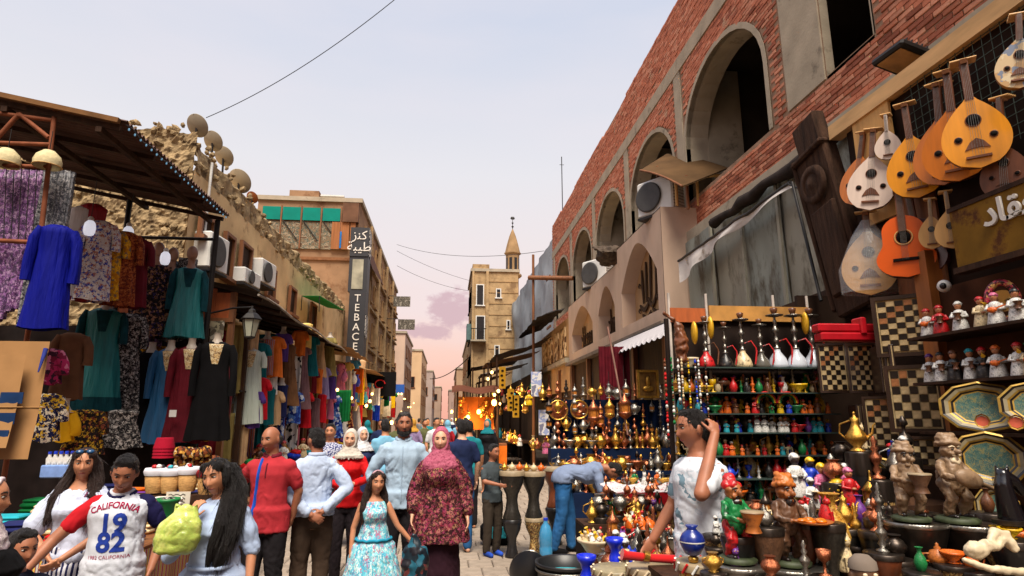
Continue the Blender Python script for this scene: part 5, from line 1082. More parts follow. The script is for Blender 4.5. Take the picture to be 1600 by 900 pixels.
# garments: px box (cx, top, bottom), depth
def G(nm, label, cx, yt, yb, Y, w=None, **k):
    a, c = PY(cx, yt, Y), PY(cx, yb, Y); H = a.z-c.z; return gown(nm, label, (c.x, Y, c.z), k.pop('rz', .8*math.atan2(-c.x, Y)), H, w or .26*H/1.3, **k)
ROYAL = M('royal_blue', (2, 12, 122), .7, var=.15, scale=5, stretch=(3, 3, .3)); SATW = M('white_satin', (206, 200, 200), .5, var=.1); SATR = M('crimson_satin', (150, 12, 34), .5, var=.2, scale=6); TEALG = M('teal_satin', (10, 104, 106), .5, var=.22, scale=6, stretch=(3, 3, .4)); TEALD = M('teal_velvet_dark', (8, 54, 62), .8, var=.3, scale=14)
RUST = PAT('rust_brocade', 'cells', [(140, 66, 28), (110, 44, 22), (168, 92, 44), (84, 30, 22)], 55); MUST = PAT('mustard_print', 'cells', [(206, 146, 24), (226, 170, 40), (120, 100, 80), (190, 120, 20)], 40); MAR = M('maroon_cloth', (92, 18, 30), .75, var=.25, scale=7); BLUEG = M('petrol_blue', (22, 84, 128), .65, var=.2, scale=6, stretch=(3, 3, .4)); BLKF = PAT('black_floral', 'cells', [(18, 14, 18), (26, 18, 22), (120, 84, 60), (20, 16, 20), (46, 40, 80), (24, 18, 20), (150, 110, 84)], 45); FLBL = PAT('blue_floral_hem', 'cells', [(206, 196, 190), (60, 70, 150), (200, 190, 186), (170, 110, 90), (214, 206, 200)], 50)
GOLDE = PAT('gold_embroidery', 'cells', [(190, 150, 90), (214, 190, 140), (120, 90, 60), (226, 210, 170)], 60, .5); MINT = M('mint_white', (196, 206, 192), .7, var=.08, scale=6, stretch=(3, 3, .4))
G('long_robe', 'plain royal blue long robe hanging by the steel frame', 66, 352, 514, 5.95, .19, mat=ROYAL, sleeve=.5, sh=.15, cat='robe', ny=5, amp=.07)
G('satin_gown', 'narrow white satin gown squeezed behind the blue robe', 110, 322, 462, 7.3, .12, mat=SATW, sleeve=0, sh=.13)
G('satin_gown', 'narrow crimson satin gown behind the hanging lamp', 124, 318, 470, 7.35, .14, mat=SATR, sleeve=0, sh=.15)
G('floral_gown', 'white gown with blue floral hem under the first lamp', 141, 345, 470, 7.3, .17, mat=FLBL, sleeve=.3, sh=.15)
G('mustard_gown', 'mustard yellow print gown among the rust ones', 162, 358, 470, 7.5, .17, mat=MUST, sleeve=.3, sh=.14)
G('brocade_gown', 'rust brown brocade gown next to the mustard one', 182, 362, 478, 7.6, .17, mat=RUST, sleeve=.35, sh=.15)
G('maroon_gown', 'plain maroon gown at the end of the upper rail', 203, 372, 480, 7.9, .16, mat=MAR, sleeve=.3, sh=.14)
G('black_floral_gown', 'black floral gown on a mannequin with a brown head', 232, 412, 526, 8.5, .25, mat=BLKF, neck=HEADM, sleeve=.6, sh=.17, seed=1)
G('black_floral_gown', 'black gown with blue sprigs beside the teal gown', 256, 420, 522, 8.6, .2, mat=BLKF, neck=HEADM, sleeve=.5, sh=.15, seed=3)
G('teal_gown', 'teal satin gown with dark lace bodice hung high by the post', 286, 418, 528, 8.55, .24, mat=TEALG, neck=HEADM, panel=TEALD, sleeve=.55, sh=.18, ny=9, smat=TEALD)
G('teal_dress', 'teal dress with darker velvet pattern and border, hung low', 143, 482, 642, 7.9, .27, mat=TEALG, smat=TEALD, hem2=TEALD, panel=TEALD, neck=FORMW, sleeve=.38, sh=.2, ny=7)
G('printed_dress', 'long black and white print dress beside the teal velvet one', 186, 490, 640, 8.2, .2, mat=BWP, sleeve=.4, sh=.15, seed=2)
G('black_gown', 'plain black gown, leftmost of the four low dress forms', 220, 548, 692, 8.5, .2, mat=BLK, neck=FORMW, sleeve=.6, sh=.17)
G('petrol_gown', 'petrol blue gown with gold yoke on a low dress form', 250, 545, 692, 8.45, .22, mat=BLUEG, neck=FORMW, panel=GOLDE, sleeve=.6, sh=.17, seed=2)
G('wine_gown', 'wine red gown with gold yoke on a low dress form', 283, 542, 692, 8.4, .22, mat=MAR, neck=FORMW, panel=GOLDE, sleeve=.6, sh=.18, seed=4)
G('black_gown', 'black gown with gold necklace embroidery, rightmost low dress form', 324, 534, 688, 8.3, .25, mat=BLK, neck=FORMW, panel=GOLDE, sleeve=.65, sh=.2, seed=5)
G('pale_dress', 'pale mint wrap dress with striped sash on a white dress form', 383, 546, 662, 10.4, .25, mat=MINT, neck=FORMW, panel=GOLDE, sleeve=.24, sh=.19, seed=6, ny=5)
b = B(); p = PY(270, 646, 8.15); B().box((0, 0, 0), (.085, .004, .085)).obj('price_tag', WHITEM, None, p, label='small white price tag pinned between the petrol and wine gowns', cat='tag')
for i in range(22):
    x = 96+i*11.5; lo_ = i % 2; Y = 8.75+.03*(i % 3); yb = (690 if lo_ else 535)+ru(-8, 8); yt = (545 if lo_ else 405)+ru(-8, 8)
    if not lo_ and not 190 < x < 290: continue
    m_, d_ = [(BWP, 'black and white print'), (MAR, 'wine red'), (BLKF, 'black floral'), (RUST, 'rust brocade'), (PURP, 'purple sequinned'), (TEALD, 'dark teal'), (GREYS, 'grey speckled'), (MUST, 'mustard print')][(i*5) % 8]; p = PY(x, yb, Y)
    drape('long_wrap', f'{d_} wrap behind the dress forms, {ORD[i//2]} on the {"lower" if lo_ else "upper"} line', p, .4, ru(.24, .34), PY(x, yt, Y).z-p.z, m_, 'wrap', 'wraps behind the dress forms', seed=i*1.3, k=3, amp=.03)
# dark back of the stall + cardboard
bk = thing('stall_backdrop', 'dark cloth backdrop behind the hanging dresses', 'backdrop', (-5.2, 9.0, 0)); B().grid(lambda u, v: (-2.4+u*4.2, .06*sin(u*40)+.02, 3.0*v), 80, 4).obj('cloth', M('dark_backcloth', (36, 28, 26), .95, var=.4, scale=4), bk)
for i, (x0, x1, y0, y1, Y, lb) in enumerate(((-60, 46, 528, 718, 5.55, 'tall sheet of cardboard leaning at the corner of the stall'), (-50, 12, 550, 700, 5.4, 'folded cardboard box with dark blue print leaning on the cardboard sheet'))):
    o = thing('cardboard_sheet', lb, 'cardboard', PY(x0, y1, Y)); a, c = PY(x0, y0, Y), PY(x1, y1, Y); W_, H_ = c.x-PY(x0, y1, Y).x, a.z-c.z
    B().grid(lambda u, v: (u*W_-.12*v, .25*v+.012*noise.noise(Vector((u*4, v*4, i)))-.05*abs(v-.42), v*H_), 8, 10).obj('board', CARD, o)
    B().tube([(0, .10, H_*.42), (W_, .10, H_*.42)], .006, 5).obj('crease', M('card_edge', (150, 112, 70)), o)
    if i:
        for z in (.52, .30, .12): B().box((W_*.62, .25*z-.012, z*H_), (W_*.6, .006, H_*.12)).obj('print', M('navy_ink', (26, 54, 96), .8), o)
    else: B().tube([(W_*.78, .17, H_*.93), (W_*.80, .1, H_*.72)], [.02, .006], 6).obj('blue_tie', M('tie_blue', (46, 56, 130)), o)
# lower goods: table with folded cloths, baskets, hats
tb_ = thing('goods_table', 'long low stall table under piles of folded cloth', 'table', (-2.9, 6.3, 0)); B().cham((0, 0, .82), (1.5, 2.8, .05), .01).obj('table_top', WOODM, tb_); B().grid(lambda u, v: (.76+.01*sin(v*50), -1.4+2.8*v, .82-.7*u+.0*v), 3, 60).obj('side_cloth', PAT('stripe_cloth', 'wave', [(150, 40, 40), (206, 190, 170), (40, 60, 110), (190, 150, 60)], 6, axis='Y'), tb_)
B().grid(lambda u, v: (-.75+1.5*u, -1.405-.01*sin(u*40), .82-.75*v), 40, 3).obj('front_cloth', PAT('stripe_cloth2', 'wave', [(206, 200, 190), (60, 60, 110), (190, 60, 60), (226, 190, 90)], 9, axis='X'), tb_)
for sx in (-.7, .7):
    for sy in (-1.3, 1.3): B().bb(sx-.03, sx+.03, sy-.03, sy+.03, 0, .8).obj('leg', WOODD, tb_)
CL = ['red', 'white', 'yellow', 'turquoise', 'pink', 'navy', 'green', 'orange', 'cream', 'purple']
def cloth_mesh(c):
    def f(b):
        b.m(M('cloth_'+c, PC.get(c, (34, 40, 90)), .9, var=.2, scale=9)); b.cham((0, 0, .025), (.28, .2, .05), .02); b.cham((.01, 0, .062), (.26, .19, .024), .01)
    return cached(('cloth', c), f)
FOLDN = 0
for iy in range(7):
    for ix in range(4):
        c = CL[(iy*3+ix*5) % 10]
        for lv in range(1+(ix+iy) % 3): FOLDN += 1; place(cloth_mesh(c), 'folded_cloth', (-3.45+ix*.35+ru(-.03, .03), 5.1+iy*.38+ru(-.03, .03), .845+lv*.076), 1, f'{c} folded cloth, {["bottom", "second", "third"][lv]} of pile, {ORD[ix]} column, {ORD[iy]} row of table', 'cloth', ru(-.3, .3), 'folded cloths on the stall table')
BASK = M('basket_cane', (190, 146, 92), .8, var=.25, scale=30, bump=.6, bscale=50, stretch=(1, 1, 3)); CLW = M('white_lining', (206, 204, 212), .85, var=.1, scale=9)
for i, (x, y) in enumerate(((240, 770), (264, 770), (292, 768), (322, 772), (345, 790))):
    p = PY(x, y, 6.0); o = thing('wicker_basket', f'small cane basket with {"red" if i > 2 else "white"} lining, {ORD[i]} from the left in the row behind the boy', 'basket', p, 0, 'cane baskets on the left stall')
    B().lathe([(.062, 0), (.075, .05), (.085, .17), (.08, .17), (.06, .04), (0, .03)], 14).obj('basket', BASK, o); B().lathe([(.089, .15), (.10, .185), (.088, .215), (.07, .2), (.075, .16)], 14, cap=False).obj('lining', CLW if i < 3 else M('red_lining', (130, 24, 30), .85), o)
    e = B(); 
    for k in range(5): e.m([PT('red'), PT('black'), PT('white'), PT('turquoise')][(k+i) % 4]).ell((ru(-.04, .04), ru(-.04, .04), .21+ru(0, .02)), (.025, .025, .02), 7, 5)
    e.obj('trinkets', None, o)
stp = B().bb(-.5, .5, -.12, .12, 0, 1); p = PY(290, 772, 6.0); o = stp.obj('display_step', WOODD, None, (p.x, 6.02, 0), label='dark wooden step under the row of cane baskets', cat='step'); o.scale = (1.0, 1, p.z)
o = thing('price_card', 'handwritten white price card in front of the baskets', 'card', PY(277, 790, 5.82)); B().box((0, 0, .06), (.2, .006, .11)).obj('card', M('paper_card', (206, 200, 186), .9, var=.06), o)
for k in range(3): B().tube([(-.08+.02*i+.0, -.005, .09-k*.028+.008*sin(i*2.3+k)) for i in range(8)], .003, 4).obj('handwriting', BLK, o)
p = PY(255, 712, 6.4); o = thing('felt_hat_stack', 'stack of crimson felt hats above the baskets', 'hats', p)
for k in range(4): B().lathe([(.095, 0), (.075, .09), (.07, .1), (0, .1)], 16).obj('hat', M('crimson_felt', (150, 16, 40), .9, var=.15), o).location = (0, 0, -.02+k*.03)
HATB = PAT('embroidered_cap', 'cells', [(30, 24, 20), (190, 140, 60), (40, 30, 26), (206, 190, 160), (120, 60, 30)], 40)
for i in range(9):
    p = PY(282+(i % 5)*13, 722-(i//5)*14+ru(-2, 2), 6.35-(i//5)*.05); o = B().lathe([(.055, -.03), (.06, 0), (.05, .045), (.02, .062), (0, .065)], 14).obj('embroidered_cap', HATB, None, p, label=f'black and gold embroidered cap, {ORD[i % 5]} in the {"upper" if i > 4 else "lower"} row of caps', cat='cap', group='embroidered caps'); o.rotation_euler = (ru(-.6, .3), ru(-.4, .4), 0)
p = PY(258, 820, 5.3); o = thing('green_bin', 'green plastic bin behind the boy', 'bin', p); B().lathe([(.06, 0), (.08, .17), (.09, .18), (.09, .2), (.075, .19), (.055, .02)], 16, cap=False).obj('bin', M('green_plastic_bin', (26, 120, 60), .45, var=.1), o); B().ell((0, 0, .17), (.07, .07, .04), 10, 6).obj('contents', BWP, o)
p = PY(105, 745, 5.6); o = thing('toy_box', 'pale blue box of small bottles on the stall behind the white blouse', 'box', p); B().cham((0, 0, .05), (.32, .2, .1), .008).obj('tray', M('pale_blue_card', (120, 150, 206), .7, var=.15, scale=20), o)
bm2 = cached('mini_bottle', lambda b: b.m(PT('white')).lathe([(.02, 0), (.024, .05), (.012, .07), (.012, .085)], 8).m(PT('blue')).lathe([(.014, .085), (.014, .105)], 8))
for i in range(14): inst('bottle', bm2, o, (-.13+.043*(i % 7), -.05+.08*(i//7), .1))
# mannequins and bits in the dim corner
G('yellow_tunic', 'small yellow tunic on a child mannequin in the dim corner', 92, 640, 690, 6.9, .12, mat=M('yellow_cloth', (214, 160, 20), .8, var=.15), neck=FORMW, sleeve=.2, sh=.11)
G('dark_print_dress', 'dark print dress with yellow motifs hung low behind the woman in white', 126, 640, 712, 7.2, .2, mat=PAT('dark_yellow_print', 'cells', [(24, 20, 20), (30, 24, 22), (190, 150, 40), (26, 22, 24), (120, 60, 40), (40, 30, 26)], 50), sleeve=.2, sh=.16)
G('dark_print_dress', 'black and white print skirt hung low under the long print dress', 186, 640, 700, 7.6, .22, mat=BWP, sleeve=0, sh=.16)
G('yellow_print_top', 'navy and yellow printed top hanging beside the cardboard', 65, 615, 690, 6.4, .13, mat=PAT('navy_yellow', 'cells', [(24, 28, 70), (214, 170, 40), (30, 30, 60), (226, 214, 190)], 45), sleeve=.2, sh=.12)
G('pink_print_top', 'pink printed top in the dim corner above the navy one', 72, 545, 600, 6.7, .12, mat=PAT('pink_print', 'cells', [(170, 40, 90), (120, 30, 60), (206, 120, 150), (60, 30, 50)], 22), sleeve=.2, sh=.11)
G('brown_abaya', 'dim brown robe hanging behind the pink printed top', 100, 520, 625, 7.1, .15, mat=M('brown_cloth', (84, 54, 36), .85, var=.3), sleeve=.3, sh=.14)
# ------------------------------------------------------------------ house fittings
dm = M('dish_grey', (160, 148, 126), .6, var=.15, scale=6)
DSH = [(306, 197, 17), (331, 221, 15), (348, 245, 15), (372, 284, 18), (393, 309, 9)]
for i, (x, y, r_) in enumerate(DSH):
    p = PX(x, y, -5.15); D = p.length; rr = r_*(p.y+.5)/FPX*1.08; o = thing('satellite_dish', f'{["large tan", "tan", "tan", "wide pale", "small rusty"][i]} satellite dish, {ORD[i]} along the old house roof', 'satellite dish', p, 0, 'satellite dishes on the roof')
    rt = Matrix.Rotation(-.35, 3, 'Z') @ Matrix.Rotation(-.95, 3, 'X')
    B().lathe([(rr*k, .22*rr*k*k) for k in (0.02, .25, .5, .75, .97)]+[(rr, .22*rr), (rr*.98, .25*rr), (rr*.5, .10*rr), (0.01, .03)], 24, rot=rt, cap=False).obj('dish', dm if i != 4 else M('dish_rust', (140, 80, 44), .7, var=.3), o)
    f_ = rt @ Vector((0, 0, rr*.75)); B().tube([rt @ Vector((0, -rr*.95, .2*rr)), f_], .012, 5).ell(f_, (.03, .03, .03), 8, 6).obj('feed_arm', IRON, o); B().tube([(0, .04, 0), (0, .1, -rr-.3)], .025, 6).obj('mast', IRON, o)
ac_unit('large white air conditioner beside the awning post', PX(325, 424, -4.85), pi/2-.12, .78, .74, .4)
ac_unit('low white air conditioner on the old house wall, its grille seen end on', PX(381, 447, -4.75), pi/2-.1, .9, .36, .4)
ac_unit('white slatted air conditioner under the second window', PX(407, 446, -4.8), pi/2-.12, .9, .62, .4)
# wooden kiosk with lattice, its roof, lantern
ks = thing('wooden_kiosk', 'orange brown wooden kiosk front with lattice and a sagging dark roof', 'kiosk', (-3.9, 9.4, 0)); KT = Matrix.Translation((3.9, -9.4, 0))
def KX(): b = B(); b.T = KT; return b
for k in range(7): KX().bb(-4.9+k*.235, -4.67+k*.235, 9.4, 9.44, 3.2, 3.95-.06*k).obj('board', WOODO, ks)
for x0 in (-4.55, -4.1):
    KX().bb(x0, x0+.4, 9.37, 9.385, 3.22, 3.5).obj('lattice_opening', M('kiosk_dark', (26, 18, 14), .9), ks)
    for s_ in (-1, 1): KX().tube([(x0+.2-.17*s_, 9.355, 3.23), (x0+.2+.17*s_, 9.355, 3.49)], .014, 5).obj('lattice_slat', WOODO, ks)
KX().bb(-4.95, -3.2, 9.36, 9.4, 3.14, 3.2).obj('sill', WOODM, ks); KX().bb(-3.28, -3.2, 9.38, 9.46, 0, 3.6).obj('post', WOODM, ks); KX().bb(-4.95, -4.87, 9.38, 9.46, 0, 3.9).obj('post', WOODM, ks)
r_ = KX(); r_.grid(lambda u, v: (-4.95+2.15*u, 9.2+8.2*v, 4.06-.5*u+.05*noise.noise(Vector((u*4, v*12, 3)))-.06*sin(v*pi)), 10, 30); r_.obj('roof', M('tar_roof', (58, 44, 38), .9, var=.3, scale=3, bump=.4), ks)
for k in range(8): KX().tube([(-4.9, 9.5+k*1.05, 3.98), (-2.85, 9.5+k*1.05, 3.5)], .03, 5).obj('rafter', WOODD, ks)
KX().tube([(-2.82, 9.2+8.2*i/16, 3.53+.03*sin(i)) for i in range(17)], .02, 5).obj('roof_edge', M('grey_edge', (150, 140, 130), .8), ks)
for i, (x, c) in enumerate(((-4.75, (120, 110, 90)), (-4.3, (170, 160, 120)), (-3.85, (90, 86, 80)))): pass
sw = thing('cloth_swag', 'pale printed cloth swag hung below the kiosk lattice', 'cloth', (-4.1, 9.33, 2.95)); B().grid(lambda u, v: (-.8+1.6*u, .03*sin(u*30), .2-.32*v*(.75+.25*sin(u*12)**2)), 50, 5).obj('swag', PAT('swag_print', 'cells', [(150, 140, 118), (196, 184, 150), (110, 100, 84), (206, 196, 176)], 14), sw)
ln = thing('street_lantern', 'old street lantern with frosted glass on a bracket before the kiosk', 'lantern', PY(390, 528, 8.9))
B().lathe([(.07, .02), (.12, .26)], 6, smooth=False, cap=False).obj('glass', M('frosted_glass', (170, 172, 152), .4, var=.1), ln); B().lathe([(.14, .255), (.15, .27), (.09, .34), (.06, .36), (.05, .40), (.02, .42), (.015, .46)], 6, smooth=False).obj('cap', IRON, ln); B().lathe([(.03, -.02), (.075, .0), (.075, .02)], 6, smooth=False).obj('base', IRON, ln)
for i in range(6): a = 2*pi*i/6; B().tube([(.072*cos(a), .072*sin(a), .02), (.124*cos(a), .124*sin(a), .26)], .006, 4).obj('bar', IRON, ln)
B().tube([(0, 0, .44), (-.3, .1, .44), (-.75, .4, .40)], .014, 6).obj('bracket', IRON, ln)
ga = thing('green_awning', 'small bright green awning on the old house', 'awning', PX(470, 465, -4.9)); p0 = ga.location
P4 = [PX(472, 462, -4.9)-p0, PX(500, 462, -4.0)-p0, PX(537, 484, -4.0)-p0, PX(512, 480, -4.9)-p0]; B().add([*P4, *[v+Vector((0, 0, -.02)) for v in P4]], [(0, 1, 2, 3), (7, 6, 5, 4), (0, 4, 5, 1), (1, 5, 6, 2), (2, 6, 7, 3)]).obj('canvas', M('green_canvas', (20, 140, 70), .8, var=.15, scale=2), ga)
for a in (0, 2): B().tube([P4[1]*.98 if a else P4[0], (P4[1] if a else P4[0])+Vector((0, 0, -.5))], .015, 5).obj('strut', IRON, ga)
# woven fabrics hang in long vertical creases
def creased(m):
    N, L = m.node_tree.nodes, m.node_tree.links; b = N['Principled BSDF']
    if b.inputs['Normal'].is_linked: return
    t = N.new('ShaderNodeTexCoord'); q = N.new('ShaderNodeMapping'); q.inputs['Scale'].default_value = (16, 16, 1.6); L.new(t.outputs['Object'], q.inputs[0]); n = N.new('ShaderNodeTexNoise'); n.inputs['Scale'].default_value = 1.5; n.inputs['Detail'].default_value = 3; L.new(q.outputs[0], n.inputs['Vector'])
    u = N.new('ShaderNodeBump'); u.inputs['Strength'].default_value = .9; u.inputs['Distance'].default_value = .03; L.new(n.outputs[0], u.inputs['Height']); L.new(u.outputs[0], b.inputs['Normal'])
for m in (ROYAL, SATW, SATR, TEALG, TEALD, RUST, MUST, MAR, BLUEG, BLKF, FLBL, MINT, BWP): creased(m)
# ------------------------------------------------------------------ the row of clothes stalls running down the left side
st = thing('clothes_stall_row', 'dark timber stall fronts running down the left side behind the garments', 'stalls', (-3.6, 10, 0)); ST = Matrix.Translation((3.6, -10, 0))
def TX(): b = B(); b.T = ST; return b
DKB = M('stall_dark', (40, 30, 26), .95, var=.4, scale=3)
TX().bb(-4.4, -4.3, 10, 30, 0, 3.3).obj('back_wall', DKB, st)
for y in (10.1, 12.2, 14.4, 16.8, 19.5, 22.5, 26, 29.5): TX().bb(-3.28, -3.2, y, y+.08, 0, 3.4).obj('post', WOODD, st)
for y0, y1, z, x in ((17.6, 22, 3.75, -2.7), (22.2, 29.6, 3.5, -2.6)):
    r_ = TX(); r_.grid(lambda u, v: (-4.6+(x+4.6)*u, y0+(y1-y0)*v, z+.35-.45*u+.08*noise.noise(Vector((u*3, v*8, y0)))), 6, 14); r_.obj('awning', M('tan_canvas', (150, 112, 72), .9, var=.25, scale=2), st)
for z in (2.15, 3.05): TX().tube([(-3.22, 10, z), (-3.22, 29.8, z)], .015, 6).obj('rail', IRON, st)
for z in (.9,): TX().bb(-4.3, -3.0, 10.2, 29.6, .84, .9).obj('counter', WOODD, st); TX().bb(-3.02, -2.98, 10.2, 29.6, 0, .84).obj('counter_front', DKB, st)
GC = {'orange': M('g_orange', (216, 110, 40), .8, var=.2), 'striped': PAT('g_stripe', 'wave', [(170, 40, 40), (40, 120, 80), (206, 180, 120), (120, 60, 120)], 9), 'white and black': PAT('g_bw', 'cells', [(214, 210, 206), (30, 28, 30), (206, 206, 206)], 12), 'brown': M('g_brown', (110, 76, 50), .8, var=.3), 'mauve': M('g_mauve', (120, 88, 92), .75, var=.2), 'silver': PAT('g_silver', 'cells', [(150, 150, 150), (214, 214, 214), (90, 90, 94)], 40, .4), 'teal': M('g_teal', (18, 96, 104), .75, var=.2), 'beige': M('g_beige', (196, 160, 120), .85, var=.15), 'olive': M('g_olive', (140, 124, 72), .85, var=.15), 'dark red': M('g_dred', (110, 20, 34), .8, var=.2), 'lilac': M('g_lilac', (150, 140, 190), .8, var=.15), 'purple': M('g_purple', (84, 56, 130), .8, var=.2), 'pink': M('g_pink', (214, 120, 150), .8, var=.15), 'yellow': M('g_yellow', (222, 190, 110), .8, var=.15), 'sky blue': M('g_sky', (70, 150, 216), .8, var=.12), 'blue print': PAT('g_blue', 'cells', [(40, 70, 160), (90, 130, 206), (206, 214, 226), (30, 50, 130)], 16), 'maroon and gold': PAT('g_mg', 'cells', [(90, 16, 36), (110, 24, 44), (206, 160, 90), (80, 14, 30)], 18), 'grey': M('g_grey', (150, 146, 150), .8, var=.12), 'navy': M('g_navy', (30, 36, 80), .85, var=.2), 'scarlet': M('g_scar', (190, 24, 36), .8, var=.2)}
GL = [(418, 528, 574, 'striped'), (432, 526, 576, 'orange'), (425, 562, 604, 'white and black'), (453, 538, 612, 'brown'), (474, 538, 616, 'mauve'), (488, 524, 574, 'teal'), (500, 524, 576, 'beige'), (516, 526, 575, 'olive'), (488, 576, 606, 'dark red'), (497, 576, 606, 'orange'), (507, 574, 612, 'lilac'), (518, 574, 612, 'purple'), (533, 568, 616, 'pink'), (545, 566, 616, 'yellow'), (556, 562, 614, 'sky blue'), (503, 616, 650, 'scarlet'), (515, 616, 646, 'pink'), (527, 618, 668, 'blue print'), (545, 618, 666, 'maroon and gold'), (557, 618, 664, 'grey'), (408, 536, 580, 'teal'), (440, 600, 640, 'navy'), (462, 612, 650, 'blue print'), (478, 612, 655, 'scarlet'), (420, 606, 650, 'teal'), (430, 610, 652, 'beige'), (470, 516, 545, 'orange'), (480, 505, 530, 'yellow'), (443, 520, 548, 'purple'), (408, 590, 640, 'scarlet'), (493, 622, 660, 'mauve'), (536, 622, 664, 'white and black'), (565, 600, 640, 'olive'), (572, 606, 650, 'pink'), (578, 598, 632, 'sky blue'), (586, 606, 645, 'scarlet'), (567, 562, 596, 'beige'), (398, 610, 655, 'purple')]
seen_c = {}
for m in GC.values(): creased(m)
for i, (x, yt, yb, c) in enumerate(GL):
    X = -3.12 if i % 2 else -3.18; a, d_ = PX(x, yt, X), PX(x, yb, X); H = max(.55, (a.z-d_.z)*1.3); seen_c[c] = seen_c.get(c, 0)+1
    lb = f'{c} dress, {ORD[seen_c[c]-1]} {c} one along the left stalls'
    gown('hanging_dress', lb, (X, a.y, a.z-H), .25+ru(-.2, .2), H, .20*min(1.2, H), GC[c], sh=.13, sleeve=.14 if i % 3 else 0, neck=FORMW if i % 7 == 0 else None, group='dresses along the left stalls', seed=i, ny=5)
for i in range(96):
    c = ['dark red', 'navy', 'brown', 'teal', 'scarlet', 'purple', 'maroon and gold', 'olive', 'blue print', 'mauve', 'orange', 'pink', 'striped', 'white and black', 'beige', 'grey'][(i*7) % 16]; X = -3.5+.1*(i % 3); y = 9.6+(i % 48)*.36+ru(-.1, .1); up = i >= 48; H = ru(.8, 1.15)
    drape('hung_garment', f'{c} garment, {ORD[(i % 48)//2]} along the {"upper" if up else "lower"} rear rail{" (front half)" if i % 2 else ""} of the left stalls', (X, y, 2.1 if up else 1.0), ru(.2, .9), ru(.28, .4), H, GC[c], 'garment', 'garments packed on the left rails', seed=i*1.7, k=3, amp=.035)
# heaps and small goods on the counters: hats, bags, jugs
nn = 0
for k in range(46):
    y = 10.3+k*.36; c = list(PC)[(k*5) % 13]; kind = k % 4
    me = [lambda: cached(('heap', c), lambda b: b.m(PT(c, .8)).ell((0, 0, .07), (.13, .12, .07), 12, 8).m(PT(list(PC)[(k*3+2) % 13], .8)).ell((.03, -.02, .13), (.1, .09, .05), 12, 6)), lambda: teapot(BRASS), lambda: doll(c if c != 'ivory' else 'white', 'red'), lambda: pot('jar', COPPER)][kind]()
    desc = [f'{c} heap of knitted caps', 'brass teapot', f'{c} robed souvenir doll', 'copper handled jar'][kind]; nn += 1
    place(me, ['cap_heap', 'teapot', 'souvenir_doll', 'copper_jar'][kind], (-3.12+ru(-.06, .06)-(.25 if k % 2 else 0), y, .9), [1.2, .5, .42, .42][kind], f'{desc} on the left counter, {ORD[k//4 % 24]} down the street', ['caps', 'teapot', 'doll', 'jar'][kind], ru(-.5, .5), 'goods on the left counters')
# street signs, banners further down
def board(name, label, p, w, h, mat, rz=0, cat='sign', txt=None, tm=None, ts=.3, d=.06):
    o = thing(name, label, cat, p, rz); B().bb(-w/2, w/2, 0, d, -h/2, h/2).obj('panel', mat, o)
    if txt:
        t = text_mesh(txt, ts, .006); t.transform(Matrix.Translation((0, -.012, 0)) @ FACE_CAM); put(t, 'lettering', tm, o)
    return o
board('dark_shop_sign', 'dark shop sign with a red ring emblem below the tall building', PY(590, 600, 26), 1.5, 1.0, BLK); o = [q for q in bpy.data.objects if q.name.startswith('dark_shop_sign')][-1]
B().tube([(.1+.2*cos(a), -.03, .12*1.4*sin(a)) for a in [2*pi*i/20 for i in range(18)]], .03, 6).obj('emblem', PT('red'), o)
board('blue_shop_sign', 'small blue shop sign above the crowd on the left', PY(607, 607, 34), 1.7, .45, M('blue_sign', (30, 90, 180), .6, var=.15), txt='\uFEF2\uFEE0\uFECB', tm=PT('white'), ts=.35)
for i, (x, y) in enumerate(((628, 471), (635, 507))):
    o = board('hanging_banner', ['upper weathered banner sticking out over the street from the tall building', 'lower weathered banner sticking out over the street from the tall building'][i], PY(x, y, 44), 1.2, .75, PAT('banner_print', 'speckle', [(120, 112, 100), (84, 78, 70), (150, 142, 130)], 6), cat='banner'); B().tube([(-.6, .03, .4), (-1.6, .03, .4)], .03, 5).obj('bracket', IRON, o)
# tall vertical sign on the corner of the brown building
vs_o = thing('vertical_sign', 'tall black vertical shop sign with white letters on the brown building corner', 'sign', PY(552, 560, 29)); P0 = vs_o.location; tp = PY(552, 355, 29).z-P0.z; SB = M('sign_black', (38, 38, 42), .5, var=.15, scale=3); SW = M('sign_white', (220, 214, 204), .6, var=.05)
HWd = .44; z3, z2 = PY(552, 400, 29).z-P0.z, PY(552, 455, 29).z-P0.z
B().bb(-HWd, HWd, 0, .9, z3, tp).obj('top_panel', SB, vs_o); B().bb(-HWd, HWd, .05, .9, z2, z3-.01).obj('box_frame', SB, vs_o); B().bb(-HWd+.16, HWd-.2, .02, .045, z2+.12, z3-.15).obj('window_panel', M('pale_pane', (150, 146, 126), .3, var=.4, scale=2), vs_o); B().bb(-HWd+.1, HWd, 0, .9, -.2, z2-.01).obj('lower_panel', SB, vs_o)
t = text_mesh('\uFEAF\uFEE8\uFEDB', .62, .01); t.transform(Matrix.Translation((0, -.02, tp-.42)) @ FACE_CAM); put(t, 'lettering', SW, vs_o)
t = text_mesh('\uFE94\uFE92\uFEF4\uFEC3', .62, .01); t.transform(Matrix.Translation((0, -.02, tp-1.0)) @ FACE_CAM); put(t, 'lettering', SW, vs_o)
zt = z2-.35
for ch in 'TEBACEN': t = text_mesh(ch, .50, .01); t.transform(Matrix.Translation((.05, -.02, zt)) @ FACE_CAM); put(t, 'letter', SW, vs_o); zt -= .46
for z0, z1 in ((z3+.05, tp-.1), (1.0, 2.1)): B().bb(HWd+.01, HWd+.03, .05, .85, z0, z1).obj('side_panel', PAT('side_script', 'speckle', [(206, 200, 190), (40, 40, 44)], 9, stops=[0, .55]), vs_o)
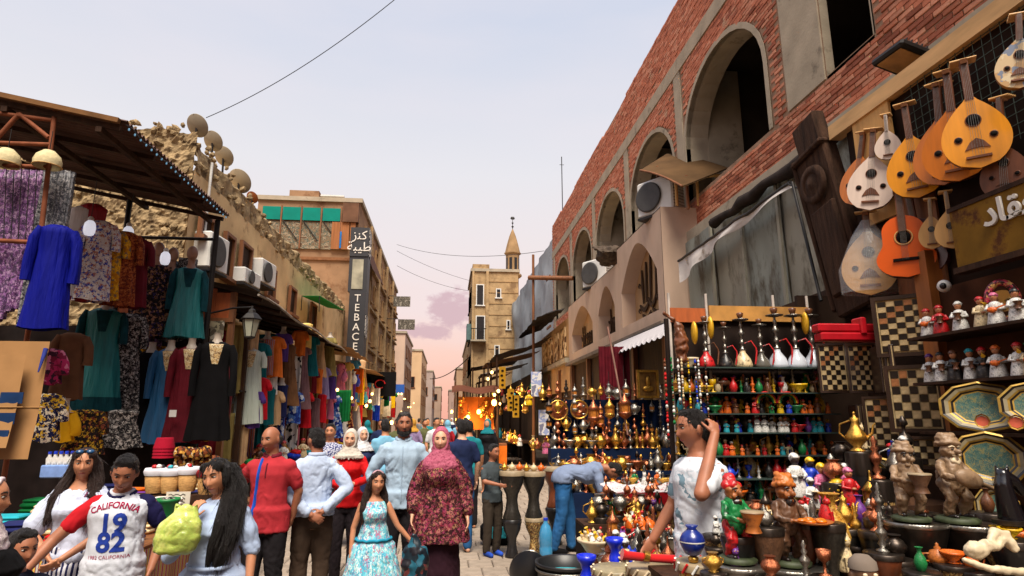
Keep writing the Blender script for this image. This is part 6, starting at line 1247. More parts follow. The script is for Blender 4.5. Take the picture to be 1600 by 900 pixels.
# ================================================================== RIGHT: souvenir shops
# ---- instrument shop front
XI = 3.75; isf = thing('instrument_shop_front', 'timber and plywood shop front hung with lutes', 'shop front', (XI, 4, 0)); IT = Matrix.Translation((-XI, -4, 0))
def IX(): b = B(); b.T = IT; return b
IX().bb(XI+.02, XI+.08, 2.2, 5.05, 2.72, 4.55).obj('dark_board', M('shop_dark_board', (40, 27, 20), .9, var=.4, scale=3), isf)
IX().bb(XI-.06, XI+.06, 2.2, 5.2, 4.42, 4.56).obj('fascia_plank', M('plank_pale', (214, 172, 120), .7, var=.2, scale=4, stretch=(3, .6, 3)), isf)
a, c = PX(1332, 190, XI-.03), PX(1412, 330, XI-.03); IX().bb(XI-.04, XI-.015, c.y, a.y, c.z, a.z+.1).obj('plywood_panel', WOODL, isf)
a, c = PX(1412, 300, XI-.03), PX(1480, 440, XI-.03); IX().bb(XI-.03, XI-.01, c.y, a.y+.2, c.z-.3, a.z).obj('plywood_panel', WOODM, isf)
for yy in (4.13,): IX().bb(XI-.15, XI-.03, yy, yy+.14, 0, 3.0).obj('pillar', M('pillar_wood', (150, 88, 36), .55, var=.3, scale=3, stretch=(6, 6, .7)), isf)
IX().bb(XI+.1, XI+.2, 2.2, 5.3, 0, 2.72).obj('back_wall', M('shop_back', (62, 44, 32), .9, var=.3), isf)
g_ = IX()
for k in range(26): y = 2.3+k*.075; g_.tube([(XI-.02, y, 3.55), (XI-.02, y, 4.42)], .003, 4)
for k in range(12): z = 3.58+k*.075; g_.tube([(XI-.024, 2.25, z), (XI-.024, 4.25, z)], .003, 4)
g_.obj('wire_grid', M('green_wire', (70, 84, 74), .6, .4), isf)
# sign with arabic lettering
so_ = thing('painted_shop_sign', 'yellow brown painted shop sign with white Arabic lettering', 'sign', (3.5, 3.36, 2.95)); B().box((0, 0, 0), (.05, .72, .40)).obj('board', M('sign_ochre', (128, 92, 26), .7, var=.35, scale=5, dirt=((86, 50, 24), 5, .52)), so_)
t = text_mesh('\u062F\uFE8E\uFED8\uFECC', .22, .008, bold=.004); t.transform(Matrix.Translation((-.035, -.10, .08)) @ FACE_LEFT); put(t, 'lettering', SW, so_)
t = text_mesh('F', .14, .006, bold=.003); t.transform(Matrix.Translation((-.035, -.22, -.06)) @ FACE_LEFT); put(t, 'lettering', SW, so_)
B().box((-.01, 0, -.22), (.09, .74, .04)).obj('ledge', WOODD, so_); B().box((0, 0, .215), (.07, .74, .03)).obj('top_edge', WOODD, so_)
# leaning carved timber slab
cs = thing('carved_timber_slab', 'huge dark weathered carved timber slab leaning against the hoarding', 'timber', (3.82, 5.22, 2.75)); rt = Matrix.Rotation(-.16, 4, 'X') @ Matrix.Rotation(-.06, 4, 'Y')
SLB = M('black_timber', (66, 46, 34), .8, var=.5, scale=3, stretch=(8, 8, .6), bump=.8, bscale=22, dirt=((112, 78, 50), 6, .64))
for nm, bx in (('slab', (0, 0, .85, .16, .50, 1.75)), ('top_block', (0, -.02, 1.86, .14, .40, .42)), ('cap_moulding', (-.02, 0, 1.68, .22, .54, .06)), ('raised_panel', (-.09, 0, .62, .05, .40, .9)), ('side_moulding', (-.06, .27, .9, .08, .05, 1.7))):
    b = B(); b.T = rt; b.cham(bx[:3], bx[3:], .02); b.obj(nm, SLB, cs)
b = B(); b.T = rt; b.lathe([(.20, 0), (.19, .03), (.13, .035), (.12, .02), (.05, .05), (0, .06)], 24, c=(-.11, 0, 1.32), rot=Matrix.Rotation(-pi/2, 3, 'Y')); b.obj('carved_roundel', SLB, cs)
o = thing('iron_bar', 'thin dark iron bar leaning before the hoarding', 'bar', (3.9, 5.9, 2.6)); b = B(); b.tube([PX(1238, 285, 3.9)-o.location, PX(1283, 470, 3.7)-o.location], .018, 6).obj('bar', IRON, o); B().tube([PX(1232, 288, 3.9)-o.location, PX(1262, 300, 3.9)-o.location], .012, 6).obj('hook', IRON, o)
# torn canvas awning in front of the hoarding
ca = thing('torn_canvas', 'torn off white canvas strip slung below the brick wall', 'awning', (4.1, 8.5, 4)); p0 = ca.location
def cv(u, v):
    a = PX(1060, 408, 4.05).lerp(PX(1236, 285, 4.05), u); c = PX(1062, 442, 4.0).lerp(PX(1130, 372, 4.02), min(1, u*1.6)) if u < .62 else PX(1130, 372, 4.02).lerp(PX(1238, 292, 4.05), (u-.62)/.38)
    return a.lerp(c, v)-p0+Vector((.05*sin(u*19)*v, 0, .03*noise.noise(Vector((u*9, v*3, 1)))))
B().grid(cv, 40, 8).obj('canvas', CANV, ca); B().tube([cv(i/20, 0) for i in range(21)], .025, 6).obj('pole', IRON, ca)
# rubble ledge above hoarding: rolled dark cloth
o = thing('rolled_tarp', 'dark rolled tarpaulin tucked under the concrete ledge', 'tarpaulin', (4.2, 7, 4.8)); B().tube([(ru(-.04, .04), -1.6+i*.32, ru(-.05, .05)) for i in range(12)], [ru(.06, .1) for i in range(12)], 9).obj('roll', M('dark_tarp', (50, 42, 38), .9, var=.4, scale=6), o)
# plywood canopy, railing, ac units on the pink shop
o = thing('plywood_canopy', 'curled plywood sheet roof above the air conditioner', 'canopy', (4.0, 10.8, 6.2)); p0 = o.location; Q = [PY(1000, 266, 10.9), PY(1042, 240, 11.8), PY(1138, 262, 10.2), PY(1066, 291, 9.7)]
def cq(u, v): return Q[0].lerp(Q[1], u).lerp(Q[3].lerp(Q[2], u), v)-p0+Vector((0, 0, .05*sin(v*pi)))
b = B(); b.grid(cq, 6, 8); b.grid(lambda u, v: cq(u, v)+Vector((0, 0, -.025)), 6, 8); b.obj('sheet', M('canopy_ply', (92, 68, 42), .8, var=.3, scale=2), o); B().tube([cq(0, v/8) for v in range(9)], .02, 5).obj('edge', WOODM, o)
for v in (.2, .8): B().tube([cq(.3, v), cq(.3, v)+Vector((0, 0, -.65))], .03, 6).obj('prop', WOODM, o)
ac_unit('boxy white air conditioner on the corner of the pink shop front', (4.1, 11.0, 5.62), -1.0, .85, .72, .4); ac_unit('white air conditioner above the middle pointed niche', (4.15, 16.2, 5.3), -1.0, .9, .75, .45)
o = thing('roof_railing', 'rough timber railing with bottles behind the corner air conditioner', 'railing', (4.4, 10.4, 5.62)); B().tube([(-.25, 0, .55), (.6, -.2, .55)], .03, 6).obj('rail', WOODL, o)
for x in (-.2, .2, .58): B().tube([(x, -.1*x, 0), (x, -.1*x, .62)], .028, 6).obj('post', WOODL, o)
for i, (x, y, r_) in enumerate(((952, 388, .3),)):
    o = thing('rag_bundle', 'bundle of grey rags and boards on top of the pink shop front', 'bundle', PX(x, y+10, 3.85)); b = B(); b.ell((0, 0, 0), (.3, .5, .16), 14, 8).ell((.1, .5, -.02), (.22, .35, .1), 12, 8).box((-.1, -.1, .1), (.5, .9, .03), Matrix.Rotation(.4, 3, 'X')); me = remeshed(b, .03, 1); folds(me, .07, 8, 8); put(me, 'rags', M('grey_rag', (88, 76, 66), .95, var=.4, scale=6), o)
o = thing('timber_scaffold', 'rough timber scaffold pole and plank beside the tarpaulin', 'scaffold', (*PY(833, 600, 22).xy, 0)); q0 = o.location; B().tube([Vector((0, 0, 0)), PY(833, 398, 22)-q0], .05, 7).obj('pole', WOODM, o); B().tube([PY(826, 434, 22)-q0, PY(895, 435, 21)-q0], .09, 5).obj('plank', WOODM, o)
o = thing('white_awning', 'small white scalloped awning under the pink shop front', 'awning', (3.5, 10.9, 3.2)); p0 = o.location; A_, B_, C_, D_ = PX(1050, 500, 3.75), PX(960, 538, 3.8), PX(958, 552, 3.3), PX(1046, 520, 3.2)
B().grid(lambda u, v: A_.lerp(B_, u).lerp(D_.lerp(C_, u), v)-p0+Vector((0, 0, -.04*abs(sin(u*pi*12))*(v > .9))), 72, 6).obj('canvas', PAT('awning_stripe', 'wave', [(206, 200, 200), (168, 164, 168)], 3, axis='Y'), o); B().tube([A_-p0, B_-p0], .02, 5).obj('rail', IRON, o)
o = thing('wall_floodlight', 'black rectangular floodlight jutting from the brick wall', 'floodlight', PX(1412, 92, 4.1)); rt = Matrix.Rotation(.35, 3, 'Y') @ Matrix.Rotation(.1, 3, 'X')
B().cham((0, 0, 0), (.36, .42, .07), .02, rt).obj('housing', IRON, o); B().box(rt @ Vector((0, 0, -.038)), (.28, .32, .006), rt).obj('lens', M('amber_lens', (176, 130, 76), .3, var=.3), o); B().tube([rt @ Vector((.15, 0, .03)), (.5, 0, .12)], .02, 6).obj('bracket', IRON, o)
for k in range(6): B().box(rt @ Vector((-.12+.05*k, 0, .05)), (.008, .36, .035), rt).obj('cooling_fin', IRON, o)
o = thing('dome_camera', 'white dome security camera on the shop pillar', 'camera', PX(1475, 447, 3.55)); B().ell((0, 0, 0), (.045, .045, .045), 14, 10).obj('dome', WHITEM, o); B().ell((-.03, -.025, -.005), (.022, .022, .024), 10, 8).obj('lens', DARKG, o)
# ---- lutes and guitars
OUDY = M('oud_yellow', (228, 146, 16), .35, var=.12, scale=3, stretch=(8, 1, 1), coat=.4); OUDO = M('oud_orange', (206, 112, 16), .35, var=.15, scale=3, stretch=(8, 1, 1), coat=.4); OUDW = M('oud_pale', (222, 200, 184), .45, var=.08, scale=3, stretch=(8, 1, 1)); OUDT = M('oud_tan', (206, 158, 96), .4, var=.12, scale=3, stretch=(8, 1, 1), coat=.2)
NECK = M('neck_walnut', (110, 62, 34), .45, var=.3, scale=4, stretch=(5, 5, 1)); HOLE = M('sound_hole_dark', (18, 12, 10), .8)
def pear(W_, L, n=16):
    P = []
    for i in range(n+1):
        t = i/n; w = W_*sqrt(max(0, 1-((t-.40)/.40)**2))**1.0 if t < .40 else W_*max(.10, cos((t-.40)/.60*pi/2)**.85)
        P.append((w, t*L))
    return [(w, z) for w, z in P]+[(-w, z) for w, z in P[::-1]]
def oud(label, p, rz, roll, L, top, W_=None, neckL=.55, holes=True, cat='lute', bare=False, wrap=False):
    root = thing('oud' if not bare else 'small_lute', label, cat, p, rz); root.rotation_euler = (0, roll, rz); W_ = W_ or L*.37; P = pear(W_, L)
    # origin at the peg end; body hangs below
    zb = -(L+neckL*L); T = Matrix.Translation((0, 0, zb))
    b = B(); b.T = T; b.prism(P, .012); b.obj('soundboard', top, root)
    b = B(); b.T = T; n = 12; m = len(P)//2; vs = []; fs = []
    for i in range(m):
        w, z = P[i]
        for k in range(n+1): a = pi*k/n; vs.append((w*cos(a), .012+w*sin(a)*1.0, z))
    for i in range(m-1): fs += [(i*(n+1)+k, i*(n+1)+k+1, (i+1)*(n+1)+k+1, (i+1)*(n+1)+k) for k in range(n)]
    b.add(vs, fs, True); b.obj('bowl', NECK, root)
    b = B(); b.T = T; b.box((0, .01, L*(1+neckL*.42)), (.045*L/.48, .03, L*neckL*1.0)); b.obj('neck', NECK if not bare else top, root)
    b = B(); b.T = T; b.box((0, .05, L*(1+neckL*.98)), (.036*L/.48, .16*L/.48, .03), Matrix.Rotation(.3, 3, 'X')); b.obj('pegbox', WOODM, root)
    for k in range(5): b = B(); b.T = T; b.tube([(-.07*L/.48, .0+.03*k, L*(1+neckL*.98)+.006*k), (.07*L/.48, .0+.03*k, L*(1+neckL*.98)+.006*k)], [.010, .007], 6); b.obj('peg', OUDT, root)
    if holes:
        for x, z, r_ in ((0, .66, .155), (-.5, .42, .075), (.5, .42, .075)): b = B(); b.T = T; b.lathe([(r_*W_*1.35, 0), (r_*W_*1.35, .006), (0, .007)], 18, c=(x*W_, -.0005, z*L), rot=Matrix.Rotation(pi/2, 3, 'X')); b.obj('sound_hole', HOLE, root); b = B(); b.T = T; b.tube([(x*W_+r_*W_*1.42*cos(a), -.003, z*L+r_*W_*1.42*sin(a)) for a in [2*pi*i/20 for i in range(21)]], .004, 5); b.obj('rosette', NECK, root)
        b = B(); b.T = T; b.prism([(-.36*W_, .26*L), (-.2*W_, .36*L), (0, .41*L), (.2*W_, .36*L), (.36*W_, .26*L), (.1*W_, .28*L), (-.1*W_, .28*L)], .006, Matrix.Translation((0, -.006, 0))); b.obj('pick_guard', NECK, root)
    else: b = B(); b.T = T; b.lathe([(.26*W_, 0), (.26*W_, .006), (0, .007)], 16, c=(0, -.0005, .58*L), rot=Matrix.Rotation(pi/2, 3, 'X')); b.obj('sound_hole', HOLE, root)
    b = B(); b.T = T; b.box((0, -.008, .15*L), (.72*W_, .016, .03*L)); b.obj('bridge', NECK, root)
    b = B(); b.T = T
    for k in range(5): b.tube([((-.012+.006*k)*2.4*L/.48, -.012, .16*L), ((-.012+.006*k)*L/.48, -.012, L*(1+neckL*.95))], .0012, 4)
    b.obj('strings', SILV, root)
    if wrap: b = B(); b.T = T; b.lathe([(W_*1.05, .03*L), (W_*1.12, .4*L), (W_*.6, .9*L), (.04, 1.15*L)], 16, sy=.75); me_ = b.obj('plastic_wrap', M('clear_wrap', (226, 226, 226), .15, var=.05, alpha=.22, bump=.8, bscale=14), root)
    return root
def hang(fn, label, top_px, bot_px, X, **k):
    """hang an instrument so that its peg end and its lower end sit at two sight points on the plane x = X"""
    a, c = PX(*top_px, X), PX(*bot_px, X); tot = (a-c).length; nl = k.get('neckL', .55); L = tot/(1+nl); face = k.pop('face', -.85)
    d = (c-a).normalized(); side = Vector((cos(face), sin(face), 0)); roll = math.atan2(-d.dot(side), -d.z) if True else 0
    return fn(label, a, face, math.atan2(d.dot(side), d.z)+pi if False else -math.atan2(d.dot(side), -d.z), L, **k)
hang(oud, 'big yellow oud with three dark sound holes, frontmost of the hanging lutes', (1504, 92), (1533, 262), 3.42, top=OUDY, face=-.72)
hang(oud, 'orange brown oud tucked behind the big yellow one', (1478, 108), (1500, 284), 3.55, top=OUDO, face=-.9)
hang(oud, 'orange oud in the middle of the hanging lutes', (1462, 128), (1478, 290), 3.62, top=OUDO, face=-1.05)
hang(oud, 'yellow oud hanging lowest left of the orange ones', (1412, 160), (1436, 308), 3.60, top=OUDY, face=-.8)
hang(oud, 'pinkish white oud hanging before the plywood panel', (1364, 200), (1362, 332), 3.58, top=OUDW, face=-.75, neckL=.5)
hang(oud, 'yellow oud half hidden behind the pinkish white one', (1348, 205), (1342, 322), 3.68, top=OUDO, face=-1.2, neckL=.5)
hang(oud, 'small pale lute at the top of the plywood panel', (1383, 178), (1389, 250), 3.62, top=OUDW, face=-.8, holes=False, bare=True)
hang(oud, 'oud wrapped in clear plastic hanging beside the orange guitar', (1352, 330), (1362, 462), 3.58, top=OUDT, face=-.7, neckL=.3, wrap=True)
hang(oud, 'small round lute on the left of the wrapped pair', (1452, 310), (1458, 390), 3.6, top=OUDT, face=-.8, holes=False, bare=True, neckL=.5, W_=.085)
hang(oud, 'small round lute on the right of the wrapped pair', (1477, 298), (1490, 388), 3.55, top=OUDT, face=-.7, holes=False, bare=True, neckL=.5, W_=.1)
hang(oud, 'pale inlaid oud at the top corner of the picture', (1592, 20), (1592, 144), 3.4, top=PAT('inlaid_oud', 'cells', [(206, 180, 140), (214, 196, 160), (120, 130, 150), (190, 150, 100)], 26, .4), face=-.7, neckL=.5)
hang(oud, 'dark brown long necked lute below the inlaid one', (1560, 150), (1575, 312), 3.55, top=NECK, face=-1.1, neckL=.9)
def guitar(label, p, rz, roll, L, top, side, cat='guitar', neckL=.5):
    root = thing('guitar', label, cat, p, rz); root.rotation_euler = (0, roll, rz); zb = -(L+neckL*L); T = Matrix.Translation((0, 0, zb)); P = []
    for i in range(25): t = i/24; w = L*(.40*sqrt(max(0, 1-((t-.30)/.30)**2)) if t < .3 else .29+.11*cos((t-.3)/.28*pi)*.5+.055 if t < .58 else .29*sqrt(max(0, 1-((t-.74)/.26)**2)) if t > .74 else .29); P.append((w, t*L))
    P[-1] = (.02, L); P = [(w, z) for w, z in P]+[(-w, z) for w, z in P[::-1]]
    b = B(); b.T = T; b.prism(P, .012, Matrix.Translation((0, -.001, 0))); b.obj('soundboard', top, root); b = B(); b.T = T; b.prism([(w*1.005, z) for w, z in P], .085, Matrix.Translation((0, .012, 0))); b.obj('sides', side, root)
    b = B(); b.T = T; b.lathe([(.10*L, 0), (.10*L, .006), (0, .007)], 18, c=(0, -.0015, .64*L), rot=Matrix.Rotation(pi/2, 3, 'X')); b.obj('sound_hole', HOLE, root); b = B(); b.T = T; b.tube([(.12*L*cos(a), -.003, .64*L+.12*L*sin(a)) for a in [2*pi*i/24 for i in range(25)]], .006, 5); b.obj('rosette', WOODL, root)
    b = B(); b.T = T; b.box((0, -.008, .28*L), (.34*L, .02, .045*L)); b.obj('bridge', HOLE, root); b = B(); b.T = T; b.box((0, -.012, L*(.86+neckL*.45)), (.11*L, .02, L*(neckL*.9+.25))); b.obj('neck', NECK, root); b = B(); b.T = T; b.box((0, 0, L*(1+neckL*.95)), (.15*L, .02, .22*L)); b.obj('headstock', NECK, root)
    b = B(); b.T = T
    for k in range(6): b.tube([((-.04+.016*k)*L, -.022, .28*L), ((-.03+.012*k)*L, -.026, L*(1+neckL*.9))], .0012, 4)
    b.obj('strings', SILV, root)
    return root
hang(guitar, 'orange red guitar hanging below the yellow ouds', (1402, 290), (1420, 438), 3.55, top=M('guitar_orange', (226, 92, 22), .3, var=.1, coat=.5), side=M('guitar_dark', (60, 20, 16), .3, coat=.4), face=-.75)
hang(guitar, 'dark guitar seen edge on behind the orange one', (1420, 300), (1446, 436), 3.66, top=M('guitar_dark2', (74, 28, 20), .3, coat=.4), side=M('guitar_dark', (60, 20, 16), .3), face=-1.25)
# ---- inlaid game boards
SQD = M('inlay_dark', (28, 20, 18), .35, var=.2, coat=.3); SQL = M('inlay_pearl', (206, 180, 132), .35, var=.25, scale=30, coat=.3); SQM = M('inlay_rose', (170, 110, 66), .4, var=.3, scale=30); FRW = M('board_frame', (52, 32, 22), .4, var=.3, coat=.3)
sqm = {}
def game_board(label, p, rz, w, h, nx, ny, tilt=0., light=None):
    o = thing('game_board', label, 'game board', p, rz); o.rotation_euler = (tilt, 0, rz); f = .08*w
    for nm, bx in (('frame', (-w/2, -w/2+f, -h/2, h/2)), ('frame', (w/2-f, w/2, -h/2, h/2)), ('frame', (-w/2+f, w/2-f, h/2-f, h/2)), ('frame', (-w/2+f, w/2-f, -h/2, -h/2+f))): B().bb(bx[0], bx[1], -.03, .02, bx[2], bx[3]).obj(nm, FRW, o)
    B().bb(-w/2+f, w/2-f, -.012, .02, -h/2+f, h/2-f).obj('panel', light or M('board_gold', (176, 146, 96), .4, var=.3, scale=20), o)
    g = f*1.35; iw, ih = (w-2*g)/nx, (h-2*g)/ny
    for j in range(ny):
        for i in range(nx):
            mt = SQD if (i+j) % 2 == 0 else (SQL if (i*7+j*3) % 5 else SQM)
            k = (mt.name, round(iw, 4), round(ih, 4))
            if k not in sqm: sqm[k] = B().m(mt).box((0, 0, 0), (iw*.9, .008, ih*.9)).mesh('inlay_square')
            inst('inlay_square', sqm[k], o, (-w/2+g+(i+.5)*iw, -.016, -h/2+g+(j+.5)*ih))
    for s_ in (-1, 1): B().bb(s_*(w/2-f*1.2)-.004, s_*(w/2-f*1.2)+.004, -.0165, -.0125, -h/2+f, h/2-f).obj('inlay_line', SQL, o)
    return o
def gb(label, x0, x1, y0, y1, X, nx, ny, rz=-.75, **k):
    a, c = PX(x0, y0, X), PX(x1, y1, X); m = PX((x0+x1)/2, (y0+y1)/2, X); dep = m.y*cos(PSI)+X*sin(PSI); s_ = dep/FPX*1.03
    return game_board(label, m, rz, (x1-x0)*s_, (y1-y0)*s_, nx, ny, **k)
gb('inlaid game board with a gold frame, highest on the pillar side', 1372, 1446, 462, 556, 3.55, 5, 9)
gb('inlaid game board in a wide dark frame below the highest one', 1394, 1466, 573, 672, 3.5, 5, 7, light=M('board_pale', (196, 176, 130), .4, var=.2, scale=30))
gb('small inlaid game board below the red beam, lowest of the boards', 1356, 1402, 622, 698, 3.5, 4, 8)
gb('tall checkered game board on the left under the red beam', 1280, 1322, 538, 612, 3.5, 5, 9, rz=-.35); gb('tall checkered game board on the right under the red beam', 1326, 1366, 538, 612, 3.5, 5, 9, rz=-.35)
gb('checkered game board half hidden behind the carved musicians', 1418, 1470, 684, 730, 3.4, 5, 4)
for i, x in enumerate((1372, 1380, 1388, 1345, 1338)):
    p = PX(x, 578 if i < 3 else 668, 3.52); o = thing('stacked_board', f'closed game box standing on edge, {["first of three", "second of three", "third of three", "first of two low ones", "second of two low ones"][i]}', 'game box', p, -.4); B().cham((0, 0, 0), (.035, .3, .38), .004).obj('box', FRW, o); B().bb(-.004, .004, -.153, -.15, -.18, .18).obj('inlay_line', SQL, o)
o = thing('red_beam', 'bright red lacquered bundle lying across the game boards', 'beam', PX(1325, 520, 3.3), -.05); REDL = M('red_lacquer', (176, 12, 28), .4, var=.2, scale=8, dirt=((206, 150, 150), 7, .70)); B().cham((0, 0, .035), (.56, .12, .07), .012).obj('upper_bar', REDL, o); B().cham((.0, -.01, -.04), (.54, .12, .07), .012).obj('lower_bar', REDL, o); B().cham((.09, -.02, .05), (.05, .14, .14), .01).obj('strap', REDL, o)
# ---- scalloped plates
PLT = PAT('plate_teal', 'cells', [(76, 112, 104), (50, 88, 88), (112, 124, 96), (64, 104, 96), (140, 130, 80)], 90, .4); PLG = M('plate_gold', (176, 140, 60), .4, .4, var=.3, scale=20); PLI = M('plate_ivory', (146, 134, 104), .4, var=.2, scale=20)
def plate(label, p, rz, r_, sx=1., tilt=.15, n=10, cat='plate'):
    o = thing('scalloped_plate', label, cat, p, rz); o.rotation_euler = (-tilt, 0, rz); Rx = Matrix.Rotation(pi/2, 3, 'X')
    for nm, a, c, z0, z1, mt in (('outer_rim', 1., .93, .035, .04, PLG), ('dark_band', .93, .86, .04, .032, SQD), ('ivory_band', .86, .76, .032, .026, PLI), ('gold_band', .76, .70, .026, .02, PLG), ('dark_band', .70, .64, .02, .014, SQD), ('gold_ring', .64, .60, .014, .012, PLG), ('centre', .60, 0, .012, .004, PLT)):
        b = B(); b.lathe([(a*r_, z0), (max(c, .001)*r_, z1)], n, rot=Rx, sx=sx, cap=False, smooth=False, ph=pi/n); b.obj(nm, mt, o)
    b = B(); b.lathe([(r_, .034), (.5*r_, -.012), (.001, -.014)], n, rot=Rx, sx=sx, cap=False, smooth=False, ph=pi/n); b.obj('underside', FRW, o); return o
for x, y, r_, sx, X, lb in ((1532, 637, 41, 1.4, 3.35, 'large teal scalloped plate on the shelf below the figurines'), (1625, 634, 40, 1.4, 3.35, 'teal scalloped plate cut off by the picture edge'), (1545, 718, 43, 1.22, 3.3, 'gold rimmed scalloped plate below the shelf'), (1356, 748, 38, 1.35, 3.2, 'dull green scalloped plate behind the dolls'), (1558, 792, 30, 1., 3.1, 'small teal plate behind the black figure')):
    p = PX(x, y, X); plate(lb, p, -.75, r_*(p.y*cos(PSI)+X*sin(PSI))/FPX*.95, sx)
for x, y, lb in ((1535, 658, 'small coral centred tray leaning on the large teal plate'), (1588, 660, 'small coral centred tray by the picture edge')):
    o = thing('small_tray', lb, 'tray', PX(x, y, 3.2), -.75); Rx = Matrix.Rotation(pi/2, 3, 'X'); B().lathe([(.04, .012), (.032, 0)], 8, rot=Rx, cap=False, sy=1.1, smooth=False).obj('rim', PLG, o); B().lathe([(.032, 0), (.001, -.002)], 8, rot=Rx, cap=False, smooth=False).obj('centre', M('coral', (206, 96, 70), .5, var=.15), o)
# ---- niche shelves with musicians
ns = thing('wall_shelves', 'dark wall shelves in the niche by the picture edge', 'shelf', (3.55, 3.7, 0))
ZS = [PX(1540, 512, 3.45).z, PX(1540, 592, 3.45).z, PX(1540, 676, 3.4).z]
for z in ZS: B().bb(-.2, .12, -.75, .42, z-.02, z).obj('shelf', WOODD, ns)
B().bb(.12, .16, -.8, .45, 1.2, 2.7).obj('back_board', M('niche_back', (74, 44, 26), .8, var=.4, scale=4), ns)
def mus(robe, hat, ins): return (doll(robe, hat, 'tan', True, ins), 'musician_figurine', f'{robe} robed musician figurine with {hat} turban', 'figurine')
for k, (z, L) in enumerate(((ZS[0], [('white', 'red', 'lute'), ('red', 'red', 'drum'), ('white', 'white', 'drum'), ('cream', 'red', 'horn'), ('white', 'pink', 'lute'), ('white', 'black', 'drum')]), (ZS[1], [('white', 'purple', 'drum'), ('white', 'black', 'drum'), ('black', 'brown', 'drum'), ('white', 'turquoise', 'drum'), ('black', 'red', 'horn'), ('white', 'orange', 'lute'), ('white', 'red', 'horn'), ('cream', 'green', 'lute')]))):
    shelf_row([(*mus(*q_), .21) for q_ in L], (3.42, 4.08, z), (3.42, 3.2, z), ['on the upper niche shelf', 'on the middle niche shelf'][k], 'musician figurines in the niche', .015, .3)
for o_ in list(COL.objects):
    if o_.name.startswith('musician_figurine'): o_.rotation_euler.z -= .7
o = thing('jewelled_mirror', 'oval red jewelled mirror glinting on the upper niche shelf', 'mirror', PX(1567, 470, 3.5), -.75); B().tube([(.075*cos(a), 0, .12*sin(a)) for a in [2*pi*i/28 for i in range(29)]], .022, 8).obj('frame', PAT('jewels', 'cells', [(110, 20, 40), (190, 60, 80), (40, 16, 20), (206, 160, 90)], 60, .3), o); B().lathe([(.07, 0), (.001, .003)], 20, rot=Matrix.Rotation(pi/2, 3, 'X'), sx=1, cap=False).obj('glass', M('mirror_amber', (206, 170, 110), .12, .9, var=.2), o)
IX().bb(3.62, 4.62, 5.9, 5.95, 0, 3.0).obj('side_board', M('shop_side', (52, 38, 30), .9, var=.4, scale=4), isf)  # added dark panel, darkens the gap where the grey wall showed
# ---- souvenir shelf facing the street
YS = 5.55; zq = lambda y: PY(1200, y, YS).z
sh_ = thing('souvenir_shelves', 'tall glass shelf stand crammed with souvenirs beside the game boards', 'shelf', (2.85, YS, 0)); LV = [576, 614, 646, 675, 710, 745, 782, 822]
for y in LV: B().bb(-.72, .78, -.16, .14, zq(y)-.012, zq(y)).obj('glass_shelf', M('shelf_glass', (60, 74, 70), .2, var=.1), sh_)
for x in (-.70, -.32, .38, .74): B().tube([(x, .14, 0), (x, .14, 2.95)], .014, 6).obj('upright', M('white_pole', (200, 190, 180), .5), sh_)
B().bb(-.7, -.34, .12, .15, 2.66, 2.80).obj('orange_board', WOODO, sh_); B().bb(-.3, .74, .12, .15, 2.68, 2.83).obj('orange_board', M('tan_board', (190, 136, 66), .6, var=.35, scale=5), sh_)
B().bb(-.74, .8, .16, .2, 0, 2.7).obj('back_board', M('shelf_back', (40, 30, 26), .9, var=.3), sh_)
GLW = M('milky_glass', (206, 212, 222), .15, var=.05, coat=.5)
hk = lambda g, d, sc, mt=None: (hookah(g, mt), 'water_pipe', d, 'water pipe', sc)
zz = zq(LV[0])
shelf_row([(pot('bowl', IVO), 'shell_bowl', 'pale shell bowl', 'bowl', .2), hk(PT('red'), 'water pipe with a red glass base', .52), hk(PT('black'), 'water pipe with a black glass base', .46), hk(PT('cream'), 'water pipe with a cream glass base', .56), hk(M('smoke_glass', (96, 92, 84), .2), 'water pipe with a smoky glass base', .5), hk(GLW, 'water pipe with a milky white base', .62), hk(GLW, 'water pipe with a milky white base', .62), hk(GLW, 'water pipe with a milky white base', .62)], (2.16, YS-.02, zz), (3.6, YS-.02, zz), 'on the top glass shelf', 'water pipes on the top shelf', .005, .3)
for i, (x, y) in enumerate(((1258, 505), (1085, 520), (1110, 512))): o = B().ell((0, 0, 0), (.028, .05, .11), 12, 10).obj('yellow_ornament', GOLDP, None, PY(x, y, YS-.05), label=['gleaming gold leaf shaped ornament behind the milky water pipes', 'yellow drop ornament on the left of the top shelf', 'second yellow drop ornament on the top shelf'][i], cat='ornament')
def R_(y, L, where, grp, x0=2.16, x1=3.6, dy=-.06, jit=.014):
    shelf_row([q_[:4]+(q_[4]*ru(.8, 1.3),) for q_ in L+L[2:8]], (x0, YS+dy, zq(y)), (x1, YS+dy, zq(y)), where, grp, jit)
    n = 24; ks_ = list(PC); L2 = []
    for i in range(n):
        c = ks_[int(rnd()*13)]; k = int(rnd()*6); L2.append([(pot('vase', PT(c)), 'little_vase', f'little {c} vase', 'ornament', ru(.16, .24)), (pot('tall', [BRASS, SILV, COPPER][i % 3]), 'little_candle_stick', f'{["brass", "silver", "copper"][i % 3]} candle stick', 'ornament', ru(.18, .25)), (doll(c if c != 'ivory' else 'white', ks_[(i*5) % 12], 'tan' if i % 2 else 'dark'), 'little_doll', f'{c} doll', 'doll', ru(.16, .24)), (pot('ewer', [BRASS, DKMET][i % 2]), 'little_ewer', f'{["brass", "bronze"][i % 2]} ewer', 'ewer', ru(.13, .18)), (cat_fig(c), 'little_cat', f'{c} cat figure', 'figurine', ru(.12, .18)), (lantern([BRASS, COPPER][i % 2]), 'little_lantern', f'{["brass", "copper"][i % 2]} toy lantern', 'lantern', ru(.13, .18))][k])
    shelf_row(L2, (x0-.02, YS+dy+.12, zq(y)), (x1, YS+dy+.12, zq(y)), 'at the back, '+where, grp, .02)
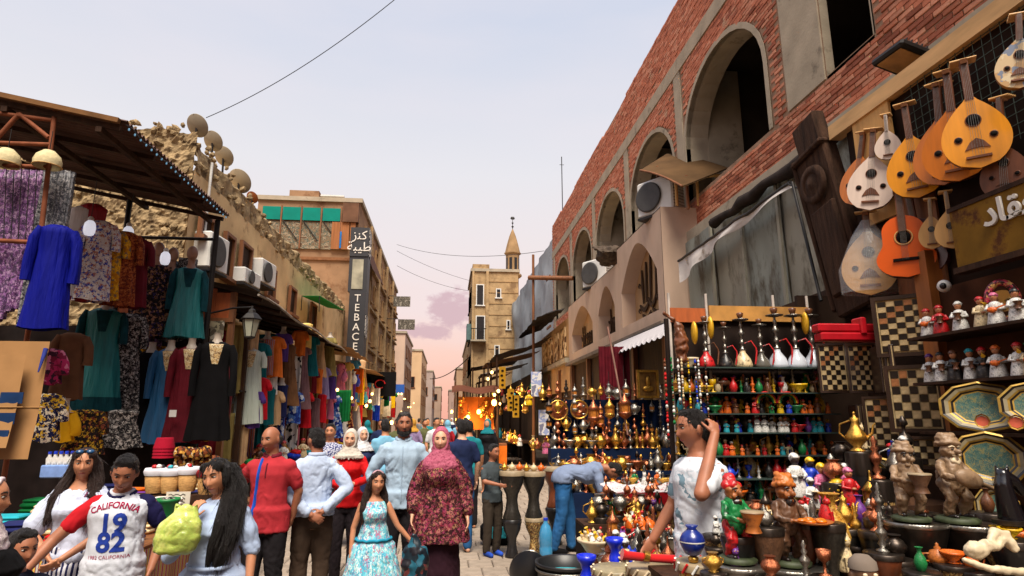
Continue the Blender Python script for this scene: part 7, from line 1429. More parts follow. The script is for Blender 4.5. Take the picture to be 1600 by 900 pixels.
DC = lambda r, h, s_='tan', i=None, sc=.13: (doll(r, h, s_, True, i), 'souvenir_doll', f'{"dark faced " if s_ != "tan" else ""}{r} doll with {h} headdress', 'doll', sc)
VS = lambda c, k='vase', sc=.13: (pot(k, PT(c)), k if k != 'tall' else 'candle_stick', f'small {c} {k if k != "tall" else "candle stick"}', 'ornament', sc)
R_(LV[1], [VS('yellow'), VS('orange'), (pot('ewer', BRASS), 'brass_ewer', 'little brass ewer', 'ewer', .13), VS('yellow', 'bowl', .16), VS('yellow', 'goblet'), VS('cream'), (camel('brown'), 'camel_figure', 'little brown camel', 'figurine', .15), VS('red'), VS('green', 'tall'), (cat_fig('black'), 'cat_figure', 'little black seated cat', 'figurine', .14), VS('orange', 'tall'), VS('green'), (cat_fig('brown'), 'cat_figure', 'little brown seated cat', 'figurine', .14), VS('yellow', 'tall'), VS('red', 'goblet'), VS('white')], 'on the second glass shelf', 'ornaments on the second shelf')
R_(LV[2], [VS('red', 'goblet'), VS('turquoise'), DC('blue', 'red'), VS('green', 'bowl', .14), DC('orange', 'red', 'tan', 'drum'), DC('orange', 'orange', 'tan'), DC('brown', 'orange'), DC('orange', 'brown'), DC('red', 'orange', 'dark', 'drum'), DC('black', 'red', 'dark'), DC('green', 'red', 'dark', 'drum'), DC('yellow', 'red', 'dark')], 'on the third glass shelf', 'dolls on the third shelf')
R_(LV[3], [VS('blue', 'bowl', .15), VS('blue'), DC('red', 'blue'), VS('red', 'bowl', .15), VS('purple'), DC('turquoise', 'green'), DC('turquoise', 'yellow'), DC('blue', 'yellow'), DC('turquoise', 'white'), DC('white', 'white', 'dark'), DC('white', 'white', 'dark'), DC('white', 'white', 'dark'), DC('white', 'ivory'), DC('white', 'orange')], 'on the fourth glass shelf', 'dolls on the fourth shelf')
R_(LV[4], [(camel('cream'), 'camel_figure', 'cream camel', 'figurine', .13), (camel('cream'), 'camel_figure', 'cream camel', 'figurine', .13), (camel('cream'), 'camel_figure', 'cream camel', 'figurine', .13), VS('green'), DC('red', 'cream'), DC('orange', 'white', sc=.1), DC('orange', 'red', sc=.1), DC('brown', 'orange', sc=.1), DC('orange', 'yellow', sc=.1), DC('red', 'orange', sc=.1), DC('orange', 'orange', sc=.1), DC('turquoise', 'orange', sc=.12)], 'on the fifth glass shelf', 'figures on the fifth shelf')
R_(LV[5], [VS('red', 'bowl', .16), VS('green', 'bowl', .16), (teapot(PT('red')), 'toy_teapot', 'red toy teapot', 'teapot', .16), (teapot(PT('green')), 'toy_teapot', 'green toy teapot', 'teapot', .16), (teapot(PT('blue')), 'toy_teapot', 'blue toy teapot', 'teapot', .18), (pot('tall', SILV), 'silver_candle_stick', 'small silver candle stick', 'candle stick', .16), VS('blue', 'goblet'), VS('white', 'tall'), VS('black'), VS('red', 'vase', .16)], 'on the lowest glass shelf', 'goods on the lowest shelf')
R_(LV[6], [VS('red', 'tall', .2), VS('brown'), DC('brown', 'red', sc=.17), (teapot(BRASS), 'toy_teapot', 'brass toy teapot', 'teapot', .18), VS('orange', 'bowl', .18), DC('black', 'white', sc=.18), VS('green', 'tall', .2), (camel('brown'), 'camel_figure', 'brown camel', 'figurine', .2)], 'on the plank below the glass shelves', 'goods on the plank')
R_(LV[7], [VS('purple', 'vase', .2), (teapot(COPPER), 'toy_teapot', 'copper toy teapot', 'teapot', .2), DC('red', 'white', sc=.2), VS('brown', 'bowl', .2), (pot('ewer', DKMET), 'ewer', 'dark ewer', 'ewer', .2), DC('green', 'red', sc=.2), VS('yellow', 'tall', .2), (camel('cream'), 'camel_figure', 'cream camel', 'figurine', .2)], 'on the bottom plank', 'goods on the bottom plank')
# rainbow arches over the dark faced dolls
for i, x in enumerate((1198, 1232)):
    o = thing('rainbow_arch', f'{["first", "second"][i]} small rainbow striped arch over the dark faced dolls', 'ornament', PY(x, 640, YS-.1)); 
    for k, c in enumerate(('red', 'yellow', 'green')): B().tube([((.1-.014*k)*cos(a), 0, .06+(.1-.014*k)*sin(a)) for a in [pi*j/12 for j in range(13)]], .008, 6).obj('stripe', PT(c), o)
# hanging strings, instruments at the left end of the shelves
o = thing('hanging_lute_bag', 'brown leather bagpipe like pouch hanging at the corner of the shelves', 'bag', PY(1062, 560, 5.4)); b = B(); b.limb([(0, 0, .32), (.03, 0, .15), (.02, 0, 0)], [.03, .07, .05], 12).limb([(-.04, 0, .36), (-.12, 0, .42)], [.02, .015], 8); me = remeshed(b, .01, 2); folds(me, .02, 16, 16); put(me, 'pouch', NECK, o)
for i in range(8):
    x = 1045+i*9; c = ['red', 'green', 'white', 'cream', 'yellow', 'blue', 'white', 'brown'][i]; p = PY(x, 690-(i % 3)*30, 5.35); H = PY(x, 560, 5.35).z-p.z
    e = B(); e.m(PT(c, .7)); z = 0
    e.tube([(0, 0, 0), (0, 0, H)], .004, 5)
    while z < H: k_ = ru(.006, .014); e.m(PT(random.choice([c, c, 'white', 'brown', 'black']), .7)); e.ell((0, 0, z), (k_, k_, k_*1.4), 7, 5); z += k_*2.6
    e.obj('bead_string', None, None, p, label=f'{c} bead string, {ORD[i]} from the left at the corner of the souvenir shelves', cat='beads', group='bead strings')
# ---- brass wall
YB = 10.2; bw = thing('brass_stall', 'stepped stall with blue cloth set out with brass ware', 'stall', (2.8, YB, 0)); BLC = M('deep_blue_cloth', (16, 32, 62), .9, var=.2)
B().grid(lambda u, v: (-1.05+2.15*u, .35+.02*sin(u*60), .7+1.35*v), 60, 3).obj('back_cloth', BLC, bw)
zb = lambda y: PY(960, y, YB-.3).z
LB = [(700, .2), (735, -.05), (768, -.3)]
for k, (y, yo) in enumerate(LB): B().bb(-1.08, 1.1, yo-.16, yo+.14, 0, PY(960, y, YB+yo).z).obj('step', BLC, bw)
MT = [('brass', BRASS), ('copper', COPPER), ('silver', SILV), ('bronze', DKMET)]; KD = [('ewer', 'ewer'), ('lamp', 'oil lamp'), ('jar', 'handled jar'), ('tall', 'candle stick'), ('goblet', 'goblet'), ('vase', 'vase'), ('bowl', 'bowl')]
for k, (y, yo) in enumerate(LB):
    L = []; n = 20
    for i in range(n): m_, k_ = MT[int(rnd()*2.6) if i < 12 else int(rnd()*4)], KD[int(rnd()*7)]; L.append((pot(k_[0], m_[1]), k_[1].replace(' ', '_'), f'{m_[0]} {k_[1]}', k_[1], ru(.26, .42) if k_[0] in ('ewer', 'lamp', 'tall') else ru(.2, .3)))
    for dy in (0., -.14): shelf_row([random.choice(L)[:4]+(ru(.2, .36),) for _ in range(17)] if dy else L, (1.75, YB+yo+.05+dy, PY(960, y, YB+yo).z), (3.9, YB+yo+.05+dy, PY(960, y, YB+yo).z), f'in {"front" if dy else "back"} line, {["top", "middle", "bottom"][k]} brass step', 'brass ware on the steps', .02, 3)
for i in range(44):
    m_, k_ = MT[int(rnd()*3.4)], KD[int(rnd()*4)]; c_ = i % 15; r0 = i//15; p = PY(858+c_*13.4, 622+r0*26+ru(-5, 5), YB+.22); nm_ = m_[0]+' '+k_[1]
    place(pot(k_[0], m_[1]) if i % 3 else lantern(m_[1]), (k_[1] if i % 3 else 'small lantern').replace(' ', '_'), p, ru(.2, .32), f'{nm_ if i % 3 else m_[0]+" lantern"} hung on the blue cloth, {ORD[c_]} in {ORD[r0]} row', k_[1] if i % 3 else 'lantern', ru(0, 6), 'brass ware hung on the blue cloth')
for x, y, r_, lb in ((872, 641, 16, 'round engraved brass tray, left of the pair on the blue cloth'), (905, 640, 15, 'round engraved brass tray, right of the pair on the blue cloth')):
    o = thing('brass_tray', lb, 'tray', PY(x, y, YB+.2)); Rx = Matrix.Rotation(pi/2, 3, 'X'); q_ = r_*YB/FPX; B().lathe([(q_, .02), (q_*.95, .03), (q_*.85, .012)], 24, rot=Rx, cap=False).obj('rim', BRASS, o); B().lathe([(q_*.85, .012), (q_*.5, .01), (q_*.48, .02), (q_*.2, .02), (q_*.18, .0), (.001, .0)], 24, rot=Rx, cap=False).obj('centre', COPPER, o)
for i, (x, y, s_, m_) in enumerate(((928, 662, .42, COPPER), (953, 655, .36, BRASS), (977, 655, .46, COPPER))):
    p = PY(x, y, YB-.2); o = thing('hanging_lantern', f'{["copper", "brass", "copper"][i]} pierced lantern, {ORD[i]} from the left above the brass ware', 'lantern', p); inst('lantern_body', lantern(m_), o, (0, 0, 0), (0, 0, 0), s_); B().tube([(0, 0, s_*1.05), (0, 0, s_*1.05+.4)], .005, 4).obj('chain', IRON, o)
o = thing('gilded_picture', 'gilded picture with a raised crest hanging above the brass ware', 'picture', PY(1012, 600, YB+.1)); B().bb(-.17, .17, 0, .04, -.22, .22).obj('panel', M('gilt_panel', (120, 84, 34), .5, .4, var=.4, scale=12), o)
for bx in ((-.19, -.15, -.24, .24), (.15, .19, -.24, .24), (-.15, .15, .2, .24), (-.15, .15, -.24, -.2)): B().bb(bx[0], bx[1], -.03, .04, bx[2], bx[3]).obj('frame', BRASS, o)
B().ell((0, -.02, -.08), (.1, .02, .05), 12, 8).ell((0, -.02, .04), (.04, .02, .09), 10, 8).obj('crest', BRASS, o)
o = thing('red_curtain', 'dark red curtain in the doorway under the pink shop front', 'curtain', PY(962, 640, 11.5)); B().grid(lambda u, v: (-.3+.6*u, .03*sin(u*30), 1.2*v), 30, 3).obj('curtain', MAR, o)
o = thing('leaning_pole', 'slanting pale pole in front of the red curtain', 'pole', PY(980, 660, 10)); B().tube([(0, 0, -.2), (-.25, .1, 1.6)], .016, 6).obj('pole', M('pale_pole', (150, 110, 96), .6), o)
for i, (x, y, h_) in enumerate(((850, 660, 60), (838, 600, 50))):
    o = thing('paper_board', ['pale poster board by the dim shop entrance', 'pale notice above the dim shop entrance'][i], 'poster', PY(x, y, 15)); B().bb(-.13, .13, 0, .02, -.3, .3).obj('sheet', PAT('poster_print', 'speckle', [(206, 200, 206), (150, 160, 196), (214, 210, 206), (120, 120, 140)], 5), o)
# ---- goods on the ground and on tables
GSK = M('drum_skin', (150, 132, 104), .5, var=.15, scale=10); DBK = M('drum_black', (30, 28, 28), .35, var=.2, coat=.3); DSI = M('drum_silver', (74, 70, 64), .35, .7, var=.3, scale=20); DWD = M('drum_wood', (110, 56, 30), .4, var=.3, coat=.3); DGO = PAT('drum_mosaic', 'cells', [(150, 110, 60), (60, 44, 30), (190, 160, 100), (90, 60, 40)], 40, .4)
def gd(label, px, py, Y, h, skin, body, z=None, w=None, tray=None):
    p = PY(px, py, Y); o = thing('goblet_drum', label, 'drum', (p.x, Y, max(0, p.z if z is None else z)), ru(-1, 1)); i_ = inst('drum_shell', drum(skin, body), o, (0, 0, 0), (0, 0, 0), (h*(w or .75), h*(w or .75), h)); return o
gd('black goblet drum standing on the ground beside the boy', 800, 862, 8.3, .46, DBK, DBK, 0); gd('dark metal goblet drum balanced on the black one', 800, 800, 8.3, .60, GSK, DSI, .462)
gd('mosaic goblet drum on the ground, second in the row', 835, 862, 8.4, .46, GSK, DGO, 0); gd('silver goblet drum balanced on the mosaic one', 834, 800, 8.4, .58, GSK, DSI, .462)
gd('dark goblet drum behind the bending man', 868, 862, 9.0, .5, DBK, DBK, 0); gd('wooden goblet drum balanced behind the bending man', 866, 800, 9.0, .55, GSK, DWD, .502)
for i, (x, y, Y) in enumerate(((800, 745, 8.3), (834, 745, 8.4))):
    p = PY(x, 742, Y); zt = [1.065, 1.046][i]
    for k in range(3): place(teapot([BRASS, PT('cream'), PT('orange')][k]), 'little_pot', (p.x-.1+.1*k, Y, zt), .16, f'{["brass", "cream", "orange"][k]} little pot on the {["first", "second"][i]} tall drum by the boy', 'pot')
BOT = M('blue_bottle', (60, 150, 200), .1, var=.1, alpha=.75, coat=.5); o = thing('water_bottle', 'big pale blue water bottle on the ground behind the drums', 'bottle', (PY(853, 862, 8.2).x, 8.2, 0)); B().lathe([(.075, 0), (.085, .02), (.085, .12), (.078, .14), (.085, .16), (.085, .3), (.06, .38), (.028, .42), (.028, .45)], 16).obj('bottle', BOT, o); B().lathe([(.03, .45), (.03, .48)], 12).obj('cap', PT('blue'), o)
o = thing('drum_case', 'black cloth drum case lying on the cobbles by the boy', 'case', (PY(778, 862, 9.1).x, 9.1, 0)); B().cham((0, 0, .16), (.5, .3, .32), .08).obj('case', BLK, o); B().cham((0, -.15, .18), (.2, .02, .16), .01).obj('pocket', PT('turquoise'), o)
o = thing('black_tub', 'round black rubber tub with a blue lining at the lower edge', 'tub', PY(886, 940, 6.3)); B().lathe([(.24, 0), (.27, .1), (.28, .16), (.27, .17), (.28, .18), (.29, .33), (.31, .34), (.31, .37), (.28, .36), (.27, .2), (.26, .15)], 28, cap=False).obj('tub', M('rubber_black', (30, 30, 32), .4, var=.2), o); B().lathe([(.272, .25), (.001, .24)], 28, cap=False).obj('contents', PT('turquoise', .5), o); B().tube([(.3*cos(a), .3*sin(a), .30) for a in [2*pi*i/28 for i in range(29)]], .012, 6).obj('band', SILV, o)
o = thing('oval_basin', 'oval blue and black basin tipped on its side on the cobbles', 'basin', PY(822, 935, 6.6), .3); rt = Matrix.Rotation(-.9, 3, 'X') @ Matrix.Rotation(.5, 3, 'Y'); B().lathe([(.0, 0), (.12, .0), (.17, .08), (.18, .09)], 24, rot=rt, sx=1., sy=1.5, c=(0, 0, .2), cap=False).obj('shell', M('basin_black', (28, 30, 36), .4), o); B().lathe([(.165, .088), (.11, .02), (.001, .015)], 24, rot=rt, sy=1.5, c=(0, 0, .2), cap=False).obj('lining', M('basin_blue', (20, 70, 160), .4, var=.2), o); B().lathe([(.168, .085), (.185, .095), (.175, .1)], 24, rot=rt, sy=1.5, c=(0, 0, .2), cap=False).obj('rim', SILV, o)
wt = thing('cloth_covered_table', 'table under crumpled white cloth with red edging', 'table', (PY(1012, 770, 7.2).x, 7.2, 0)); zt = PY(1012, 768, 7.0).z
B().bb(-.4, .4, -.35, .35, zt-.04, zt).obj('table_top', WOODM, wt)
for sx in (-.36, .36):
    for sy in (-.3, .3): B().bb(sx-.025, sx+.025, sy-.025, sy+.025, 0, zt-.04).obj('leg', WOODM, wt)
b = B(); b.grid(lambda u, v: ((u-.5)*.95, (v-.5)*.85, zt+.012+.035*abs(noise.noise(Vector((u*7, v*7, 1))))+.06*noise.noise(Vector((u*3, v*3, 5)))**2), 40, 36); b.obj('white_cloth', PAT('white_pack', 'speckle', [(196, 190, 190), (214, 210, 210), (176, 160, 160), (206, 200, 204), (190, 60, 70)], 22, stops=[0, .3, .55, .7, .86], bump=.3), wt)
b = B(); b.grid(lambda u, v: ((u-.5)*.96, -.43-.015*sin(u*30), zt+.02-.22*v), 40, 4); b.obj('red_edging', M('red_cloth', (170, 20, 30), .85, var=.2), wt)
for i in range(10): c = list(PC)[i]; p = PY(1000+rnd()*50, 752, 7.3); place([teapot(SILV), pot('bowl', BRASS), doll(c if c != 'ivory' else 'red', 'white'), cat_fig('white' if i % 2 else 'orange')][i % 4], ['little_teapot', 'little_bowl', 'little_doll', 'cat_figure'][i % 4], (p.x-.22+.05*i, 7.42+ru(-.05, .1), zt+.03), .17, f'{["silver teapot", "brass bowl", c+" doll", "seated cat"][i % 4]} at the back of the cloth covered table, {ORD[i//4]} of its kind', ['teapot', 'bowl', 'doll', 'figurine'][i % 4])
# bowls on stands in the middle
def stand_bowl(label, px, py, Y, r_, mat, heap, seed, hm=None):
    p = PY(px, py, Y); o = thing('heaped_bowl', label, 'bowl', p); B().lathe([(r_*.45, -r_*.75), (r_*.5, -r_*.7), (r_*.8, -.25*r_), (r_, -.02), (r_*1.04, 0), (r_*.98, .005), (r_*.75, -.2*r_), (.01, -.4*r_)], 22, cap=False).obj('bowl', mat, o); B().lathe([(r_*.7, -p.z), (r_*.6, -p.z+.05), (r_*.28, -p.z*.6), (r_*.3, -r_*1.0), (r_*.45, -r_*.74)], 16).obj('stand', hm or DWD, o)
    random.seed(seed); ks_ = list(heap)
    for k in range(16): a = k*2.4; rr = r_*.8*sqrt(k/16); c = ks_[k % len(ks_)]; inst('trinket', [cat_fig(c), teapot(PT(c)), pot('vase', PT(c)), doll(c if c != 'ivory' else 'white', 'red')][k % 4], o, (rr*cos(a), rr*sin(a), -.03+.03*(1-k/16)), (ru(-.6, .6), ru(-.6, .6), ru(0, 6)), r_*ru(.55, .75))
    return o
stand_bowl('dark metal bowl heaped with orange trinkets on a tall wooden stand', 1002, 822, 5.6, .21, DKMET, ['orange', 'white', 'orange', 'brown', 'cream'], 3)
stand_bowl('silver bowl of grey trinkets next to the printed shirt', 1042, 835, 5.3, .16, SILV, ['cream', 'white', 'brown', 'black'], 4, DSI)
stand_bowl('shell bowl with small brass trinkets behind the blue cups', 930, 842, 6.0, .17, IVO, ['cream', 'orange', 'yellow', 'white'], 5)
for i in range(9): p = PY(925+i*11, 800-(i % 3)*18, 6.6+.1*(i % 2)); place([pot('ewer', BRASS), pot('jar', SILV), pot('lamp', COPPER)][i % 3], ['brass_ewer', 'silver_jar', 'copper_oil_lamp'][i % 3], (p.x, p.y, p.z-.1), .22, f'{["brass ewer", "silver jar", "copper oil lamp"][i % 3]} on the crate behind the orange heap, {ORD[i//3]} of its kind', ['ewer', 'jar', 'oil lamp'][i % 3])
o = thing('goods_crate', 'dark crate carrying brass pots behind the orange heap', 'crate', (PY(970, 800, 6.65).x, 6.65, 0)); zc = PY(970, 800, 6.6).z-.1
for k in range(5): B().bb(-.45, .45, -.22, -.2, k*zc/5+.01, (k+1)*zc/5-.02).obj('slat', WOODD, o)
B().bb(-.44, .44, -.19, .25, zc-.03, zc-.001).obj('lid', WOODD, o); B().bb(-.44, .44, -.19, .25, 0, zc-.032).obj('body', DKB, o)
# blue clay cups, red hose, drums at the lower edge
BLU = M('cobalt_glaze', (12, 40, 200), .35, var=.12, coat=.4)
for i, (x, y, Y) in enumerate(((962, 876, 4.6), (917, 905, 4.4))): o = thing('clay_cup', f'cobalt blue waisted clay cup, {["upper", "lower"][i]} of the two at the lower edge', 'cup', PY(x, y, Y)); B().lathe([(.05, 0), (.045, .03), (.032, .06), (.045, .10), (.065, .125), (.068, .155), (.055, .155), (.03, .11)], 18).obj('cup', BLU, o)
p = PY(1083, 868, 3.3); o = thing('blue_vase', 'round blue vase with a white band and frilled neck', 'vase', p); B().lathe([(.02, 0), (.04, .01), (.062, .05), (.066, .075), (.055, .105), (.03, .125), (.022, .135), (.034, .15), (.03, .152)], 20).obj('vase', M('deep_blue_glaze', (20, 44, 130), .3, var=.15, coat=.4), o); B().lathe([(.0665, .068), (.0668, .074)], 20, cap=False).obj('band', PT('white'), o); B().lathe([(.024, -.03), (.028, -.01), (.014, .0)], 12).obj('foot', BRASS, o)
o = thing('red_hose', 'thick red velvet water pipe hose lying across the drums', 'hose', PY(1020, 878, 3.9)); B().tube([PY(972, 866, 3.9)-o.location, PY(980, 868, 3.9)-o.location, PY(1020, 872, 3.9)-o.location, PY(1060, 874, 3.9)-o.location, PY(1068, 880, 3.9)-o.location], [.035, .026, .024, .026, .036], 12).obj('hose', M('red_velvet', (196, 22, 26), .8, var=.2, sheen=.3), o); B().tube([PY(1006, 868, 3.88)-o.location, PY(1014, 870, 3.88)-o.location], .03, 10).obj('collar', BRASS, o)
for i, (x, y, Y, r_, m_, sk) in enumerate(((962, 886, 4.2, .15, DWD, PLI), (1018, 884, 4.0, .15, M('drum_fur', (176, 116, 60), .7, var=.3, scale=14, bump=.5), GSK), (1092, 876, 3.35, .12, PAT('drum_yellow', 'cells', [(190, 140, 50), (206, 170, 90), (120, 60, 30), (170, 40, 40)], 30, .5), GSK))):
    p = PY(x, y, Y); o = thing('rimmed_drum', ['drum topped with shell chips at the lower edge', 'tan hide covered drum under the red hose', 'yellow patterned drum with red and white laced rim under the blue vase'][i], 'drum', p); B().lathe([(r_*.62, -p.z), (r_*.65, -p.z*.5), (r_*.8, -.12), (r_, -.03)], 22).obj('shell', m_, o); B().lathe([(r_*1.03, -.04), (r_*1.05, -.01), (r_*.98, .0), (.001, .004)], 22, cap=False).obj('skin', sk, o)
    for k in range(14): a = k*2*pi/14; B().tube([(r_*1.06*cos(a), r_*1.06*sin(a), -.045), (r_*1.06*cos(a+.25), r_*1.06*sin(a+.25), 0)], .008, 5).obj('lacing', PT(['red', 'white'][k % 2]) if i == 2 else IVO, o)
# ---- foreground tables with statues
ft = thing('statue_table', 'dark stall table carrying the carved statues', 'table', (2.2, 3.3, 0)); TZ = .86; FTT = lambda: B()
B().bb(-.95, 1.25, -.5, .6, TZ-.04, TZ).obj('table_top', WOODD, ft); B().bb(-.95, 1.25, -.45, -.43, 0, TZ-.04).obj('front_cloth', DKB, ft)
for sx in (-.9, 1.2):
    for sy in (-.45, .55): B().bb(sx-.03, sx+.03, sy-.03, sy+.03, 0, TZ-.041).obj('leg', WOODD, ft)
B().bb(-.6, 1.3, .62, .95, 0, 1.18).obj('rear_step', WOODD, ft)
def statue(label, p, rz, s_, coat, trous, hat, skin, drumm, prop='drum', beard=None, gnome=False):
    """a squat carved musician: trousers, coat, arms round a drum, big face with nose and brows, turban or cap"""
    o = thing('carved_statue', label, 'statue', p, rz); 
    def part(nm, mt, f, vx=.012):
        b = B(); f(b); me = remeshed(b, vx*s_, 1, nm); folds(me, .022*s_, 30, 26, rnd()*9); o_ = put(me, nm, mt, o)
        for v in me.vertices: v.co = v.co*1
        return o_
    S_ = s_
    v = lambda *a: Vector(a)*S_
    part('legs', trous, lambda b: [b.limb([v(x*.09, .02, .42), v(x*.12, -.08, .25), v(x*.11, .0, .06)], [.085*S_, .075*S_, .06*S_], 10) for x in (-1, 1)])
    for x in (-1, 1): part('shoe', SQD, lambda b: b.limb([v(x*.11, .0, .035), v(x*.13, -.12, .035)], [.045*S_, .035*S_], 10))
    part('coat', coat, lambda b: (b.limb([v(0, .01, .42), v(0, 0, .55), v(0, 0, .66)], [.15*S_, .15*S_, .12*S_], 14)))
    for x in (-1, 1): part('arm', coat, lambda b: b.limb([v(x*.14, 0, .66), v(x*.2, -.08, .52), v(x*.12, -.2, .50)], [.055*S_, .05*S_, .04*S_], 10)); part('hand', skin, lambda b: b.limb([v(x*.11, -.21, .50), v(x*.06, -.25, .50)], [.035*S_, .03*S_], 8))
    part('head', skin, lambda b: (b.ell(v(0, -.02, .82), (.105*S_, .11*S_, .135*S_), 16, 12), b.ell(v(0, -.14, .81), (.028*S_, .04*S_, .035*S_), 10, 8), b.ell(v(-.05, -.105, .78), (.04*S_, .03*S_, .035*S_), 8, 6), b.ell(v(.05, -.105, .78), (.04*S_, .03*S_, .035*S_), 8, 6), b.ell(v(0, -.11, .715), (.045*S_, .03*S_, .03*S_), 8, 6)), .009)
    for x in (-1, 1):
        b = B(); b.ell(v(x*.042, -.118, .84), (.02*S_, .012*S_, .013*S_), 8, 6); b.obj('eye', SQD, o); b = B(); b.tube([v(x*.02, -.125, .868), v(x*.05, -.122, .878), v(x*.08, -.1, .862)], .009*S_, 6); b.obj('eyebrow', SQD if beard is None else beard, o)
    if beard is not None: part('beard', beard, lambda b: (b.ell(v(0, -.09, .70), (.07*S_, .05*S_, .06*S_), 12, 8), b.ell(v(-.03, -.125, .765), (.04*S_, .015*S_, .014*S_), 8, 6), b.ell(v(.03, -.125, .765), (.04*S_, .015*S_, .014*S_), 8, 6)))
    if gnome: part('cap', hat, lambda b: (b.ell(v(0, .02, .90), (.125*S_, .13*S_, .085*S_), 16, 10), b.limb([v(0, .04, .95), v(.03, .1, 1.0), v(.1, .12, .9)], [.09*S_, .06*S_, .03*S_], 12)))
    else: part('turban', hat, lambda b: [b.limb([v((.11-.02*k)*cos(a), (.115-.02*k)*sin(a), .91+.045*k+.012*sin(a*2+k)) for a in [2*pi*i/18 for i in range(19)]], [.034*S_]*19, 8) for k in range(3)]+[b.ell(v(0, 0, .94), (.1*S_, .1*S_, .1*S_), 12, 8)])
    if prop == 'drum': b = B(); b.lathe([(.10*S_, 0), (.07*S_, .08*S_), (.14*S_, .22*S_), (.145*S_, .25*S_)], 18, c=v(.02, -.32, .36)); b.obj('drum', drumm, o); b = B(); b.lathe([(.148*S_, .24*S_), (.14*S_, .256*S_), (.001, .26*S_)], 18, c=v(.02, -.32, .36), cap=False); b.obj('drum_skin', GSK, o)
    if prop == 'tray': b = B(); b.lathe([(.02*S_, 0), (.2*S_, .02*S_), (.24*S_, .05*S_), (.2*S_, .04*S_), (.01, .02*S_)], 18, c=v(.1, -.32, .46), cap=False); b.obj('tray', drumm, o); [b2.obj('bread', OUDO, o) for b2 in [B().ell(v(.1+.12*cos(k*1.3), -.32+.1*sin(k*1.3), .51), (.07*S_, .055*S_, .025*S_), 10, 6) for k in range(5)]]
    if prop == 'lute': b = B(); b.ell(v(-.06, -.3, .5), (.2*S_, .07*S_, .11*S_), 14, 8, Matrix.Rotation(.3, 3, 'Y')); b.obj('lute_body', drumm, o); b = B(); b.tube([v(.08, -.3, .46), v(.36, -.3, .34)], .025*S_, 8); b.obj('lute_neck', drumm, o)
    b = B(); b.lathe([(.24*S_, -.04*S_), (.25*S_, 0), (.2*S_, .025*S_)], 16); b.obj('plinth', M('statue_base', (60, 70, 44), .6, var=.5, scale=20), o); return o
CARV = M('carved_pale', (138, 112, 86), .5, var=.3, scale=14, bump=.4, bscale=40, dirt=((86, 60, 40), 10, .56)); CARD_ = M('carved_dark', (96, 66, 46), .45, var=.35, scale=14, bump=.4, dirt=((40, 26, 20), 9, .58)); CARG = M('carved_ginger', (176, 100, 40), .45, var=.35, scale=14, dirt=((70, 36, 20), 10, .56)); FACE = M('statue_face', (150, 88, 44), .45, var=.3, scale=16)
def hemi(label, px, py, Y, r_, mat, rim=None):
    p = PY(px, py, Y); o = thing('metal_bowl', label, 'bowl', p); d = min(.26, p.z-TZ); B().lathe([(r_*.5, -d), (r_*.55, -d+.01), (r_*.8, -d*.5), (r_, -.03), (r_*1.03, -.005), (r_, .0), (.001, .0)], 26, cap=False).obj('bowl', mat, o); B().lathe([(r_*1.0, -.02), (r_*1.06, -.01), (r_*1.0, .004)], 26, cap=False).obj('rim', rim or SILV, o); return o
def on(px, py, Y): return PY(px, py, Y)
hemi('silver rimmed bowl drum under the red capped statue', 1152, 880, 3.05, .16, SILV); statue('painted statue in red cap, green coat and red trousers with a drum', on(1152, 876, 3.05)+Vector((0, 0, .012)), .25, .38, PT('green'), PT('red'), PT('red'), FACE, CARG, 'drum', SQD, True)
hemi('silver rimmed bowl drum under the bearded bread seller', 1235, 884, 3.05, .16, SILV); statue('brown carved turbaned bread seller with a wide tray of loaves', on(1235, 880, 3.05)+Vector((0, 0, .012)), .2, .40, CARD_, CARD_, CARG, FACE, CARG, 'tray', SQD)
hemi('dark bowl drum under the carved drummer', 1428, 815, 3.0, .145, DKMET); statue('pale carved turbaned drummer standing on the left dark bowl', on(1424, 812, 3.0)+Vector((0, 0, .012)), -.2, .36, CARV, CARV, CARV, CARV, CARD_, 'drum', None)
hemi('dark bowl drum under the carved lute player', 1512, 818, 2.95, .15, DKMET); statue('pale carved turbaned lute player on the right dark bowl', on(1496, 814, 2.95)+Vector((0, 0, .012)), .1, .40, CARV, CARV, CARV, CARV, CARV, 'lute', IVO)
# supports so that nothing floats: drums under the bowls
for i, (x, y, Y) in enumerate(((1428, 815, 3.0), (1512, 818, 2.95))):
    p = PY(x, y, Y); d = min(.26, p.z-TZ); 
    if p.z-d > TZ+.005: B().lathe([(.09, 0), (.06, .03), (.06, p.z-d-TZ-.03), (.08, p.z-d-TZ)], 16).obj('bowl_stand', DKMET, None, (p.x, p.y, TZ), label=f'dark metal stand under the {["left", "right"][i]} dark bowl drum', cat='stand')
# smaller dolls and goods on the rear step and table
def step_item(me, nm, lb, cat, px, py, Y, sc, rz=0, base=None):
    p = PY(px, py, Y); return place(me, nm, p, sc, lb, cat, rz)
step_item(doll('white', 'white', 'dark'), 'tall_doll', 'tall dark faced doll in white robe behind the bread seller', 'doll', 1246, 775, 4.1, .29); step_item(doll('blue', 'yellow', 'dark'), 'tall_doll', 'blue robed doll with yellow headdress beside the white robed one', 'doll', 1270, 772, 4.1, .25); step_item(doll('pink', 'yellow'), 'tall_doll', 'pink robed doll with yellow hat', 'doll', 1288, 785, 4.0, .26); step_item(doll('white', 'white', 'dark', True, 'drum'), 'tall_doll', 'dark faced white doll sitting with a drum', 'doll', 1270, 795, 3.9, .2); step_item(doll('yellow', 'white', 'dark', True, 'drum'), 'tall_doll', 'yellow robed doll with a white turban and drum', 'doll', 1312, 795, 3.9, .27); step_item(doll('red', 'pink'), 'tall_doll', 'red robed doll in front of the dull green plate', 'doll', 1330, 790, 3.8, .24)
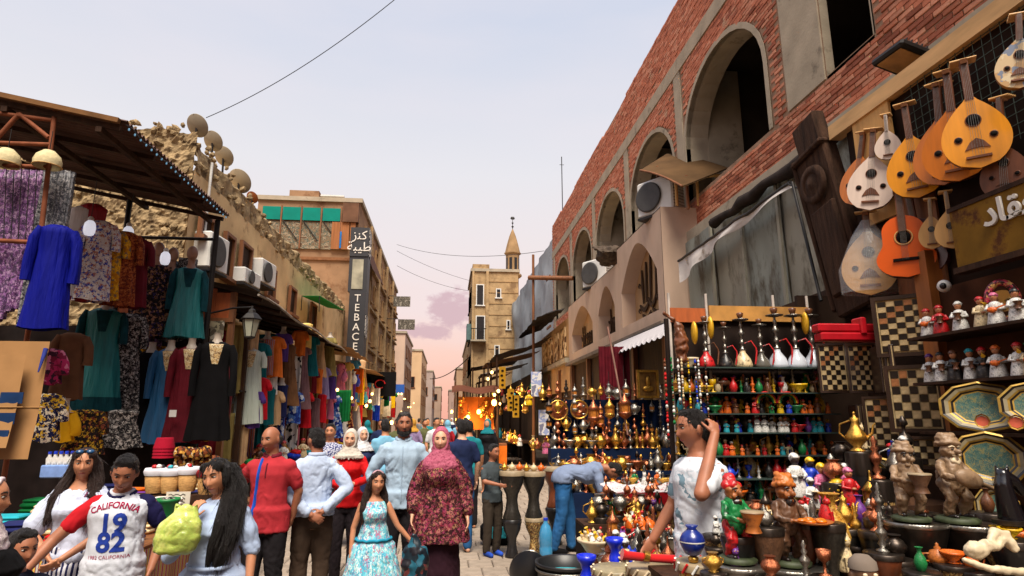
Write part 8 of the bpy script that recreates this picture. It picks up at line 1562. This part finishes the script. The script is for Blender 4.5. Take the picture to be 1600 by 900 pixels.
step_item(doll('pink', 'white'), 'squat_doll', 'squat pink doll between the red capped statue and the bread seller', 'doll', 1190, 872, 3.2, .2); step_item(cat_fig('cream'), 'cat_figure', 'cream seated cat behind the red capped statue', 'figurine', 1206, 850, 3.4, .22); step_item(pot('vase', PAT('speckled_gold', 'cells', [(190, 130, 40), (120, 70, 20), (214, 170, 80)], 60, .4)), 'slim_vase', 'slim speckled gold vase by the bread seller', 'vase', 1305, 872, 3.2, .34)
step_item(cat_fig('cream'), 'cat_figure', 'tall cream owl like cat figure on the table edge', 'figurine', 1322, 892, 3.0, .2); step_item(pot('tall', SILV), 'silver_candle_stick', 'turned silver candle stick beside the bread seller', 'candle stick', 1278, 890, 3.1, .34)
ped = thing('doll_pedestal', 'dark pedestal carrying the tall dolls', 'pedestal', (PY(1285, 780, 4.05).x, 4.02, 0)); B().cham((0, 0, .59), (.72, .42, PY(1285, 786, 4.0).z*2-1.18 if False else 1.18), .01).obj('pedestal', WOODD, ped); ped.scale = (1, 1, (PY(1285, 790, 3.95).z-.002)/1.18)
# carved heads, bones, horse, baskets
o = thing('monkey_carving', 'brown carved monkey like head with a grey cap at the lower edge', 'carving', PY(1350, 905, 2.7), -.1); b = B(); b.ell((0, 0, .02), (.055, .06, .075), 16, 12).ell((0, -.055, .0), (.025, .025, .02), 10, 8).ell((0, -.05, -.03), (.035, .03, .022), 10, 8).ell((-.055, 0, .01), (.012, .02, .025), 8, 6).ell((.055, 0, .01), (.012, .02, .025), 8, 6); put(remeshed(b, .005, 1), 'head', CARD_, o); B().lathe([(.06, .045), (.056, .075), (.03, .10), (0, .105)], 16).obj('cap', M('grey_felt', (120, 108, 98), .9, var=.2), o)
for x in (-.022, .022): B().ell((x, -.054, .028), (.011, .008, .009), 8, 6).obj('eye', IVO, o)
o = thing('ivory_carving', 'tangled ivory coloured bone carving at the corner', 'carving', PY(1545, 870, 2.6)); b = B(); b.limb([(-.06, 0, .02), (-.02, -.02, .05), (.04, 0, .04), (.1, .02, .07), (.13, 0, .03)], [.03, .028, .022, .026, .018], 10).ell((-.07, -.01, .03), (.045, .035, .04), 12, 8).limb([(.02, 0, .06), (.06, .02, .10), (.12, .02, .09), (.13, 0, .05)], [.018, .02, .018, .012], 9).limb([(-.16, -.05, -.0), (-.05, -.06, -.035), (.08, -.06, -.05), (.16, -.06, -.06)], [.012, .016, .018, .016], 9); me = remeshed(b, .006, 1); folds(me, .006, 30, 30); put(me, 'carving', IVO, o)
o = thing('black_horse', 'glossy black horse head carving by the picture edge', 'carving', PY(1578, 812, 2.75), .4); b = B(); b.limb([(.02, 0, 0), (.0, 0, .08), (-.015, 0, .16), (.0, 0, .2)], [.055, .045, .035, .03], 12).limb([(.0, 0, .2), (.05, -.02, .17), (.09, -.03, .12)], [.032, .028, .02], 10).limb([(-.01, .015, .21), (-.015, .02, .25)], [.012, .004], 6).limb([(.01, -.015, .21), (.01, -.02, .25)], [.012, .004], 6); put(remeshed(b, .006, 1), 'head', M('black_gloss', (16, 14, 20), .25, var=.2, coat=.5), o); B().lathe([(.07, -.02), (.07, 0)], 16).obj('base', DKMET, o)
OBJ2 = [(1380, 862, 2.9, pot('tall', SILV), 'silver candle stick', .26), (1400, 872, 2.9, pot('jar', DKMET), 'dark bronze jar', .2), (1440, 892, 2.7, pot('vase', PT('green')), 'green vase', .15), (1468, 885, 2.8, teapot(CARG), 'ginger carved teapot', .22), (1490, 880, 2.75, pot('bowl', PT('orange')), 'orange bowl', .16), (1520, 890, 2.7, teapot(PT('orange')), 'orange toy teapot', .16), (1455, 860, 3.0, pot('goblet', BRASS), 'brass goblet', .22), (1580, 842, 2.7, pot('bowl', PT('yellow')), 'yellow bowl', .15), (1565, 838, 2.8, pot('bowl', GOLDP), 'gold bowl', .14), (1340, 850, 3.2, pot('tall', BRASS), 'brass candle stick', .3), (1365, 845, 3.3, pot('lamp', SILV), 'silver oil lamp', .3), (1395, 840, 3.3, pot('ewer', DKMET), 'dark bronze ewer', .24), (1205, 900, 2.8, pot('jar', COPPER), 'copper jar', .16), (1260, 905, 2.8, pot('tall', SILV), 'slim silver stick', .24), (1290, 900, 2.8, pot('goblet', COPPER), 'copper goblet', .2), (1325, 830, 3.4, pot('vase', PT('blue')), 'blue vase', .22), (1345, 815, 3.5, pot('vase', PT('purple')), 'purple vase', .22), (1370, 805, 3.5, pot('tall', DKMET), 'dark bronze stick', .3), (1115, 893, 2.95, pot('jar', BRASS), 'brass handled jar', .16), (1440, 800, 3.2, pot('tall', COPPER), 'copper stick', .3), (1545, 800, 3.1, pot('vase', PT('brown')), 'brown bud vase', .18)]
random.seed(21); BODY = [DWD, DSI, DGO, DBK, CARD_]; bn = ['wooden', 'silver', 'mosaic', 'black', 'carved']; cl_n = {}
def clutter(x, y, Y, me, d, sc, floor, where, grp):
    p = PY(x, y, Y); k = int(rnd()*5); cl_n[d+where] = cl_n.get(d+where, 0)+1; q_ = '' if cl_n[d+where] == 1 else f', {ORD[cl_n[d+where]-1]} of them'
    if p.z > floor+.05:
        h_ = p.z-floor; cl_n[bn[k]+where] = cl_n.get(bn[k]+where, 0)+1; w_ = min(.34*h_, .085)/.36
        inst('display_drum', drum(DKMET, BODY[k]), None, (p.x, p.y, floor), (0, 0, ru(0, 3)), (w_, w_, h_*.994), label=f'{bn[k]} goblet drum used as a stand {where}, {ORD[cl_n[bn[k]+where]-1]} of them', cat='drum', group=grp)
    place(me, d.replace(' ', '_'), (p.x, p.y, max(p.z, floor)), sc, f'{d} {where}{q_}', d.split()[-1], ru(-1, 1), grp)
for x, y, Y, me, d, sc in OBJ2: clutter(x, y, Y, me, d, sc*.7, TZ, 'among the carved statues', 'clutter on the statue table')
def rand_item():
    c = list(PC)[int(rnd()*13)]; m_ = [('brass', BRASS), ('copper', COPPER), ('silver', SILV), ('bronze', DKMET)][int(rnd()*4)]; k = int(rnd()*9)
    return [(pot('tall', m_[1]), m_[0]+' stick', .24), (pot('jar', m_[1]), m_[0]+' jar', .15), (pot('lamp', m_[1]), m_[0]+' lamp', .22), (doll(c if c != 'ivory' else 'white', 'white', 'dark'), c+' figurine', .2), (teapot(m_[1]), m_[0]+' teapot', .17), (cat_fig(c), c+' cat', .17), (camel(c), c+' camel', .18), (pot('ewer', m_[1]), m_[0]+' ewer', .2), (lantern(m_[1]), m_[0]+' lantern', .2)][k]
for i in range(100):
    x, y = 1115+485*rnd(), ru(800, 915); me, d, sc = rand_item()
    if (1120 < x < 1290 and y > 835 and i % 4): continue
    if 1390 < x < 1560 and y < 850: continue
    clutter(x, y, ru(3.0, 3.7), me, d, sc*ru(.5, .95), TZ, 'among the carved statues', 'clutter on the statue table')
for i in range(40):
    x, y = ru(940, 1052), ru(765, 905); me, d, sc = rand_item(); Y = 7.4-(y-770)/135*3.0; clutter(x, y, Y, me, d, sc*1.25, 0, 'set out beyond the blue cups', 'goods set out on the street')
for i in range(16):
    x, y = ru(1300, 1420), ru(700, 800); me, d, sc = rand_item(); clutter(x, y, ru(3.9, 4.3), me, d, sc*1.2, 0, 'below the game boards', 'goods below the game boards')
# ---- far lit stall, lamps, awnings over the far right side
fs_ = thing('lit_stall', 'glowing orange market stall down the street', 'stall', (PY(722, 660, 23).x, 23, 0)); ORL = M('orange_glow_cloth', (176, 96, 36), .8, var=.3, scale=2)
p0 = fs_.location; B().bb(-.2, 1.2, .3, .36, 1.3, 2.5).obj('back_cloth', ORL, fs_); B().bb(-.2, 1.6, -.6, .3, .75, .82).obj('counter', WOODM, fs_); B().bb(-.2, 1.6, -.62, -.58, 0, .75).obj('counter_front', M('orange_front', (214, 110, 30), .8, var=.3, scale=3), fs_)
B().grid(lambda u, v: (-.4+1.8*u, -1.2+1.6*v, 2.6+.3*v+.05*sin(u*9)), 12, 4).obj('awning', M('red_orange_awning', (92, 52, 34), .85, var=.3, scale=2), fs_)
for x in (-.2, 1.25): B().tube([(x, -.9, 0), (x, -.9, 2.7)], .04, 6).obj('post', WOODD, fs_)
for i in range(14): x, z = ru(-.1, 1.2), ru(1.5, 2.3); inst('lantern', lantern(BRASS), fs_, (x, ru(-.4, .2), z), (0, 0, 0), ru(.25, .4))
def lamp_pt(label, p, e, r_=.07, col=(1, .55, .2)):
    o = thing('lit_bulb', label, 'lamp', p); B().ell((0, 0, 0), (r_, r_, r_*1.2), 12, 8).obj('bulb', M('warm_bulb', (255, 190, 90), .3, var=.0, emit=7), o); B().tube([(0, 0, r_), (0, 0, r_+.4)], .01, 5).obj('flex', IRON, o)
    l = bpy.data.lights.new('bulb_light', 'POINT'); l.energy = e; l.color = col; l.shadow_soft_size = r_; q_ = bpy.data.objects.new('bulb_light', l); COL.objects.link(q_); q_.parent = o; q_.location = (0, -r_*1.5, -r_*1.5)
lamp_pt('bright bulb in front of the glowing orange stall', PY(748, 643, 22.3), 70); lamp_pt('bright yellow bulb above the masks past the orange stall', PY(772, 629, 19), 50, .08, (1, .7, .25)); lamp_pt('warm bulb low inside the orange stall', PY(731, 652, 22.6), 60)
for i, (x, y, Y) in enumerate(((706, 643, 30), (714, 655, 27), (628, 655, 25), (612, 660, 22))): lamp_pt(f'distant warm bulb over the crowd, {ORD[i]} from the lit stall outward', PY(x, y, Y), 40, .06, (1, .7, .4))
fl = thing('market_light_string', 'scattered warm bulbs strung along the far stalls', 'string lights', (0, 24, 2.6)); fbm = B().m(M('far_bulb', (255, 196, 110), .3, var=0, emit=5)).ell((0, 0, 0), (.045, .045, .05), 8, 6).mesh('bulb')
for i in range(34): inst('bulb', fbm, fl, (ru(-3.1, -2.2) if i % 2 else ru(1.2, 2.2), ru(-8, 22), ru(-.7, .5)))
ar = thing('far_awning_row', 'ragged dark awnings and poles along the far right side', 'awnings', (2.6, 30, 0)); AT_ = Matrix.Translation((-2.6, -30, 0))
random.seed(11)
for i in range(9):
    y = 23+i*4.4; z = ru(3.6, 4.6)+.08*i; x = ru(1.3, 2.1); b = B(); b.T = AT_; sl3 = ru(.3, .8)
    b.grid(lambda u, v: (4.2+(x-4.2)*u, y+3.4*v, z+sl3*(1-u)+.12*noise.noise(Vector((u*3, v*5, i)))), 8, 8); b.obj('awning', [M('awn_dark', (56, 44, 38), .9, var=.3), M('awn_brown', (96, 66, 44), .9, var=.3), M('awn_grey', (110, 100, 92), .9, var=.3)][i % 3], ar)
    for yy in (y+.1, y+3.2): b = B(); b.T = AT_; b.tube([(x+.1, yy, 0), (x+.1, yy, z)], .04, 6); b.obj('pole', WOODD, ar)
    b = B(); b.T = AT_; b.bb(3.2, 3.3, y, y+3.6, 0, 3.4); b.obj('stall_back', DKB, ar); b = B(); b.T = AT_; b.bb(2.2, 3.2, y+.2, y+3.4, .8, .88); b.obj('counter', WOODD, ar); b = B(); b.T = AT_; b.bb(2.18, 2.2, y+.2, y+3.4, 0, .8); b.obj('counter_front', DKB, ar)
for i in range(60):
    y = 14.8+i*.42; z = .88 if i % 2 else ru(1.6, 2.8); c = list(PC)[(i*7) % 13]; k = i % 5
    me = [pot('ewer', BRASS), doll(c if c != 'ivory' else 'white', 'red'), teapot(COPPER), lantern(BRASS), pot('vase', PT(c))][k]; d = ['brass ewer', f'{c} doll', 'copper teapot', 'brass lantern', f'{c} vase'][k]
    place(me, d.replace(' ', '_'), (ru(2.25, 2.6) if z < 1 else 2.3, y, z), ru(.3, .45), f'{d} {"standing on" if z < 1 else "hanging over"} the far right counters, {ORD[i//5 % 24]} of them', d.split()[-1], ru(-1, 1), 'goods on the far right counters')
for i in range(40):
    y = 18+i*.45; c = list(PC)[(i*5+2) % 13]; a = -3.05+ru(-.1, .2); z = ru(1.7, 2.9)
    if i % 2: place(pot('vase', PT(c)), 'hanging_vase', (a, y, z), .4, f'{c} vase shaped lamp hanging over the far left stalls, {ORD[i//2 % 24]} from the front', 'lamp', 0, 'goods over the far left stalls')
    else: drape('hanging_cloth', f'{c} cloth hanging over the far left stalls, {ORD[i//2 % 24]} from the front', (a, y, z-.3), ru(-.6, .6), ru(.3, .5), ru(.6, 1.0), M('cloth_'+c, PC[c], .9, var=.2, scale=9), 'cloth', 'cloths over the far left stalls', seed=i)
# yellow painted boards, masks
for i, (x, y, Y) in enumerate(((785, 590, 17), (798, 625, 17), (806, 635, 17))): o = thing('yellow_sign', f'narrow yellow sign with black marks, {ORD[i]} from the lit stall', 'sign', PY(x, y, Y)); B().bb(-.09, .09, 0, .03, -.3, .3).obj('panel', M('yellow_sign', (170, 124, 26), .7, var=.15), o); [B().ell((ru(-.03, .03), -.01, -.2+.13*k), (.04, .01, .03), 8, 6).obj('mark', BLK, o) for k in range(4)]
# ---- cables across the sky and aerial
def cable(label, a, c, sag, r_=.012):
    a, c = Vector(a), Vector(c); m = (a+c)/2; b = B(); b.tube([a.lerp(c, i/24)-m+Vector((0, 0, -sag*4*(i/24)*(1-i/24))) for i in range(25)], r_, 5); b.obj('overhead_cable', IRON, None, m, label=label, cat='cable')
cable('long thin cable rising from the satellite dishes across the sky', PX(322, 184, -5.1), PY(640, -20, 10.5), .25, .008)
cable('thin cable across the street below the minaret tip', PY(620, 382, 40), PY(850, 392, 26.5), .5, .012); cable('thin cable sloping from the tall building to the beige house', PY(620, 392, 40), PY(740, 440, 45), .2, .012); cable('low cable from the far houses to the dark awnings', PY(672, 592, 40), PY(735, 556, 30), .3, .025); cable('thin cable across the street at mid height', PY(620, 415, 42), PY(738, 455, 45), .3, .012)
o = thing('roof_aerial', 'thin aerial mast above the brick parapet', 'aerial', PX(879, 330, 4.9)); L_ = PX(877, 246, 4.9).z-o.location.z; B().tube([(0, 0, -.3), (0, 0, L_)], .02, 6).obj('mast', IRON, o); B().tube([(-.1, 0, L_*.85), (.1, 0, L_*.85)], .012, 5).obj('crossbar', IRON, o)
o = thing('hand_held_bag', 'dark shiny shopping bag hanging between the girl and the pink headscarf', 'bag', (PY(648, 870, 5.15).x, 5.15, PY(648, 905, 5.15).z)); b = B(); b.loft([(0, .09, .05), (.1, .11, .06), (.2, .10, .05), (.27, .05, .03), (.33, .02, .015)], 18); me = remeshed(b, .01, 1); folds(me, .016, 14, 12, 2); put(me, 'bag', PAT('bag_print', 'cells', [(20, 30, 40), (30, 90, 110), (26, 26, 34), (120, 60, 60), (24, 40, 50)], 18, .35), o)
